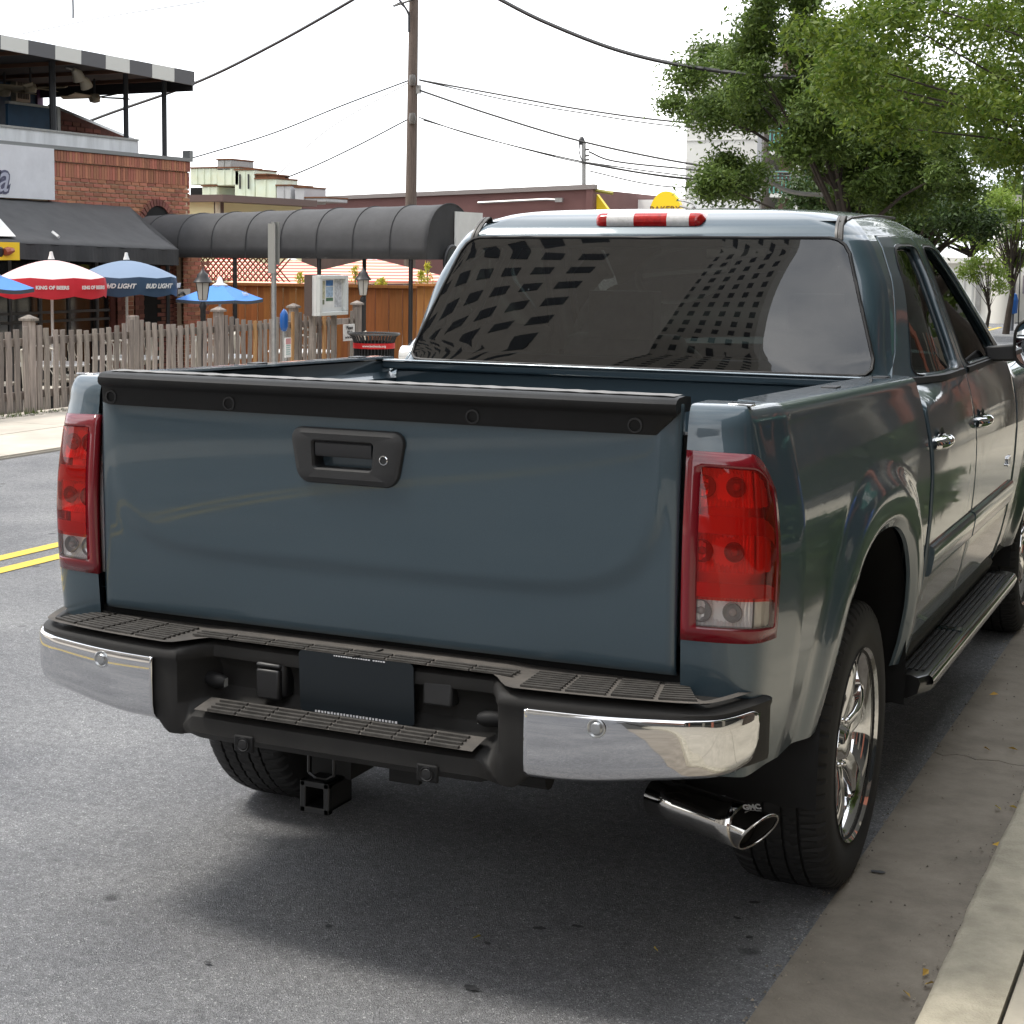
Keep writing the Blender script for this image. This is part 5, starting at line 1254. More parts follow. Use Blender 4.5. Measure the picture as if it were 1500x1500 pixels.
for a, b in zip(posts[:-1], posts[1:]):
    n = 13
    for k in range(n):
        t_ = (k+.8)/(n+.6); y = a+(b-a)*t_+rng.uniform(-.008, .008); h = .93-.115*math.sin(math.pi*t_)**.8+rng.uniform(-.012, .012)
        if b == 17.99 and k in (8, 9, 10): continue
        new = (a == 14.363 and k in (5, 12)) or (a == 16.2 and k == 5) or (a == 12.57 and k == 8 and False)
        picket(y, h, woodn if new else woodg, rng.uniform(-.018, .018))
    for z in (.20, .52, .80) if False else (.22, .78):
        m = MB(); m.box((fx-.02, a, z-.04), (fx+.012, b, z+.04)); m.build('rail', woodg, PF)
for y in posts:
    m = MB(); m.box((fx-.05, y-.05, -.1), (fx+.05, y+.05, 1.00)); P_ = m.build('fence_post', woodg, PF, bevel=.006)
    if y != 12.57: m = MB(); m.box((fx-.075, y-.075, 1.0), (fx+.075, y+.075, 1.025)); m.grid([[(fx+c*.07, y+s*.07, 1.025) for c, s in ((-1, -1), (1, -1), (1, 1), (-1, 1))], [(fx+c*.01, y+s*.01, 1.062) for c, s in ((-1, -1), (1, -1), (1, 1), (-1, 1))]], cv=True); m.build('post_cap', woodg, P_)
# weeds and pebbles at its foot
m = MB()
for k in range(900):
    y = rng.uniform(9, 16); x = -9.62+rng.uniform(0, .13); h = rng.uniform(.02, .09)*(1 if math.sin(y*5) > 0 else .4); a = rng.uniform(0, 6.28)
    m.add([(x-.006*math.cos(a), y-.006*math.sin(a), .03), (x+.006*math.cos(a), y+.006*math.sin(a), .03), (x+rng.uniform(-.02, .02), y+rng.uniform(-.02, .02), .03+h)], [(0, 1, 2)])
tag(m.build('weeds', leafmat('weed_green', (.05, .09, .02), (.12, .16, .05))), 'thin green weeds along the foot of the picket fence', 'weeds', kind='stuff')
m = MB()
for k in range(500):
    y = rng.uniform(9, 17); x = -9.60+rng.uniform(0, .14); r = rng.uniform(.008, .028); m.lathe([(0, 0), (r, .2*r), (r*.8, r*.8), (0, r)], (x, y, .028), 'z', 5, a0=rng.uniform(0, 1))
tag(m.build('pebbles', mat('pebble_grey', (.4, .37, .32), .9, rnd=('isl', .4))), 'pale pebbles strewn under the picket fence', 'pebbles', kind='stuff')

# ---- patio umbrellas
def market(u, v, xx, R_u, c_top, c_val, label, textv=None, htop=None, nseg=8, ph=.42):
    p = at(u, v, x=xx); zt = p[2]; U = thing('patio_umbrella', (p[0], p[1], PZ), label, 'umbrella'); U['group'] = 'umbrellas on the restaurant patio'
    rows = []; hh = .31*R_u
    for k in range(nseg*4):
        a = ph+2*math.pi*k/(nseg*4); pleat = abs(((k % 4)/4)-.5)*2; row = []
        for t_ in np.linspace(0, 1, 8):
            r = R_u*t_*(1-.035*(1-pleat)*t_); row.append((p[0]+r*math.cos(a), p[1]+r*math.sin(a), zt-.06-hh*t_**1.7-.02*(1-pleat)*t_))
        rows.append(row)
    m = MB(); m.grid(rows, cu=True); m.build('canopy', c_top, U, smooth=25, hint=(0, 0, 1))
    for s in range(nseg):
        m = MB(); g_ = []
        for k in range(9):
            kk = s*4+k/2; a = ph+2*math.pi*kk/(nseg*4); f = k/8; pleat = abs(f-.5)*2; r = R_u*(1-.035*(1-pleat)); z0 = zt-.06-hh-.02*(1-pleat); dr = .03*math.sin(math.pi*f)
            g_.append([(p[0]+r*math.cos(a), p[1]+r*math.sin(a), z0), (p[0]+(r+.01+dr*.4)*math.cos(a), p[1]+(r+.01+dr*.4)*math.sin(a), z0-.12), (p[0]+(r+dr*.2)*math.cos(a), p[1]+(r+dr*.2)*math.sin(a), z0-.235-.02*math.sin(math.pi*f))])
        m.grid(g_); V = m.build('valance_flap', c_val, U, smooth=60)
        if textv:
            a = ph+2*math.pi*(s*4+2)/(nseg*4); d_ = np.array([math.cos(a), math.sin(a), 0])
            if textv:
                r = R_u*.965+.045; c_ = np.array([p[0], p[1], zt-.06-hh-.125])+d_*r; text(textv[0], textv[1], white, c_, (-d_[1], d_[0], 0), (0, 0, 1), V, ext=.001, shear=textv[2], bold=.003)
    m = MB(); m.lathe([(0, .05), (.02, .045), (.028, 0), (.045, -.05)], (p[0], p[1], zt), 'z', 10); m.build('finial', white, U, smooth=60)
    m = MB(); m.tube([(p[0], p[1], PZ+.05), (p[0], p[1], zt-.06)], .019, 8); m.build('pole', mat('pole_white', (.75, .75, .73), .4), U)
    m = MB(); m.lathe([(.22, 0), (.22, .05), (.05, .09), (.03, .3), (0, .3)], (p[0], p[1], PZ), 'z', 16); m.build('stand', dkmetal, U, smooth=40)
    for k in range(nseg): a = ph+2*math.pi*k/nseg; m = MB(); m.tube([(p[0], p[1], zt-.30), (p[0]+R_u*.6*math.cos(a), p[1]+R_u*.6*math.sin(a), zt-.20)], .006, 4); m.build('rib', galv, U)
    return U
pinkw = mat('umbrella_red_blown_out', (.74, .50, .50), .7); redv = mat('umbrella_red', (.62, .02, .035), .6)  # pale pink is blown-out light on the red top, put into the colour
navt = mat('umbrella_navy_lit', (.17, .235, .34), .7); navv = mat('umbrella_navy', (.03, .065, .12), .6)  # paler blue paints the light falling on the navy top
market(75, 374, -12.2, .71, pinkw, redv, 'red patio umbrella with a pale, blown-out lit top, printed with white letters', ('KING OF BEERS', .060, 0), ph=-1.283)
market(185, 375, -12.2, .70, navt, navv, 'navy patio umbrella with a paler lit top beside the red one', ('BUD LIGHT', .086, .3), ph=-1.48)
def pyramid(u, v, xx, hw, drop, c, edge, label, txt=None, yy=None):
    p = at(u, v, x=xx) if yy is None else at(u, v, y=yy); U = thing('patio_umbrella', (p[0], p[1], PZ), label, 'umbrella'); U['group'] = 'umbrellas on the restaurant patio'
    for k in range(4):
        a = math.pi/4+k*math.pi/2+.12; b = a+math.pi/2; rows = []
        for t_ in np.linspace(.06, 1, 6):
            A_, B_2 = np.array([math.cos(a), math.sin(a)])*hw*1.41*t_, np.array([math.cos(b), math.sin(b)])*hw*1.41*t_
            rows.append([(p[0]+A_[0]+(B_2[0]-A_[0])*s, p[1]+A_[1]+(B_2[1]-A_[1])*s, p[2]-drop*t_-.02*math.sin(math.pi*s)*t_) for s in np.linspace(0, 1, 6)])
        m = MB(); m.grid(rows); V = m.build('canopy_panel', c, U, hint=(0, 0, 1), smooth=60)
        m = MB(); m.grid([rows[-1], [(q[0]*1, q[1], q[2]-.045) for q in rows[-1]]]); m.build('canopy_edge', edge, V)
        mid = np.array(rows[-1][3])-np.array(p); 
        if txt and mid[0] > .3 and abs(mid[1]) < mid[0]*1.2:
            d_ = np.array([mid[0], mid[1], 0]); d_ /= np.linalg.norm(d_); c_ = np.array(p)+d_*hw*.80+np.array([0, 0, -drop*.80+.03]); text(txt, .085, white, c_, (-d_[1], d_[0], 0), (-d_[0]*drop/hw, -d_[1]*drop/hw, 1), V, ext=.001, shear=.2)
    m = MB(); m.tube([(p[0], p[1], PZ), (p[0], p[1], p[2]-.02)], .02, 8); m.build('pole', mat('pole_white', (.7, .7, .7)), U)
    m = MB(); m.lathe([(0, .09), (.03, .07), (.05, .0), (.11, -.03), (.10, -.08), (0, -.08)], tuple(p), 'z', 10); m.build('finial', white, U, smooth=60)
    return U
skyb = mat('umbrella_bright_blue', (.05, .22, .62), .6); dedge = mat('edge_dark', (.06, .07, .09), .7)
pyramid(322, 414, -11.3, .46, .23, skyb, dedge, 'bright blue square patio umbrella behind the lamp post', 'Michelob')
pyramid(-14, 398, -11.3, .36, .19, skyb, dedge, 'bright blue patio umbrella cut by the left edge of the picture')
# patio tables and scrolled metal chairs
chm_ = mat('chair_cream_metal', (.62, .58, .50), .5)
def chair(x, y, rz, label):
    C_ = thing('patio_chair', (x, y, PZ), label, 'chair'); C_['group'] = 'scrolled metal chairs on the patio'
    base = Vector((x, y, PZ))
    def w_(p): v_ = Matrix.Rotation(rz, 3, 'Z') @ Vector(p)+base; return (v_.x, v_.y, v_.z)
    for sx in (-1, 1):
        for sy in (-1, 1): m = MB(); m.tube([w_((sx*.21, sy*.21, 0)), w_((sx*.19, sy*.19, .44))], .012, 5); m.build('leg', chm_, C_)
        m = MB(); m.tube([w_((sx*.20, -.20, .44)), w_((sx*.22, -.25, .95))], .013, 5); m.build('back_post', chm_, C_)
    m = MB(); m.prism([w_(q) for q in ((-.22, -.22, .44), (.22, -.22, .44), (.22, .22, .44), (-.22, .22, .44))], (0, 0, .03)); m.build('seat', chm_, C_)
    m = MB(); m.tube([w_((-.22, -.25, .95)), w_((0, -.26, 1.02)), w_((.22, -.25, .95))], .014, 5)
    for k in range(5):
        cx_ = -.16+k*.08; m.tube([w_((cx_+.03*math.cos(a), -.235, .72+.20*(a/6.28-.5)*1.6+.03*math.sin(a))) for a in np.linspace(0, 12.5, 20)[:14]], .008, 4)
        m.tube([w_((cx_, -.22, .46)), w_((cx_+.03, -.245, .97))], .007, 4)
    m.build('back_scrollwork', chm_, C_, kind='stuff'); return C_
i = 0
names_ = ['under the red umbrella', 'under the navy umbrella', 'under the bright blue umbrella', 'by the yellow picket']
for k, (u, xx) in enumerate(((75, -12.2), (185, -12.2), (322, -11.3), (440, -11.0))):
    p = at(u, 450, x=xx); Tb = thing('patio_table', (p[0], p[1], PZ), 'round pale patio table '+names_[k], 'table', 'round patio tables')
    m = MB(); m.lathe([(0, .70), (.48, .70), (.49, .715), (.48, .73), (0, .73)], (p[0], p[1], PZ), 'z', 24); m.build('table_top', white, Tb, smooth=40); m = MB(); m.lathe([(.25, 0), (.24, .03), (.04, .06), (.035, .70)], (p[0], p[1], PZ), 'z', 14); m.build('table_base', dkmetal, Tb, smooth=40)
    for q in range(4):
        a = .5+q*math.pi/2; chair(p[0]+.72*math.cos(a), p[1]+.72*math.sin(a), a+math.pi/2, 'cream scrolled metal chair on the '+['street', 'far', 'restaurant', 'near'][q]+' side of the table '+names_[k])
# ---- lamp posts
def lamp(u, vtop, xx, label):
    p = at(u, vtop, x=xx); x, y = p[0], p[1]; zt = p[2]; L_ = thing('lamp_post', (x, y, PZ), label, 'lamp post', 'black lantern lamp posts')
    m = MB(); m.lathe([(.09, 0), (.09, .3), (.05, .36), (.040, .5), (.035, zt-.52-PZ), (.05, zt-.47-PZ), (.03, zt-.42-PZ)], (x, y, PZ), 'z', 14); m.build('post', dkmetal, L_, smooth=40)
    m = MB(); m.lathe([(.055, -.40), (.065, -.38), (.095, -.17)], (x, y, zt), 'z', 6); g_ = m.build('lantern_glass', mat('lantern_glass_grey', (.50, .48, .44), .2), L_)
    for k in range(6): a = k*math.pi/3; m = MB(); m.tube([(x+.060*math.cos(a), y+.060*math.sin(a), zt-.39), (x+.098*math.cos(a), y+.098*math.sin(a), zt-.17)], .006, 4); m.build('lantern_bar', dkmetal, g_)
    m = MB(); m.lathe([(.12, -.175), (.125, -.165), (.075, -.10), (.07, -.07), (.03, -.035), (.012, 0), (0, .03)], (x, y, zt), 'z', 12); m.build('lantern_cap', dkmetal, L_, smooth=40)
lamp(297, 394, -10.2, 'black lantern lamp post in front of the blue umbrella'); lamp(532, 393, -10.2, 'black lantern lamp post between the notice case and the litter bin')
# ---- sign post seen edge on
def post_sign():
    x = -8.55; p = at(401, 325, x=x); q = at(403, 560, x=x); S_ = thing('sign_post', (x, p[1], .03), 'tall galvanised sign post with a street sign seen edge on', 'sign post')
    m = MB(); m.tube([(x, p[1], .03), (x, p[1], p[2])], .030, 8); m.build('post', galv, S_); zt = p[2]; m = MB()
    m.box((x-.05, p[1]-.05, zt-.60), (x+.045, p[1]-.035, zt-.02)); m.box((x-.045, p[1]+.035, zt-.50), (x+.05, p[1]+.05, zt+.0)); m.build('sign_plate', mat('sign_back_grey', (.36, .36, .34), .5, .4), S_)
    S_.rotation_euler.z = 0
post_sign()
# blue parking meter and small sign
p = at(416, 452, x=-8.35); MT = thing('parking_meter', (p[0], p[1], .03), 'blue pointed meter cover on a thin post beside the grey sign post', 'meter')
m = MB(); m.lathe([(.0, 0), (.02, -.02), (.045, -.065), (.050, -.12), (.047, -.21), (.03, -.26), (.02, -.265)], tuple(p), 'z', 14); m.build('meter_hood', mat('meter_blue', (.012, .10, .36), .4), MT, smooth=50)
m = MB(); m.tube([(p[0], p[1], .03), (p[0], p[1], p[2]-.25)], .02, 8); m.build('meter_post', galv, MT); m = MB(); m.tube([(p[0]+.01, p[1]+.01, p[2]-.02), (p[0]+.025, p[1]+.03, p[2]-.06)], .012, 6); m.build('painted_hood_highlight', mat('meter_highlight', (.5, .6, .7), .3), MT)  # pale sliver stands for a highlight on the blue hood
p = at(421, 509, x=-8.3); NS = thing('notice_sign', (p[0], p[1], .03), 'small white and red permit sign under the blue meter', 'sign')
m = MB(); m.box((p[0], p[1]-.065, p[2]-.115), (p[0]+.012, p[1]+.065, p[2]+.115)); s_ = m.build('sign_plate', white, NS); m = MB(); m.tube([(p[0]-.02, p[1], .03), (p[0]-.02, p[1], p[2])], .015, 6); m.build('sign_stake', galv, NS)
m = MB(); m.box((p[0]+.012, p[1]-.055, p[2]+.04), (p[0]+.014, p[1]+.055, p[2]+.105)); m.build('red_print_band', mat('print_pink', (.6, .3, .3), .5), s_)
for k in range(5): m = MB(); m.box((p[0]+.012, p[1]-.05, p[2]+.02-k*.025), (p[0]+.014, p[1]+.045-.015*(k % 2), p[2]+.028-k*.025)); m.build('print_line', mat('print_greenish', (.25, .42, .38), .5), s_)
# ---- notice case
a_, b_ = at(461, 463, x=-9.3), at(503, 403, x=-9.3); NC = thing('notice_case', (-9.3, (a_[1]+b_[1])/2, .03), 'white framed notice case with a map on two posts', 'notice board')
y0, y1, z0, z1 = a_[1], b_[1], a_[2], b_[2]; fr = mat('case_frame_white', (.62, .64, .62), .4)
m = MB(); m.box((-9.34, y0, z0), (-9.28, y1, z1)); m.build('case_back', white, NC)
for bx in (((y0, z0), (y1, z0+.05)), ((y0, z1-.05), (y1, z1)), ((y0, z0+.05), (y0+.07, z1-.05)), ((y1-.07, z0+.05), (y1, z1-.05))): m = MB(); m.box((-9.28, bx[0][0], bx[0][1]), (-9.22, bx[1][0], bx[1][1])); m.build('case_frame', fr, NC, bevel=.006)
m = MB(); m.box((-9.45, y0-.015, z0), (-9.34, y1, z1+.01)); m.build('case_side', mat('case_brown', (.10, .07, .06), .7), NC)
prints = [((.10, .42), (.30, .86), (.62, .60, .42)), ((.34, .36), (.58, .44), (.10, .22, .12)), ((.10, .28), (.28, .40), (.20, .22, .14)), ((.34, .46), (.58, .72), (.45, .60, .78)), ((.34, .74), (.58, .88), (.06, .22, .55)), ((.64, .20), (.88, .90), (.68, .70, .74))]
for (a1, a2), (c1, c2), cc in prints:
    W_, H_ = y1-y0, z1-z0; m = MB(); m.box((-9.28, y0+W_*a1, z0+H_*a2), (-9.277, y0+W_*c1, z0+H_*c2)); m.build('printed_panel', mat('print_%02d%02d' % (a1*100, a2*100), cc, .5, noise=(25, .5)), NC)
for y in (y0+.1, y1-.1): m = MB(); m.box((-9.42, y-.03, .03), (-9.36, y+.03, z0+.1)); m.build('case_post', woodg, NC)
# 'please' sign on the fence
p = at(512, 487, x=-9.55); PS_ = thing('seating_sign', (p[0], p[1], p[2]), 'small white sign with black lettering at the end of the picket fence', 'sign')
m = MB(); m.box((-9.57, p[1]-.17, p[2]-.105), (-9.55, p[1]+.17, p[2]+.105)) if False else m.box((-9.57, p[1]-.155, p[2]-.115), (-9.55, p[1]+.155, p[2]+.115)); s_ = m.build('sign_plate', white, PS_)
for k, tx_ in enumerate(('Please', 'Wait', 'to be Seated')): text(tx_, .075 if k < 2 else .05, dkmetal, (-9.545, p[1], p[2]+.065-k*.065), (0, 1, 0), (0, 0, 1), s_, ext=.001, bold=.001)
# ---- litter bin
p = at(548, 489, x=-9.0); BN = thing('litter_bin', (p[0], p[1], .03), 'black slatted metal litter bin with red band', 'litter bin'); bx_, by2, zt = p[0], p[1], p[2]; Rb = .27
for k in range(36):
    a = 2*math.pi*k/36; m = MB(); c_, s_ = math.cos(a), math.sin(a); m.tube([(bx_+Rb*c_, by2+Rb*s_, .06), (bx_+Rb*c_, by2+Rb*s_, zt-.13), (bx_+(Rb+.03)*c_, by2+(Rb+.03)*s_, zt-.04), (bx_+(Rb+.075)*c_, by2+(Rb+.075)*s_, zt)], .011, 4); m.build('slat', dkmetal, BN)
m = MB(); m.tube([(bx_+(Rb+.075)*math.cos(a), by2+(Rb+.075)*math.sin(a), zt) for a in np.linspace(0, 2*math.pi, 40)], .015, 6, cap=False); m.build('rim', mat('bin_rim_grey', (.10, .10, .10), .4), BN, smooth=60)
m = MB(); m.lathe([(Rb+.016, -.125), (Rb+.018, -.12), (Rb+.018, -.19), (Rb+.016, -.195)], (bx_, by2, zt), 'z', 40); RBn = m.build('red_band', mat('band_red', (.60, .02, .025), .5), BN, smooth=40)
m = MB(); m.lathe([(0, .05), (Rb-.03, .05), (Rb-.03, zt-.1), (Rb-.05, zt-.1)], (bx_, by2, 0), 'z', 24); m.build('bin_liner', dark, BN)
va = np.array([CAM[0]-bx_, CAM[1]-by2, 0]); va /= np.linalg.norm(va); c_ = np.array([bx_, by2, zt-.157])+va*(Rb+.021)
text('www.bethesda.org', .042, white, c_, (-va[1], va[0], 0), (0, 0, 1), RBn, ext=.001, bold=.001)
# ---- board fence with lattice, beyond the barrel canopy
BF = thing('board_fence', (-11, 23.5, PZ), 'tall reddish brown vertical board fence with lattice top under the canopy', 'fence')
yB = 23.2; a_, b_, c_ = at(284, 417, y=yB), at(596, 416, y=yB), at(650, 411, y=yB); zt = float(a_[2])
x = float(a_[0])-.1; k = 0
while x < float(c_[0])+.35:
    w_ = .135; light = x > float(b_[0])+.22
    t2 = zt+(.05 if light else 0); yy_ = yB-(.25 if light else 0)+.012*(k % 2)
    key = ('bd', light)
    if key not in bme: q = MB(); q.box((0, 0, 0), (w_-.008, .022, 1)); o = q.build('fence_board', cedar_l if light else cedar); bme[key] = o.data; bpy.data.objects.remove(o)
    o = bpy.data.objects.new('fence_board', bme[key]); o.location = (x+11, yy_-23.5, 0); o.scale = (1, 1, t2-PZ); col.objects.link(o); o.parent = BF; x += w_; k += 1
m = MB(); m.box((float(a_[0])-.1, yB-.03, zt), (float(b_[0])+.2, yB+.05, zt+.05)); m.build('top_rail', cedar, BF)
m = MB(); m.box((float(b_[0])+.2, yB-.29, zt+.05), (float(c_[0])+.4, yB-.2, zt+.09)); m.build('top_rail', cedar_l, BF)
la, lb = at(284, 411, y=yB), at(396, 386, y=yB); z0, z1 = float(la[2]), float(la[2])+.42
m = MB(); x = float(la[0])-.3
while x < float(lb[0]):
    for s in (-1, 1):
        xa, xb_ = (x, x+(z1-z0)) if s > 0 else (x+(z1-z0), x); m.prism([(xa-.018, yB+.01*s, z0), (xa+.018, yB+.01*s, z0), (xb_+.018, yB+.01*s, z1), (xb_-.018, yB+.01*s, z1)], (0, .008, 0))
    x += .115
m.build('lattice', mat('lattice_brown', (.20, .07, .04), .8), BF, kind='stuff', recalc=True)
m = MB(); m.box((float(la[0]), yB-.03, z1), (float(lb[0])+.3, yB+.04, z1+.05)); m.build('lattice_rail', cedar, BF)
# red striped umbrellas beyond the fence
strp = mat('red_stripe_canvas', (.66, .36, .31), .7)
stt = strp.node_tree; wv = stt.nodes.new('ShaderNodeTexWave'); wv.bands_direction = 'Z'; wv.inputs['Scale'].default_value = 5.5; wv.inputs['Distortion'].default_value = 0; rr = stt.nodes.new('ShaderNodeValToRGB'); rr.color_ramp.elements[0].position = .45; rr.color_ramp.elements[1].position = .55; rr.color_ramp.elements[0].color = (.72, .14, .12, 1); rr.color_ramp.elements[1].color = (.85, .62, .42, 1)
cc_ = stt.nodes.new('ShaderNodeTexCoord'); stt.links.new(cc_.outputs['Object'], wv.inputs[0]); stt.links.new(wv.outputs[1], rr.inputs[0]); stt.links.new(rr.outputs[0], stt.nodes['Principled BSDF'].inputs['Base Color'])
pyramid(428, 378, 0, 1.0, .50, strp, strp, 'red and cream striped umbrella to the left behind the board fence', yy=25.5)
pyramid(545, 378, 0, 1.35, .42, strp, strp, 'red and cream striped umbrella to the right behind the board fence', yy=26.5)
pyramid(340, 372, 0, 1.2, .46, strp, strp, 'red striped umbrella seen through the lattice', yy=26.5)
# small plants on the fence top
lm_y = leafmat('box_plant', (.35, .42, .05), (.62, .50, .06))
for u, v, h in ((440, 410, .18), (463, 412, .15), (521, 408, .3), (617, 410, .22), (626, 408, .34), (560, 412, .10)):
    p = at(u, v+5, y=yB+.25); m = MB()
    for k in range(90):
        t_ = rng.random(); q = p+np.array([rng.normal()*.07*(1-t_*.8), rng.normal()*.06*(1-t_*.8), h*t_]); d_ = rng.normal(size=3)*.03; e_ = rng.normal(size=3)*.02; m.add([q-d_, q+e_, q+d_], [(0, 1, 2)])
    PL = thing('planter_shrub', p, {440: 'low yellow green shrub left of the notice case', 463: 'yellow green shrub just above the notice case frame', 521: 'pointed green shrub left of the second lamp post', 617: 'low yellow shrub left of the pointed one at the fence end', 626: 'pointed yellow shrub at the right end of the fence', 560: 'tiny low shrub on the fence between the posts'}[u], 'shrub', 'small shrubs along the board fence'); m.build('foliage', lm_y, PL); m = MB(); m.tube([p+[0, 0, -.3], p+[0, 0, h*.6]], .012, 4); m.build('stem', woodg, PL)

# ================================================================== FAR BUILDINGS
mar = mat('maroon_siding', (.165, .078, .072), .8, noise=(1.2, .15)); 
yM = 44.0; a_, b_ = at(480, 293, y=yM), at(869, 277, y=yM); zM = (float(a_[2])+float(b_[2]))/2
MBd = thing('maroon_building', (-20, yM, PZ), 'long low maroon building behind the barrel canopy', 'building')
m = MB()
xr = float(b_[0]); xl = float(at(262, 300, y=yM)[0])
m.prism([(xl, yM, PZ), (xr, yM, PZ), (xr, yM, b_[2]), (float(a_[0]), yM, a_[2]), (xl, yM, a_[2]-.28)], (0, 9, 0)); m.build('wall', mar, MBd, recalc=True)
m = MB(); m.prism([(xl, yM-.08, a_[2]-.28), (float(a_[0]), yM-.08, a_[2]), (xr+.05, yM-.08, b_[2]), (xr+.05, yM-.08, b_[2]+.14), (float(a_[0]), yM-.08, a_[2]+.12), (xl, yM-.08, a_[2]-.16)], (0, .3, 0)); m.build('roof_edge', mat('roof_edge_grey', (.24, .21, .2), .6), MBd, recalc=True)
m = MB(); m.tube([at(700, 297, y=yM-.1), at(800, 292, y=yM-.1), at(819, 293, y=yM-.1)], .035, 5); m.build('conduit', galv, MBd); p = at(819, 293, y=yM-.15); m = MB(); m.cbox(p, (.22, .1, .12)); m.build('wall_lamp', galv, MBd)
p = at(853, 290, y=yM-.1); m = MB(); m.box((p[0]+.1, yM-.06, PZ), (p[0]+.3, yM-.002, b_[2])); m.build('downpipe', mar, MBd)
# purple wall with vents left of it, yellow wall
yY = 30.0
YB = thing('yellow_building', (-18, yY, PZ), 'pale yellow wall with brown eave right of the brick restaurant', 'building')
a_, b_ = at(262, 320, y=yY), at(314, 296, y=yY); m = MB(); m.box((a_[0], yY, PZ), (b_[0], yY+4, b_[2])); m.build('wall', mat('cream_yellow', (.88, .83, .52), .7), YB)
c_ = at(328, 285, y=yY-.3); m = MB(); m.box((a_[0], yY-.35, b_[2]), (c_[0], yY+4, float(c_[2]))); m.build('eave', mat('eave_brown', (.13, .09, .08), .8), YB)
m = MB(); m.box((b_[0], yY-.02, PZ), (float(at(321, 296, y=yY)[0]), yY+.2, b_[2])); m.build('corner_trim', mat('eave_brown', (0, 0, 0)), YB)
m = MB(); m.tube([at(319, 296, y=yY-.1), at(319, 340, y=yY-.1)], .06, 6); m.build('drainpipe', mat('pipe_cream', (.6, .55, .42), .6), YB)
# rooftop ducts and cabinets of green and grey sheet metal
duct = mat('pale_green_sheet', (.68, .80, .72), .6, noise=(1.1, .45), c2=(.66, .68, .50)); dgrey = mat('pale_grey_sheet', (.50, .51, .53), .6, noise=(1.3, .2)); rust = mat('rust', (.22, .09, .04), .9, noise=(3, .5))
yD = 37.0
lst = [('rooftop_duct', 279, 318, 246, 271, duct, 'rust streaked pale green duct box next to the brick corner'), ('rooftop_duct', 318, 350, 246, 272, duct, 'pale green overhanging duct box in the middle of the rooftop plant'), ('rooftop_vent', 318, 338, 234, 250, galv, 'small ribbed grey vent standing on top of the green ducts'), ('rooftop_cabinet', 344, 373, 249, 303, duct, 'tall pale green cabinet with two louvres'), ('rooftop_cabinet', 374, 404, 262, 302, duct, 'shorter pale green cabinet right of the tall one'), ('rooftop_vent', 374, 391, 256, 262, rust, 'flat rusty vent cap between the green cabinets'), ('rooftop_cabinet', 405, 426, 272, 300, dgrey, 'pale grey ribbed cabinet on the roof, left one'), ('rooftop_cabinet', 432, 446, 275, 298, dgrey, 'pale grey ribbed cabinet on the roof, right one'), ('rooftop_screen', 447, 478, 290, 296, dgrey, 'low grey roof screen at the right end of the rooftop plant'), ('rooftop_duct', 296, 318, 273, 287, duct, 'small green duct stub below the overhanging box')]
for i, (nm, u0_, u1_, v0, v1, mm, lb) in enumerate(lst):
    a_, b_ = at(u0_, v1, y=yD), at(u1_, v0, y=yD); r = thing(nm, ((a_[0]+b_[0])/2, yD, a_[2]), lb, 'rooftop unit', 'sheet metal plant on the roof')
    m = MB(); m.box((a_[0], yD, a_[2]), (b_[0], yD+1.2, b_[2])); m.build('casing', mm, r, bevel=.02)
    n_ = max(1, int((b_[0]-a_[0])/.22))
    for k in range(1, n_):
        x = a_[0]+(b_[0]-a_[0])*k/n_; m = MB(); m.box((x-.014, yD-.02, a_[2]+.02), (x+.014, yD, b_[2]-.02)); m.build('seam', mm, r)
    m = MB(); m.box((a_[0]-.02, yD-.03, b_[2]), (b_[0]+.02, yD+1.2, b_[2]+.035)); m.build('cap_flashing', rust, r)
    if i == 3:
        for uu in (351.5, 364): p = at(uu, 266, y=yD-.03); m = MB(); m.cbox(p, (.04, .03, .4)); m.build('louvre', dkmetal, r)
m = MB(); a_, b_ = at(262, 330, y=yD-.3), at(400, 303, y=yD-.3); m.box((a_[0], yD-.3, PZ), (b_[0], yD+5, b_[2])); rb_ = thing('plant_roof_building', (a_[0], yD, PZ), 'low brown flat roofed building carrying the green rooftop plant', 'building'); m.build('wall', mat('brown_block', (.16, .11, .09), .8, noise=(2, .3)), rb_)
m = MB(); a_, b_ = at(330, 308, y=yD-.35), at(365, 303, y=yD-.35); m.box((a_[0], yD-.42, a_[2]), (b_[0], yD-.3, b_[2])); m.build('fascia', duct, rb_)
m = MB(); a_, b_ = at(335, 300, y=yD+1), at(345, 274, y=yD+1); m.box((at(279, 300, y=yD+1)[0], yD+1, a_[2]), (b_[0], yD+1.3, b_[2])); m.build('plant_recess', dark, rb_)
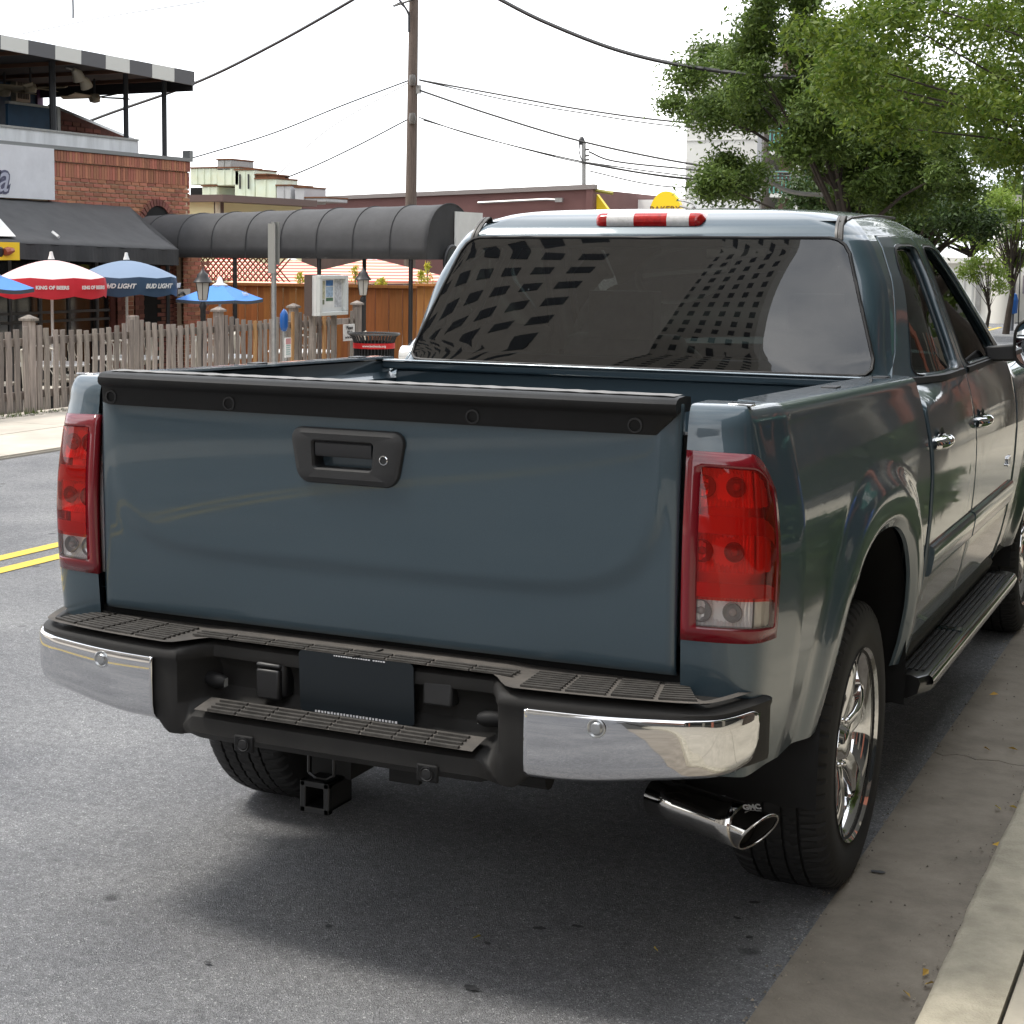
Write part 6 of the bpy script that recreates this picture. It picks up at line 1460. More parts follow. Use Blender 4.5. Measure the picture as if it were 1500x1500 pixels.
# yellow arched shop sign
yS = 44.6
SGN = thing('arched_sign', at(975, 300, y=yS), 'yellow round topped sign above the truck roof', 'sign')
c_ = at(974, 318, y=yS); rx, rz_ = float(at(996, 310, y=yS)[0]-c_[0]), float(at(974, 280, y=yS)[2]-c_[2])
ym = mat('sign_yellow', (.95, .68, .02), .5)
m = MB(); m.prism([(c_[0]+rx*1.1*math.cos(a), yS, c_[2]+rz_*math.sin(a)) for a in np.linspace(0, math.pi, 24)]+[(c_[0]-rx*1.1, yS, c_[2]-1), (c_[0]+rx*1.1, yS, c_[2]-1)], (0, .25, 0)); m.build('sign_face', ym, SGN, recalc=True)
text('BAKERY', .26, mat('sign_brown', (.18, .06, .03), .6), at(974, 307, y=yS-.02), (1, 0, 0), (0, 0, 1), SGN, ext=.01)
m = MB(); m.prism([at(870, 279, y=yM+.3), at(890, 306, y=yM+.3), at(890, 330, y=yM+.3), at(870, 330, y=yM+.3)], (0, .2, 0)); g_ = thing('yellow_gable', at(875, 300, y=yM+.3), 'yellow triangular panel at the right end of the maroon building', 'panel'); m.build('panel_face', ym, g_, recalc=True)
m = MB(); m.tube([at(870, 278.5, y=yM+.2), at(898, 283, y=yM+.2)], .05, 4); m.build('panel_edge', mat('olive_trim', (.3, .27, .05), .6), g_)
WS = thing('white_shop', at(930, 320, y=48), 'bright white low shop wall between maroon building and white tower', 'building')
a_, b_ = at(860, 330, y=48), at(1010, 292, y=48); m = MB(); m.box((a_[0], 48, PZ), (b_[0], 56, b_[2])); m.build('wall', mat('bright_white_wall', (.86, .86, .85), .5), WS)
p = at(1002, 300, y=43); FLd = thing('roof_floodlight', p, 'grey floodlight on an arm right of the yellow sign', 'lamp')
m = MB(); m.tube([at(992, 293, y=43), at(1001, 294, y=43), at(1017, 299, y=43)], .03, 5); m.build('arm', galv, FLd); m = MB(); m.tube([at(996, 302, y=43), at(1013, 306, y=43), at(1019, 302, y=43)], [.03, .04, .10], 8); m.build('lamp_head', galv, FLd)
# white tower block
yW = 70.0; TWR = thing('white_tower', at(1060, 400, y=yW), 'tall plain white building left of the big tree', 'building')
a_, b_ = at(1000, 400, y=yW), at(1117, 60, y=yW); ztw = float(b_[2]); x0, x1 = float(a_[0]), float(at(1117, 250, y=yW)[0])
pale = mat('pale_render', (.66, .655, .62), .8, noise=(.3, .06)); m = MB(); m.box((x0, yW, -.6), (x1, yW+14, ztw)); m.build('wall', pale, TWR)
for v in (105, 150, 205, 243, 262, 288): z = float(at(1060, v, y=yW)[2]); m = MB(); m.box((x0, yW-.03, z-.02), (x1, yW, z+.02)); m.build('panel_joint', mat('joint_grey', (.5, .5, .48), .8), TWR)
m = MB(); m.box((x1-.25, yW-.06, -.6), (x1-.05, yW, ztw)); m.build('corner_trim', mat('trim_grey', (.35, .36, .38), .6), TWR)
# brown balcony block
yK = 66.0; BB = thing('balcony_building', at(1170, 300, y=yK), 'brown apartment block with teal balconies behind the big tree', 'building')
a_, b_ = at(1121, 300, y=yK), at(1262, 60, y=yK); m = MB(); m.box((a_[0], yK+2, -.6), (b_[0], yK+14, b_[2])); m.build('wall', mat('brown_brick_far', (.12, .075, .06), .9, noise=(.8, .3)), BB)
teal = mat('teal_rail', (.10, .30, .27), .5); redp = mat('red_panel', (.45, .03, .03), .6)
for u in (1168, 1209): x = float(at(u, 200, y=yK)[0]); m = MB(); m.box((x-.12, yK, -.6), (x+.12, yK+.3, b_[2])); m.build('white_column', pale, BB)
for v in (145, 205, 268, 325):
    z = float(at(1160, v, y=yK)[2]); xa = float(at(1125, v, y=yK)[0]); xb_ = float(at(1215, v, y=yK)[0]); m = MB(); m.box((xa, yK+.3, z-.55), (xb_, yK+2, z-.4)); bl2 = m.build('balcony_slab', pale, BB)
    m = MB()
    for k in range(16): x = xa+(xb_-xa)*k/15; m.box((x-.03, yK+.3, z-.4), (x+.03, yK+.34, z+.45))
    m.box((xa, yK+.28, z+.42), (xb_, yK+.36, z+.5)); m.build('railing', teal, bl2, kind='stuff')
    m = MB(); m.box((float(at(1148, v, y=yK)[0]), yK+1.96, z+.9), (float(at(1163, v, y=yK)[0]), yK+2, z+1.7)); m.build('red_blind', redp, BB)
    for u in (1185, 1230): xx_ = float(at(u, v, y=yK)[0]); m = MB(); m.box((xx_-.7, yK+1.95, z-.3), (xx_+.7, yK+1.995, z+1.7)); w_ = m.build('window', dglass, BB); m = MB(); m.box((xx_-.04, yK+1.92, z-.3), (xx_+.04, yK+1.95, z+1.7)); m.build('window_bar', pale, w_)
# low white building to the right with a round column
yV = 44.0; WB = thing('white_warehouse', at(1440, 476, y=yV), 'low white building with a round corner column at the end of the street', 'building')
a_, b_ = at(1340, 480, y=yV), at(1455, 386, y=yV); zt = float(b_[2]); xe = float(at(1620, 400, y=yV)[0]); xm_ = float(at(1442, 400, y=yV)[0])
wallw = mat('whitewashed_wall', (.80, .79, .74), .7, noise=(.9, .1)); m = MB(); m.box((float(a_[0])-2, yV+1, -.1), (xm_, yV+10, zt)); m.build('wall', wallw, WB)
m = MB(); m.box((xm_, yV+2.2, -.1), (xe, yV+10, float(at(1455, 430, y=yV)[2])+1.0)); m.build('wall', wallw, WB)
m = MB(); m.box((float(a_[0])-2, yV+.8, zt), (xm_+.2, yV+10, zt+.16)); m.build('parapet', wallw, WB)
p = at(1461, 470, y=yV); m = MB(); m.tube([(p[0], yV+.9, -.1), (p[0], yV+.9, 3.4)], .33, 24); m.build('round_column', mat('column_cream', (.66, .64, .58), .7), WB, smooth=50)
m = MB(); a_ = at(1428, 455, y=yV+.95); m.box((a_[0], yV+.93, a_[2]), (a_[0]+.14, yV+.99, a_[2]+.75)); m.build('wall_box', galv, WB)
m = MB(); a_, b_ = at(1483, 432, y=yV), at(1530, 405, y=yV); m.box((a_[0], yV+2.0, a_[2]), (b_[0], yV+2.2, b_[2])); m.build('grey_panel', mat('panel_grey_purple', (.22, .21, .24), .6), WB)
for k in range(4): x = float(at(1392+k*12, 430, y=yV)[0]); m = MB(); m.box((x-.02, yV+.98, -.1), (x+.02, yV+1.0, zt-.3)); m.build('wall_joint', mat('joint_grey', (0, 0, 0)), WB)
m = MB(); p = at(1484, 440, y=40); ms = thing('street_pole', (p[0], p[1], 0), 'thin dark pole before the white building', 'pole'); m.tube([(p[0], p[1], 0), (p[0], p[1], p[2]+.6)], .05, 6); m.build('pole', mat('pole_grey', (.12, .13, .15), .6), ms); m = MB(); m.lathe([(0, -.35), (.11, -.3), (.12, 0), (.08, .15), (0, .2)], (p[0], p[1], p[2]), 'z', 8); m.build('meter_head', mat('meter_blue', (0, 0, 0)), ms)

# ================================================================== POLES AND WIRES
yP = 38.0; pb = at(602, 300, y=yP); UP = thing('utility_pole', (pb[0], yP, PZ), 'tall brown wooden utility pole in the middle of the picture', 'utility pole')
pt_ = at(607, -60, y=yP); m = MB(); m.tube([(pb[0]-.05, yP, PZ), (pb[0], yP, pb[2]), (pt_[0], yP, pt_[2])], [.17, .155, .12], 14); m.build('pole', mat('pole_wood', (.15, .115, .095), .9, noise=(3, .4), wave=(10, 10, .7), bump=(8, .8)), UP, smooth=60)
for v in (117, 173):
    p = at(604, v, y=yP-.15); m = MB(); m.lathe([(0, -.16), (.07, -.15), (.10, 0), (.07, .13), (0, .14)], tuple(p), 'z', 10); m.build('insulator', mat('insulator_grey', (.12, .11, .10), .4), UP, smooth=50)
p = at(613, 131, y=yP); m = MB(); m.cbox(p, (.12, .1, .22)); m.build('cable_bracket', galv, UP)
m = MB(); m.tube([at(599, 47, y=yP-.2), at(599, 20, y=yP-.2), at(590, 6, y=yP-.2), at(578, -8, y=yP-.2)], .03, 5); m.tube([at(600, 26, y=yP-.2), at(594, 12, y=yP-.2), at(585, 4, y=yP-.2), at(575, 9, y=yP-.2)], .02, 5); m.build('riser_cable', dkmetal, UP)
m = MB(); m.tube([at(577, 9, y=yP-.2), at(612, -3, y=yP-.2)], .03, 5); m.build('cross_bracket', dkmetal, UP)
yQ = 44.0; p = at(855, 206, y=yQ); SP = thing('service_mast', (p[0], yQ, PZ), 'small roof mast with insulators on the maroon building', 'mast')
m = MB(); m.tube([at(855, 276, y=yQ), at(855, 210, y=yQ)], .07, 8); m.build('mast', galv, SP); m = MB(); m.lathe([(0, -.1), (.09, -.12), (.10, .0), (.06, .10), (0, .12)], tuple(at(852, 206, y=yQ)), 'z', 10); m.build('weather_head', dkmetal, SP, smooth=50)
for v in (219, 228, 234, 239): p = at(858, v, y=yQ-.05); m = MB(); m.tube([p, p+[.10, 0, 0]], .035, 6); m.build('insulator', dkmetal, SP)
m = MB(); m.tube([at(a, b, y=yQ-.1) for a, b in ((850, 208), (848, 220), (851, 232), (856, 238))], .02, 5); m.build('drip_loop', dkmetal, SP)
wirem = mat('cable_black', (.02, .02, .022), .5); wirel = mat('cable_pale', (.30, .29, .28), .5)
def wire(pts, r, label, yy=38.0, mm=None):
    w_ = [at(u, v, y=(yy if not hasattr(yy, '__len__') else np.interp(u, yy[0], yy[1]))) for u, v in pts]; m = MB(); m.tube(catmull(w_, 10), r*1.3+.006, 5)
    c_ = w_[0]; o = m.build('overhead_wire', mm or wirem); tag(o, label, 'wire', 'overhead wires')
wire([(-60, 258), (130, 178), (285, 122), (400, 66), (515, 1), (560, -28)], .020, 'thick cable rising from the terrace canopy to the top of the picture', 26)
wire([(700, -20), (736, 1), (800, 33), (900, 72), (1000, 96), (1120, 111), (1230, 113), (1330, 108)], .022, 'thick cable sagging from the top edge into the tree', 24)
wire([(598, 118), (500, 155), (400, 195), (300, 226), (230, 245)], .011, 'wire from the upper insulator down to the left')
wire([(597, 175), (520, 215), (440, 252), (350, 285), (262, 318)], .011, 'wire from the lower insulator down to the left')
wire([(600, 120), (480, 190), (400, 262), (345, 300)], .005, 'faint wire between the two left hand wires', mm=wirel)
wire([(614, 117), (740, 140), (850, 160), (1000, 179), (1180, 186), (1340, 181)], .014, 'long wire from the upper insulator to the tree')
wire([(616, 118), (740, 146), (850, 165), (1000, 186), (1200, 196)], .008, 'thin wire just under the long upper one')
wire([(614, 132), (720, 168), (848, 206), (1000, 238), (1120, 252), (1250, 252), (1430, 238)], .016, 'cable from the pole bracket passing the roof mast')
wire([(614, 172), (700, 200), (850, 236), (980, 258), (1120, 266), (1300, 250), (1480, 222)], .009, 'wire from the lower insulator to the right')
wire([(620, 176), (760, 216), (860, 240), (1000, 262), (1090, 262), (1200, 250)], .007, 'thin wire sagging below the others')
wire([(862, 222), (900, 236), (1000, 247), (1120, 258), (1300, 252)], .016, 'cable leaving the mast for the tree', 43)
wire([(862, 238), (960, 252), (1060, 262), (1200, 262)], .010, 'second wire leaving the mast', 43)
wire([(862, 250), (940, 268), (1000, 274), (1060, 266), (1130, 254)], .010, 'lowest slack wire from the mast', 43)
wire([(1120, 262), (1160, 281), (1220, 285), (1290, 276), (1345, 256)], .025, 'pale thick cable looping in front of the big tree', 26, wirel)
wire([(106, -30), (107, 10), (107, 27)], .012, 'short hanging wire end at the top left', 30)
wire([(20, 52), (90, 38), (160, 24), (300, 2)], .005, 'faint wire at the top left', 36, wirel)

# ================================================================== TREES
def tree(name, base, blobs, n_leaf, leaf, m_leaf, label, yy, depth, trunk_r=.16, group='street trees', lean=None, limbs=True, clus=.45, up_=.25, mind=None, limb=1):
    """blobs: (u, v, r_px) regions of crown as seen; each gets real depth"""
    Tn = thing(name, base, label, 'tree', group); cl_ = []
    for (u, v, r) in blobs:
        yb = yy+rng.uniform(-.5, .5)*depth*.5; c = at(u, v, y=yb); R = .74*r*np.linalg.norm(c-CAM)/F
        n = max(4, int((R/clus)**2*3.2))
        for k in range(n):
            d = rng.normal(size=3); d /= np.linalg.norm(d); q = c+d*R*(.25+.75*rng.random()**.5)*np.array([1, depth/ max(R*2, .1)*.8+.2 if depth > R*2 else 1, 1]); cl_.append((q, clus*rng.uniform(.6, 1.2)))
    w_ = np.array([c[1]**2 for c in cl_]); w_ /= w_.sum(); idx = rng.choice(len(cl_), n_leaf, p=w_)
    C_ = np.array([c[0] for c in cl_])[idx]; Rr = np.array([c[1] for c in cl_])[idx]
    d = rng.normal(size=(n_leaf, 3)); d /= np.linalg.norm(d, axis=1)[:, None]; P = C_+rng.normal(size=(n_leaf, 3))*(Rr*.52)[:, None]*np.array([1, 1, .75]); P[:, 2] -= .12*clus*rng.random(n_leaf)
    n_ = rng.normal(size=(n_leaf, 3)); n_[:, 2] = abs(n_[:, 2])+up_; n_ /= np.linalg.norm(n_, axis=1)[:, None]
    a = rng.normal(size=(n_leaf, 3)); a[:, 2] -= .5; a -= (a*n_).sum(1)[:, None]*n_; a /= np.linalg.norm(a, axis=1)[:, None]; b = np.cross(n_, a)
    L_ = leaf*rng.uniform(.6, 1.25, n_leaf)[:, None]; Wd = L_*.38
    V = np.stack([P-a*L_*.5, P+b*Wd*.5+n_*L_*.06, P+a*L_*.5, P-b*Wd*.5+n_*L_*.06], 1).reshape(-1, 3)-np.array(base)
    me = bpy.data.meshes.new('crown'); me.vertices.add(4*n_leaf); me.vertices.foreach_set('co', V.ravel()); me.loops.add(4*n_leaf); me.loops.foreach_set('vertex_index', np.arange(4*n_leaf)); me.polygons.add(n_leaf); me.polygons.foreach_set('loop_start', np.arange(0, 4*n_leaf, 4)); me.polygons.foreach_set('loop_total', np.full(n_leaf, 4)); me.update(); me.validate(); me.materials.append(m_leaf)
    o = bpy.data.objects.new('crown', me); col.objects.link(o); o.parent = Tn
    bark = mat('bark', (.07, .055, .045), .95, noise=(8, .4), bump=(25, .8)); base = np.array(base, float); ctr = np.mean([c[0] for c in cl_], 0); top = base+(ctr-base)*.75
    mid = base+(top-base)*.5+np.array([.1, .05, 0]); 
    if lean is not None: mid = np.array(lean, float)
    m = MB(); m.tube([base-[0, 0, .1], base+(mid-base)*.5, mid, top], [trunk_r*1.2, trunk_r, trunk_r*.8, trunk_r*.35], 12); m.build('trunk', bark, Tn, smooth=60)
    if limbs:
        step = max(1, len(cl_)//(26 if limb == 1 else 15))
        for c in cl_[::step]:
            s = mid+(top-mid)*rng.uniform(0, .9); q = c[0]; k1 = s+(q-s)*.5+np.array([0, 0, .12*np.linalg.norm(q-s)*.5]); L2 = np.linalg.norm(q-s); m = MB(); m.tube([s, k1, q], [max(.010, .035*trunk_r/.16*min(2, L2)*limb), .018*trunk_r/.16*min(2, L2)*limb, .004], 5); m.build('branch', bark, Tn, smooth=60)
    return Tn
lfd = leafmat('leaf_mid_green', (.065, .115, .024), (.15, .215, .045)); lfn = leafmat('leaf_yellow_green', (.065, .125, .015), (.18, .235, .032), .42); lff = leafmat('leaf_bright', (.16, .26, .04), (.30, .38, .08), .45); lfk = leafmat('leaf_dark', (.022, .048, .012), (.06, .10, .022), .25)
b1 = [(1060, 125, 62), (1110, 60, 62), (1165, 10, 70), (1025, 150, 34), (1078, 165, 38), (1075, 246, 12), (1075, 272, 7), (1180, 100, 75), (1135, 125, 45), (1110, 165, 32), (1225, 160, 60), (1250, 230, 50), (1290, 160, 60), (1330, 220, 70), (1390, 240, 60), (1300, 270, 45), (1240, 50, 70), (1380, 170, 50), (1440, 215, 22), (1260, 300, 30)]
bt = at(1270, 420, y=24); tree('big_street_tree', (bt[0], 24, 0), b1+[(1200, 200, 70), (1285, 225, 60), (1190, 195, 40), (1335, 265, 50), (1110, 110, 40)], 125000, .10, lfd, 'big mid green street tree rising behind the truck cab', 25, 4.5, .22, clus=.34, limb=.5)
b2 = [(1340, 320, 50), (1270, 318, 34), (1400, 315, 42), (1300, 290, 42), (1380, 290, 40), (1430, 322, 26), (1230, 285, 26), (1215, 335, 18), (1180, 290, 12)]
bt = at(1340, 440, y=34); tree('dark_street_tree', (bt[0], 34, 0), b2, 26000, .13, lfk, 'dark green tree below and behind the big street tree', 34, 4, .2, clus=.5)
b3 = [(1250, 95, 50), (1310, 60, 70), (1330, 130, 60), (1390, 95, 70), (1450, 40, 60), (1390, 20, 60), (1445, 110, 45), (1270, 150, 36), (1340, 175, 34), (1225, 60, 36), (1500, 150, 40), (1490, 10, 50), (1440, 165, 26), (1290, 20, 50), (1560, 100, 80), (1600, 30, 100), (1640, 150, 80), (1500, 220, 16)]
tree('near_street_tree', (2.35, 8.6, .13), b3, 30000, .052, lfn, 'yellow green honey locust overhanging from the right', 8.3, 2.6, .15, clus=.20, lean=(2.1, 8.5, 2.2), limb=.28)
b4 = [(1450, 315, 26), (1480, 305, 36), (1500, 340, 30), (1420, 340, 14), (1520, 310, 40), (1495, 375, 14)]
bt = at(1492, 440, y=40); tree('bright_far_tree', (bt[0], 38, 0), b4, 14000, .10, lff, 'bright light green tree at the far right', 38, 2.5, .07, clus=.28)
b5 = [(1440, 360, 14), (1425, 385, 14), (1448, 385, 18), (1462, 400, 14), (1415, 398, 10), (1465, 420, 8), (1430, 405, 10)]
bt = at(1443, 480, y=36); tree('small_sapling', (bt[0], 36, 0), b5, 1900, .10, lff, 'thin young tree in front of the white building', 36, 1.2, .04, clus=.18)
b6 = [(1390, 300, 30), (1500, 270, 30), (1440, 290, 40), (1350, 350, 30), (1520, 295, 60)]
bt = at(1400, 440, y=80); tree('distant_tree', (bt[0], 80, 0), b6, 9000, .25, lfd, 'hazy green trees farthest away at the right', 80, 8, .2, clus=1.0, group='distant trees')

# ---- vehicle ahead and the car across the street
CR = thing('dark_car', (-6.6, 21, 0), 'dark navy car parked facing us across the street, mostly hidden by the truck cab', 'car'); 
def car(root, x0, y0, hdg, body, L_=4.4, W_=1.78, H_=1.45):
    """nose towards hdg; simple but complete saloon from lofted sections"""
    ch, sh = math.cos(hdg), math.sin(hdg)
    def w_(a, b, z): return (x0+a*ch-b*sh, y0+a*sh+b*ch, z)
    S = [(-2.2, .30, .72, .80), (-2.15, .24, .86, .96), (-1.6, .22, .89, 1.0), (-.8, .22, .89, .98), (.4, .22, .89, .95), (1.2, .22, .88, .92), (1.8, .24, .84, .84), (2.1, .28, .74, .72), (2.2, .36, .60, .62)]
    rows = []
    for a, zb, hw, zt in S: rows.append([w_(a*L_/4.4, s*hw*f, z) for s, f, z in ((-1, .88, zb), (-1, 1, zb+.18), (-1, 1.0, (zb+zt)/2+.05), (-1, .96, zt-.06), (-1, .86, zt), (0, 1, zt+.05), (1, .86, zt), (1, .96, zt-.06), (1, 1.0, (zb+zt)/2+.05), (1, 1, zb+.18), (1, .88, zb))])
    m = MB(); m.grid(rows); e_ = len(rows[0]); m.add(rows[0], [tuple(range(e_))]); m.add(rows[-1], [tuple(range(e_))[::-1]]); m.build('body', body, root, smooth=50, recalc=True)
    G = [(-1.75, .60, .98), (-1.2, .62, H_-.06), (-.3, .64, H_), (.35, .62, H_-.06), (1.15, .66, .94)]
    m = MB(); m.grid([[w_(a, s*hw*f, z) for s, f, z in ((-1, 1.22, .93), (-1, 1.0, zt-.04), (-1, .85, zt), (1, .85, zt), (1, 1.0, zt-.04), (1, 1.22, .93))] for a, hw, zt in G]); m.build('cabin_glass', mat('car_glass_dark', (.012, .015, .018), .05, spec=.9), root, smooth=35, recalc=True)
    m = MB(); m.grid([[w_(a, s*.56, z) for s in (-1, -.5, 0, .5, 1)] for a, z in ((-1.15, H_-.03), (-.3, H_+.015), (.3, H_-.03))]); m.build('roof', body, root, smooth=50, solid=.02)
    for a in (-1.35, 1.35):
        for s in (-1, 1):
            c_ = w_(a, s*.80, .32); Wl = MB()
            rows = []
            for k in range(24):
                t_ = 2*math.pi*k/24; rows.append([w_(a+r*math.cos(t_), s*(.80+h), .32+r*math.sin(t_)) for r, h in ((.18, .09), (.30, .10), (.32, .07), (.32, -.07), (.30, -.10))])
            Wl.grid(rows, cu=True); wh = Wl.build('wheel', rubber, root, smooth=40)
            m = MB(); m.add([w_(a+.19*math.cos(2*math.pi*k/20), s*.875, .32+.19*math.sin(2*math.pi*k/20)) for k in range(20)], [tuple(range(20))]); m.build('hub', alum, wh)
    for s in (-1, 1):
        m = MB(); m.grid([[w_(2.03+.13*math.cos(t_)*(1-abs(s2)*.25), s*(.60+s2*.16), .66+.11*math.sin(t_)) for t_ in np.linspace(-1.5, 2.0, 8)] for s2 in np.linspace(-1, 1, 6)]); m.build('headlight', mat('headlamp_bright', (.80, .80, .78), .08, .3, 1), root, smooth=50)
        m = MB(); m.grid([[w_(-2.22, s*(.62+s2*.2), z) for z in (.62, .80)] for s2 in (-1, 1)]); m.build('rear_lamp', redband, root)
p = at(601, 520, z=.68); dk = mat('navy_car_paint', (.012, .014, .035), .2, .4, 1)
d_ = -2.1; pcar = at(601, 517, x=-7.0); pcar = at(603, 517, z=.70)
car(CR, pcar[0]+.62, pcar[1]+2.1, -math.pi/2, dk)
AH = thing('grey_car_ahead', (0, 0, 0), 'blue grey car parked ahead of the truck, just visible past the mirror', 'car')
car(AH, .05, 20.6, math.pi/2, mat('blue_grey_car_paint', (.06, .075, .10), .25, .5, 1), H_=1.5)

# ================================================================== WHAT THE PAINT AND GLASS REFLECT: the near side and the towers behind the camera
beige = mat('beige_concrete_tower', (.50, .455, .395), .85, noise=(.5, .12)); wdk = mat('tower_window', (.06, .064, .07), .5, spec=.1)
def tower(name, label, x0, x1, y, dep, h, fl, bay, ww, wh, mm, z0=1.5, cat='building'):
    t = thing(name, ((x0+x1)/2, y, 0), label, cat, None); m = MB(); m.box((x0, y-dep, -.2), (x1, y, h)); m.build('wall', mm, t)
    me = {}; fr = None; n = 0
    zz = z0
    rest = MB()
    while zz+wh < h-1:
        x = x0+bay*.5
        while x < x1-bay*.3:
            if n < 260:
                if fr is None: m = MB(); m.box((x-ww/2, y-.02, zz), (x+ww/2, y+.05, zz+wh)); fr = m.build('window', wdk, t); f0 = (x, zz)
                else: o = fr.copy(); col.objects.link(o); o.location = (fr.location[0]+x-f0[0], fr.location[1], fr.location[2]+zz-f0[1])
            else: rest.box((x-ww/2, y-.02, zz), (x+ww/2, y+.05, zz+wh))
            n += 1; x += bay
        zz += fl
    if n > 260: rest.build('upper_windows', wdk, t, kind='stuff')
    return t
tower('beige_tower', 'wide beige tower behind the camera, mirrored in the rear window', -62, -15.3, -24, 14, 82, 3.6, 4.4, 2.5, 1.6, beige)
tower('white_grid_tower', 'taller grid of small windows mirrored in the right half of the rear window', -52, -8.5, -62, 14, 128, 4.0, 2.9, 1.1, 2.1, mat('pale_concrete_tower', (.46, .435, .39), .85))
tower('low_row', 'low brick row behind the camera to the right', 4, 34, -40, 10, 7.5, 3.4, 2.6, 1.2, 1.7, mat('brick_row', (.24, .12, .08), .9, noise=(3, .2)))
# shops on the near sidewalk (seen only as reflections in the truck's flank)
NB = thing('near_shopfront', (8, 5, .13), 'shopfront with tan and brick pillars and a darkened wall on the near sidewalk, mirrored in the truck doors', 'building')
m = MB(); m.box((6.9, -20, 0), (14, 90, 15)); m.build('wall', mat('darkened_wall', (.042, .040, .032), .85, noise=(1, .3)), NB)  # wall made dark, tall and long so the truck's flank mirrors dark
for k in range(24):
    y = -18+k*4.2; m = MB(); m.box((6.62, y, .1), (6.9, y+.9, 4.5)); m.build('pillar', mat('red_pillar', (.30, .10, .06), .85) if k % 2 else mat('tan_pillar', (.20, .18, .145), .8), NB)
    m = MB(); m.box((6.86, y+1.2, .6), (6.895, y+3.8, 3.0)); m.build('shop_window', mat('dim_shop_window', (.012, .014, .015), .7, spec=.1), NB)
AWN = thing('green_awning', (6, 12, 3), 'green shop awning with white lettering, mirrored in the rear door window', 'awning')
m = MB(); m.prism([(6.9, 8.5, 3.5), (5.7, 8.5, 2.9), (5.7, 8.5, 2.5), (6.9, 8.5, 2.5)], (0, 6, 0)); m.build('canvas', mat('awning_green', (.01, .10, .07), .6), AWN, recalc=True)
text('Catering', .42, white, (5.69, 11.5, 2.7), (0, -1, 0), (0, 0, 1), AWN, ext=.003)
HG = thing('hedge', (5.2, 9, .13), 'clipped green hedge in a bed by the shopfront', 'hedge')
n_leaf = 15000; P = np.stack([rng.uniform(4.9, 5.8, n_leaf), rng.uniform(3.0, 26, n_leaf), .13+1.0*rng.random(n_leaf)], 1); m = MB()
for q in P: a, b = rng.normal(size=3)*.04, rng.normal(size=3)*.03; m.add([q-a, q+b, q+a, q-b], [(0, 1, 2, 3)])
m.build('foliage', lfk, HG); m = MB(); m.box((4.85, 3, .1), (5.85, 26, .35)); m.build('bed', mat('earth', (0, 0, 0)), HG)
tree('sidewalk_tree', (2.5, -2.6, .13), [(0, 0, 1)], 10, .05, lfd, 'street tree on the near sidewalk behind the camera', 0, 1) if False else None
def tree_w(name, base, c, R, n_leaf, leaf, m_leaf, label, tr=.14):
    Tn = thing(name, base, label, 'tree', 'street trees'); cl_ = [np.array(c)+rng.normal(size=3)*np.array(R)*.45 for _ in range(60)]
    P = np.array(cl_)[rng.integers(0, 60, n_leaf)]+rng.normal(size=(n_leaf, 3))*.28; m = MB(); A = rng.normal(size=(n_leaf, 3))*leaf*.5; B = rng.normal(size=(n_leaf, 3))*leaf*.3
    for q, a, b in zip(P, A, B): m.add([q-a, q+b, q+a, q-b], [(0, 1, 2, 3)])
    m.build('crown', m_leaf, Tn); m = MB(); b_ = np.array(base, float); m.tube([b_-[0, 0, .1], b_+[0.05, 0, 1.6], np.array(c)], [tr*1.2, tr, tr*.4], 10); m.build('trunk', mat('bark', (0, 0, 0)), Tn, smooth=60)
    for q in cl_[::5]: m = MB(); m.tube([np.array(c)-[0, 0, .8], (np.array(c)+q)/2-[0, 0, .3], q], [.04, .03, .008], 5); m.build('branch', mat('bark', (0, 0, 0)), Tn)
tree_w('sidewalk_tree', (2.6, 15.5, .13), (2.6, 15.5, 4.6), (1.8, 2.2, 1.3), 7000, .11, lfd, 'street tree farther along the near sidewalk')
tree_w('sidewalk_tree', (3.6, 1.6, .13), (3.9, 1.6, 4.8), (1.6, 1.9, 1.2), 7000, .11, lfd, 'street tree on the near sidewalk right beside the truck bed')
tree_w('sidewalk_tree', (2.6, 22.5, .13), (2.9, 22.5, 4.8), (2.0, 2.6, 1.5), 7000, .14, lfd, 'third street tree along the near sidewalk')
tree_w('sidewalk_tree', (2.6, 30, .13), (2.9, 30, 5), (2.0, 3, 1.6), 7000, .15, lfd, 'fourth street tree along the near sidewalk')
IV = thing('added_dark_bed', (2.7, 5.2, .13), 'low dark ground cover bed, unseen, added to darken the reflection in the rear fender', 'planting bed')  # unseen bed added so the rear fender has something dark to mirror
m = MB(); m.box((1.72, 3.1, .10), (3.7, 7.3, .20)); m.build('soil', mat('earth', (0, 0, 0)), IV); m = MB()
for k in range(11000):
    q = np.array([rng.uniform(1.7, 3.7), rng.uniform(3.1, 7.3), .16+.30*rng.random()]); a, b = rng.normal(size=3)*.03, rng.normal(size=3)*.025; m.add([q-a, q+b, q+a, q-b], [(0, 1, 2, 3)])
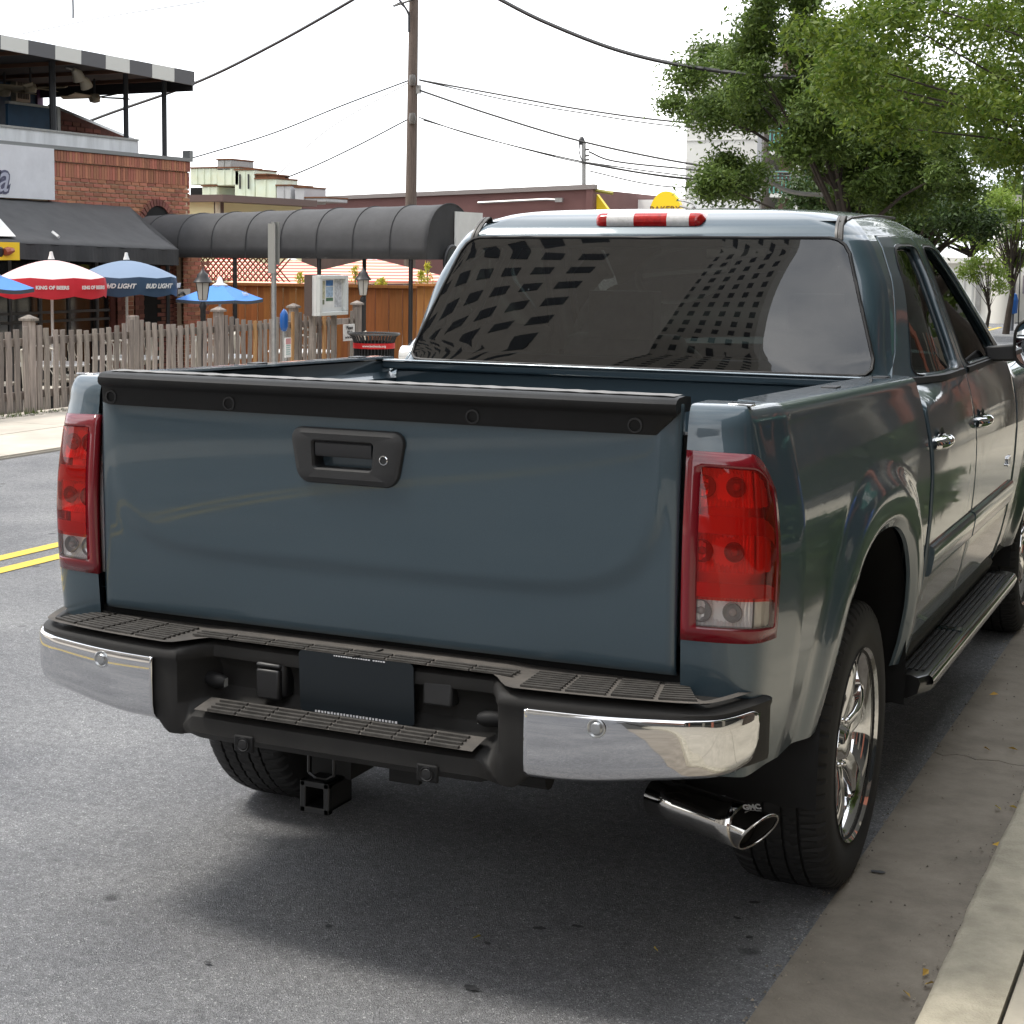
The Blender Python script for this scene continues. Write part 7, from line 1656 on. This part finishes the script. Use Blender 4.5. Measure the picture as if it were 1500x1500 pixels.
m.build('foliage', lfk, IV)
MBX = thing('mail_box', (4.3, 8.6, .13), 'blue street mail box on the near sidewalk, mirrored in the rear fender', 'mail box')
m = MB(); m.prism([(4.05, 8.3, .35)]+[(4.3+.25*math.cos(a), 8.3, 1.05+.25*math.sin(a)) for a in np.linspace(math.pi, 0, 12)]+[(4.55, 8.3, .35)], (0, .55, 0)); m.build('box_body', mat('mail_blue', (.01, .06, .30), .35), MBX, recalc=True)
for a in (4.1, 4.5):
    for b in (8.35, 8.8): m = MB(); m.box((a-.03, b-.03, .13), (a+.03, b+.03, .36)); m.build('leg', mat('mail_blue', (0, 0, 0)), MBX)

# ================================================================== LEAVES AND LITTER
lm = mat('fallen_leaf_yellow', (.55, .38, .06), .7, rnd=('obj', .25, .02))
LV = [(1462, 1184, 'by the kerb near the right edge of the picture'), (1486, 1184, 'against the kerb at the right edge'), (1446, 1098, 'beside the gutter crack'), (1484, 1098, 'beyond the gutter crack at the right edge'), (1462, 1239, 'on the gutter beside the kerb'), (1361, 1442, 'yellow and upright near the kerb at the bottom'), (1328, 1457, 'pale and crumpled at the bottom of the gutter'), (1356, 1426, 'small and reddish above the pale one'), (1134, 1062, 'stuck low on the road by the wheel'), (698, 1374, 'alone on the asphalt behind the truck'), (961, 1392, 'tiny and white on the asphalt'), (1288, 1003, 'far along the gutter'), (1456, 1018, 'on the gutter above the crack')]
for i, (u, v, lb) in enumerate(LV):
    if u in (1134, 1288): continue
    p = at(u, v, z=.008); m = MB(); a = rng.uniform(0, 6.28); s = .018 if u != 961 else .010; c_, s_ = math.cos(a)*s, math.sin(a)*s
    m.add([(p[0]-c_, p[1]-s_, p[2]), (p[0]-s_*.4, p[1]+c_*.4, p[2]+.012), (p[0]+c_, p[1]+s_, p[2]+.004), (p[0]+s_*.4, p[1]-c_*.4, p[2]+.002)], [(0, 1, 2, 3)])
    o = m.build('fallen_leaf', lm); tag(o, 'fallen leaf '+lb, 'leaf', 'fallen leaves in the gutter')
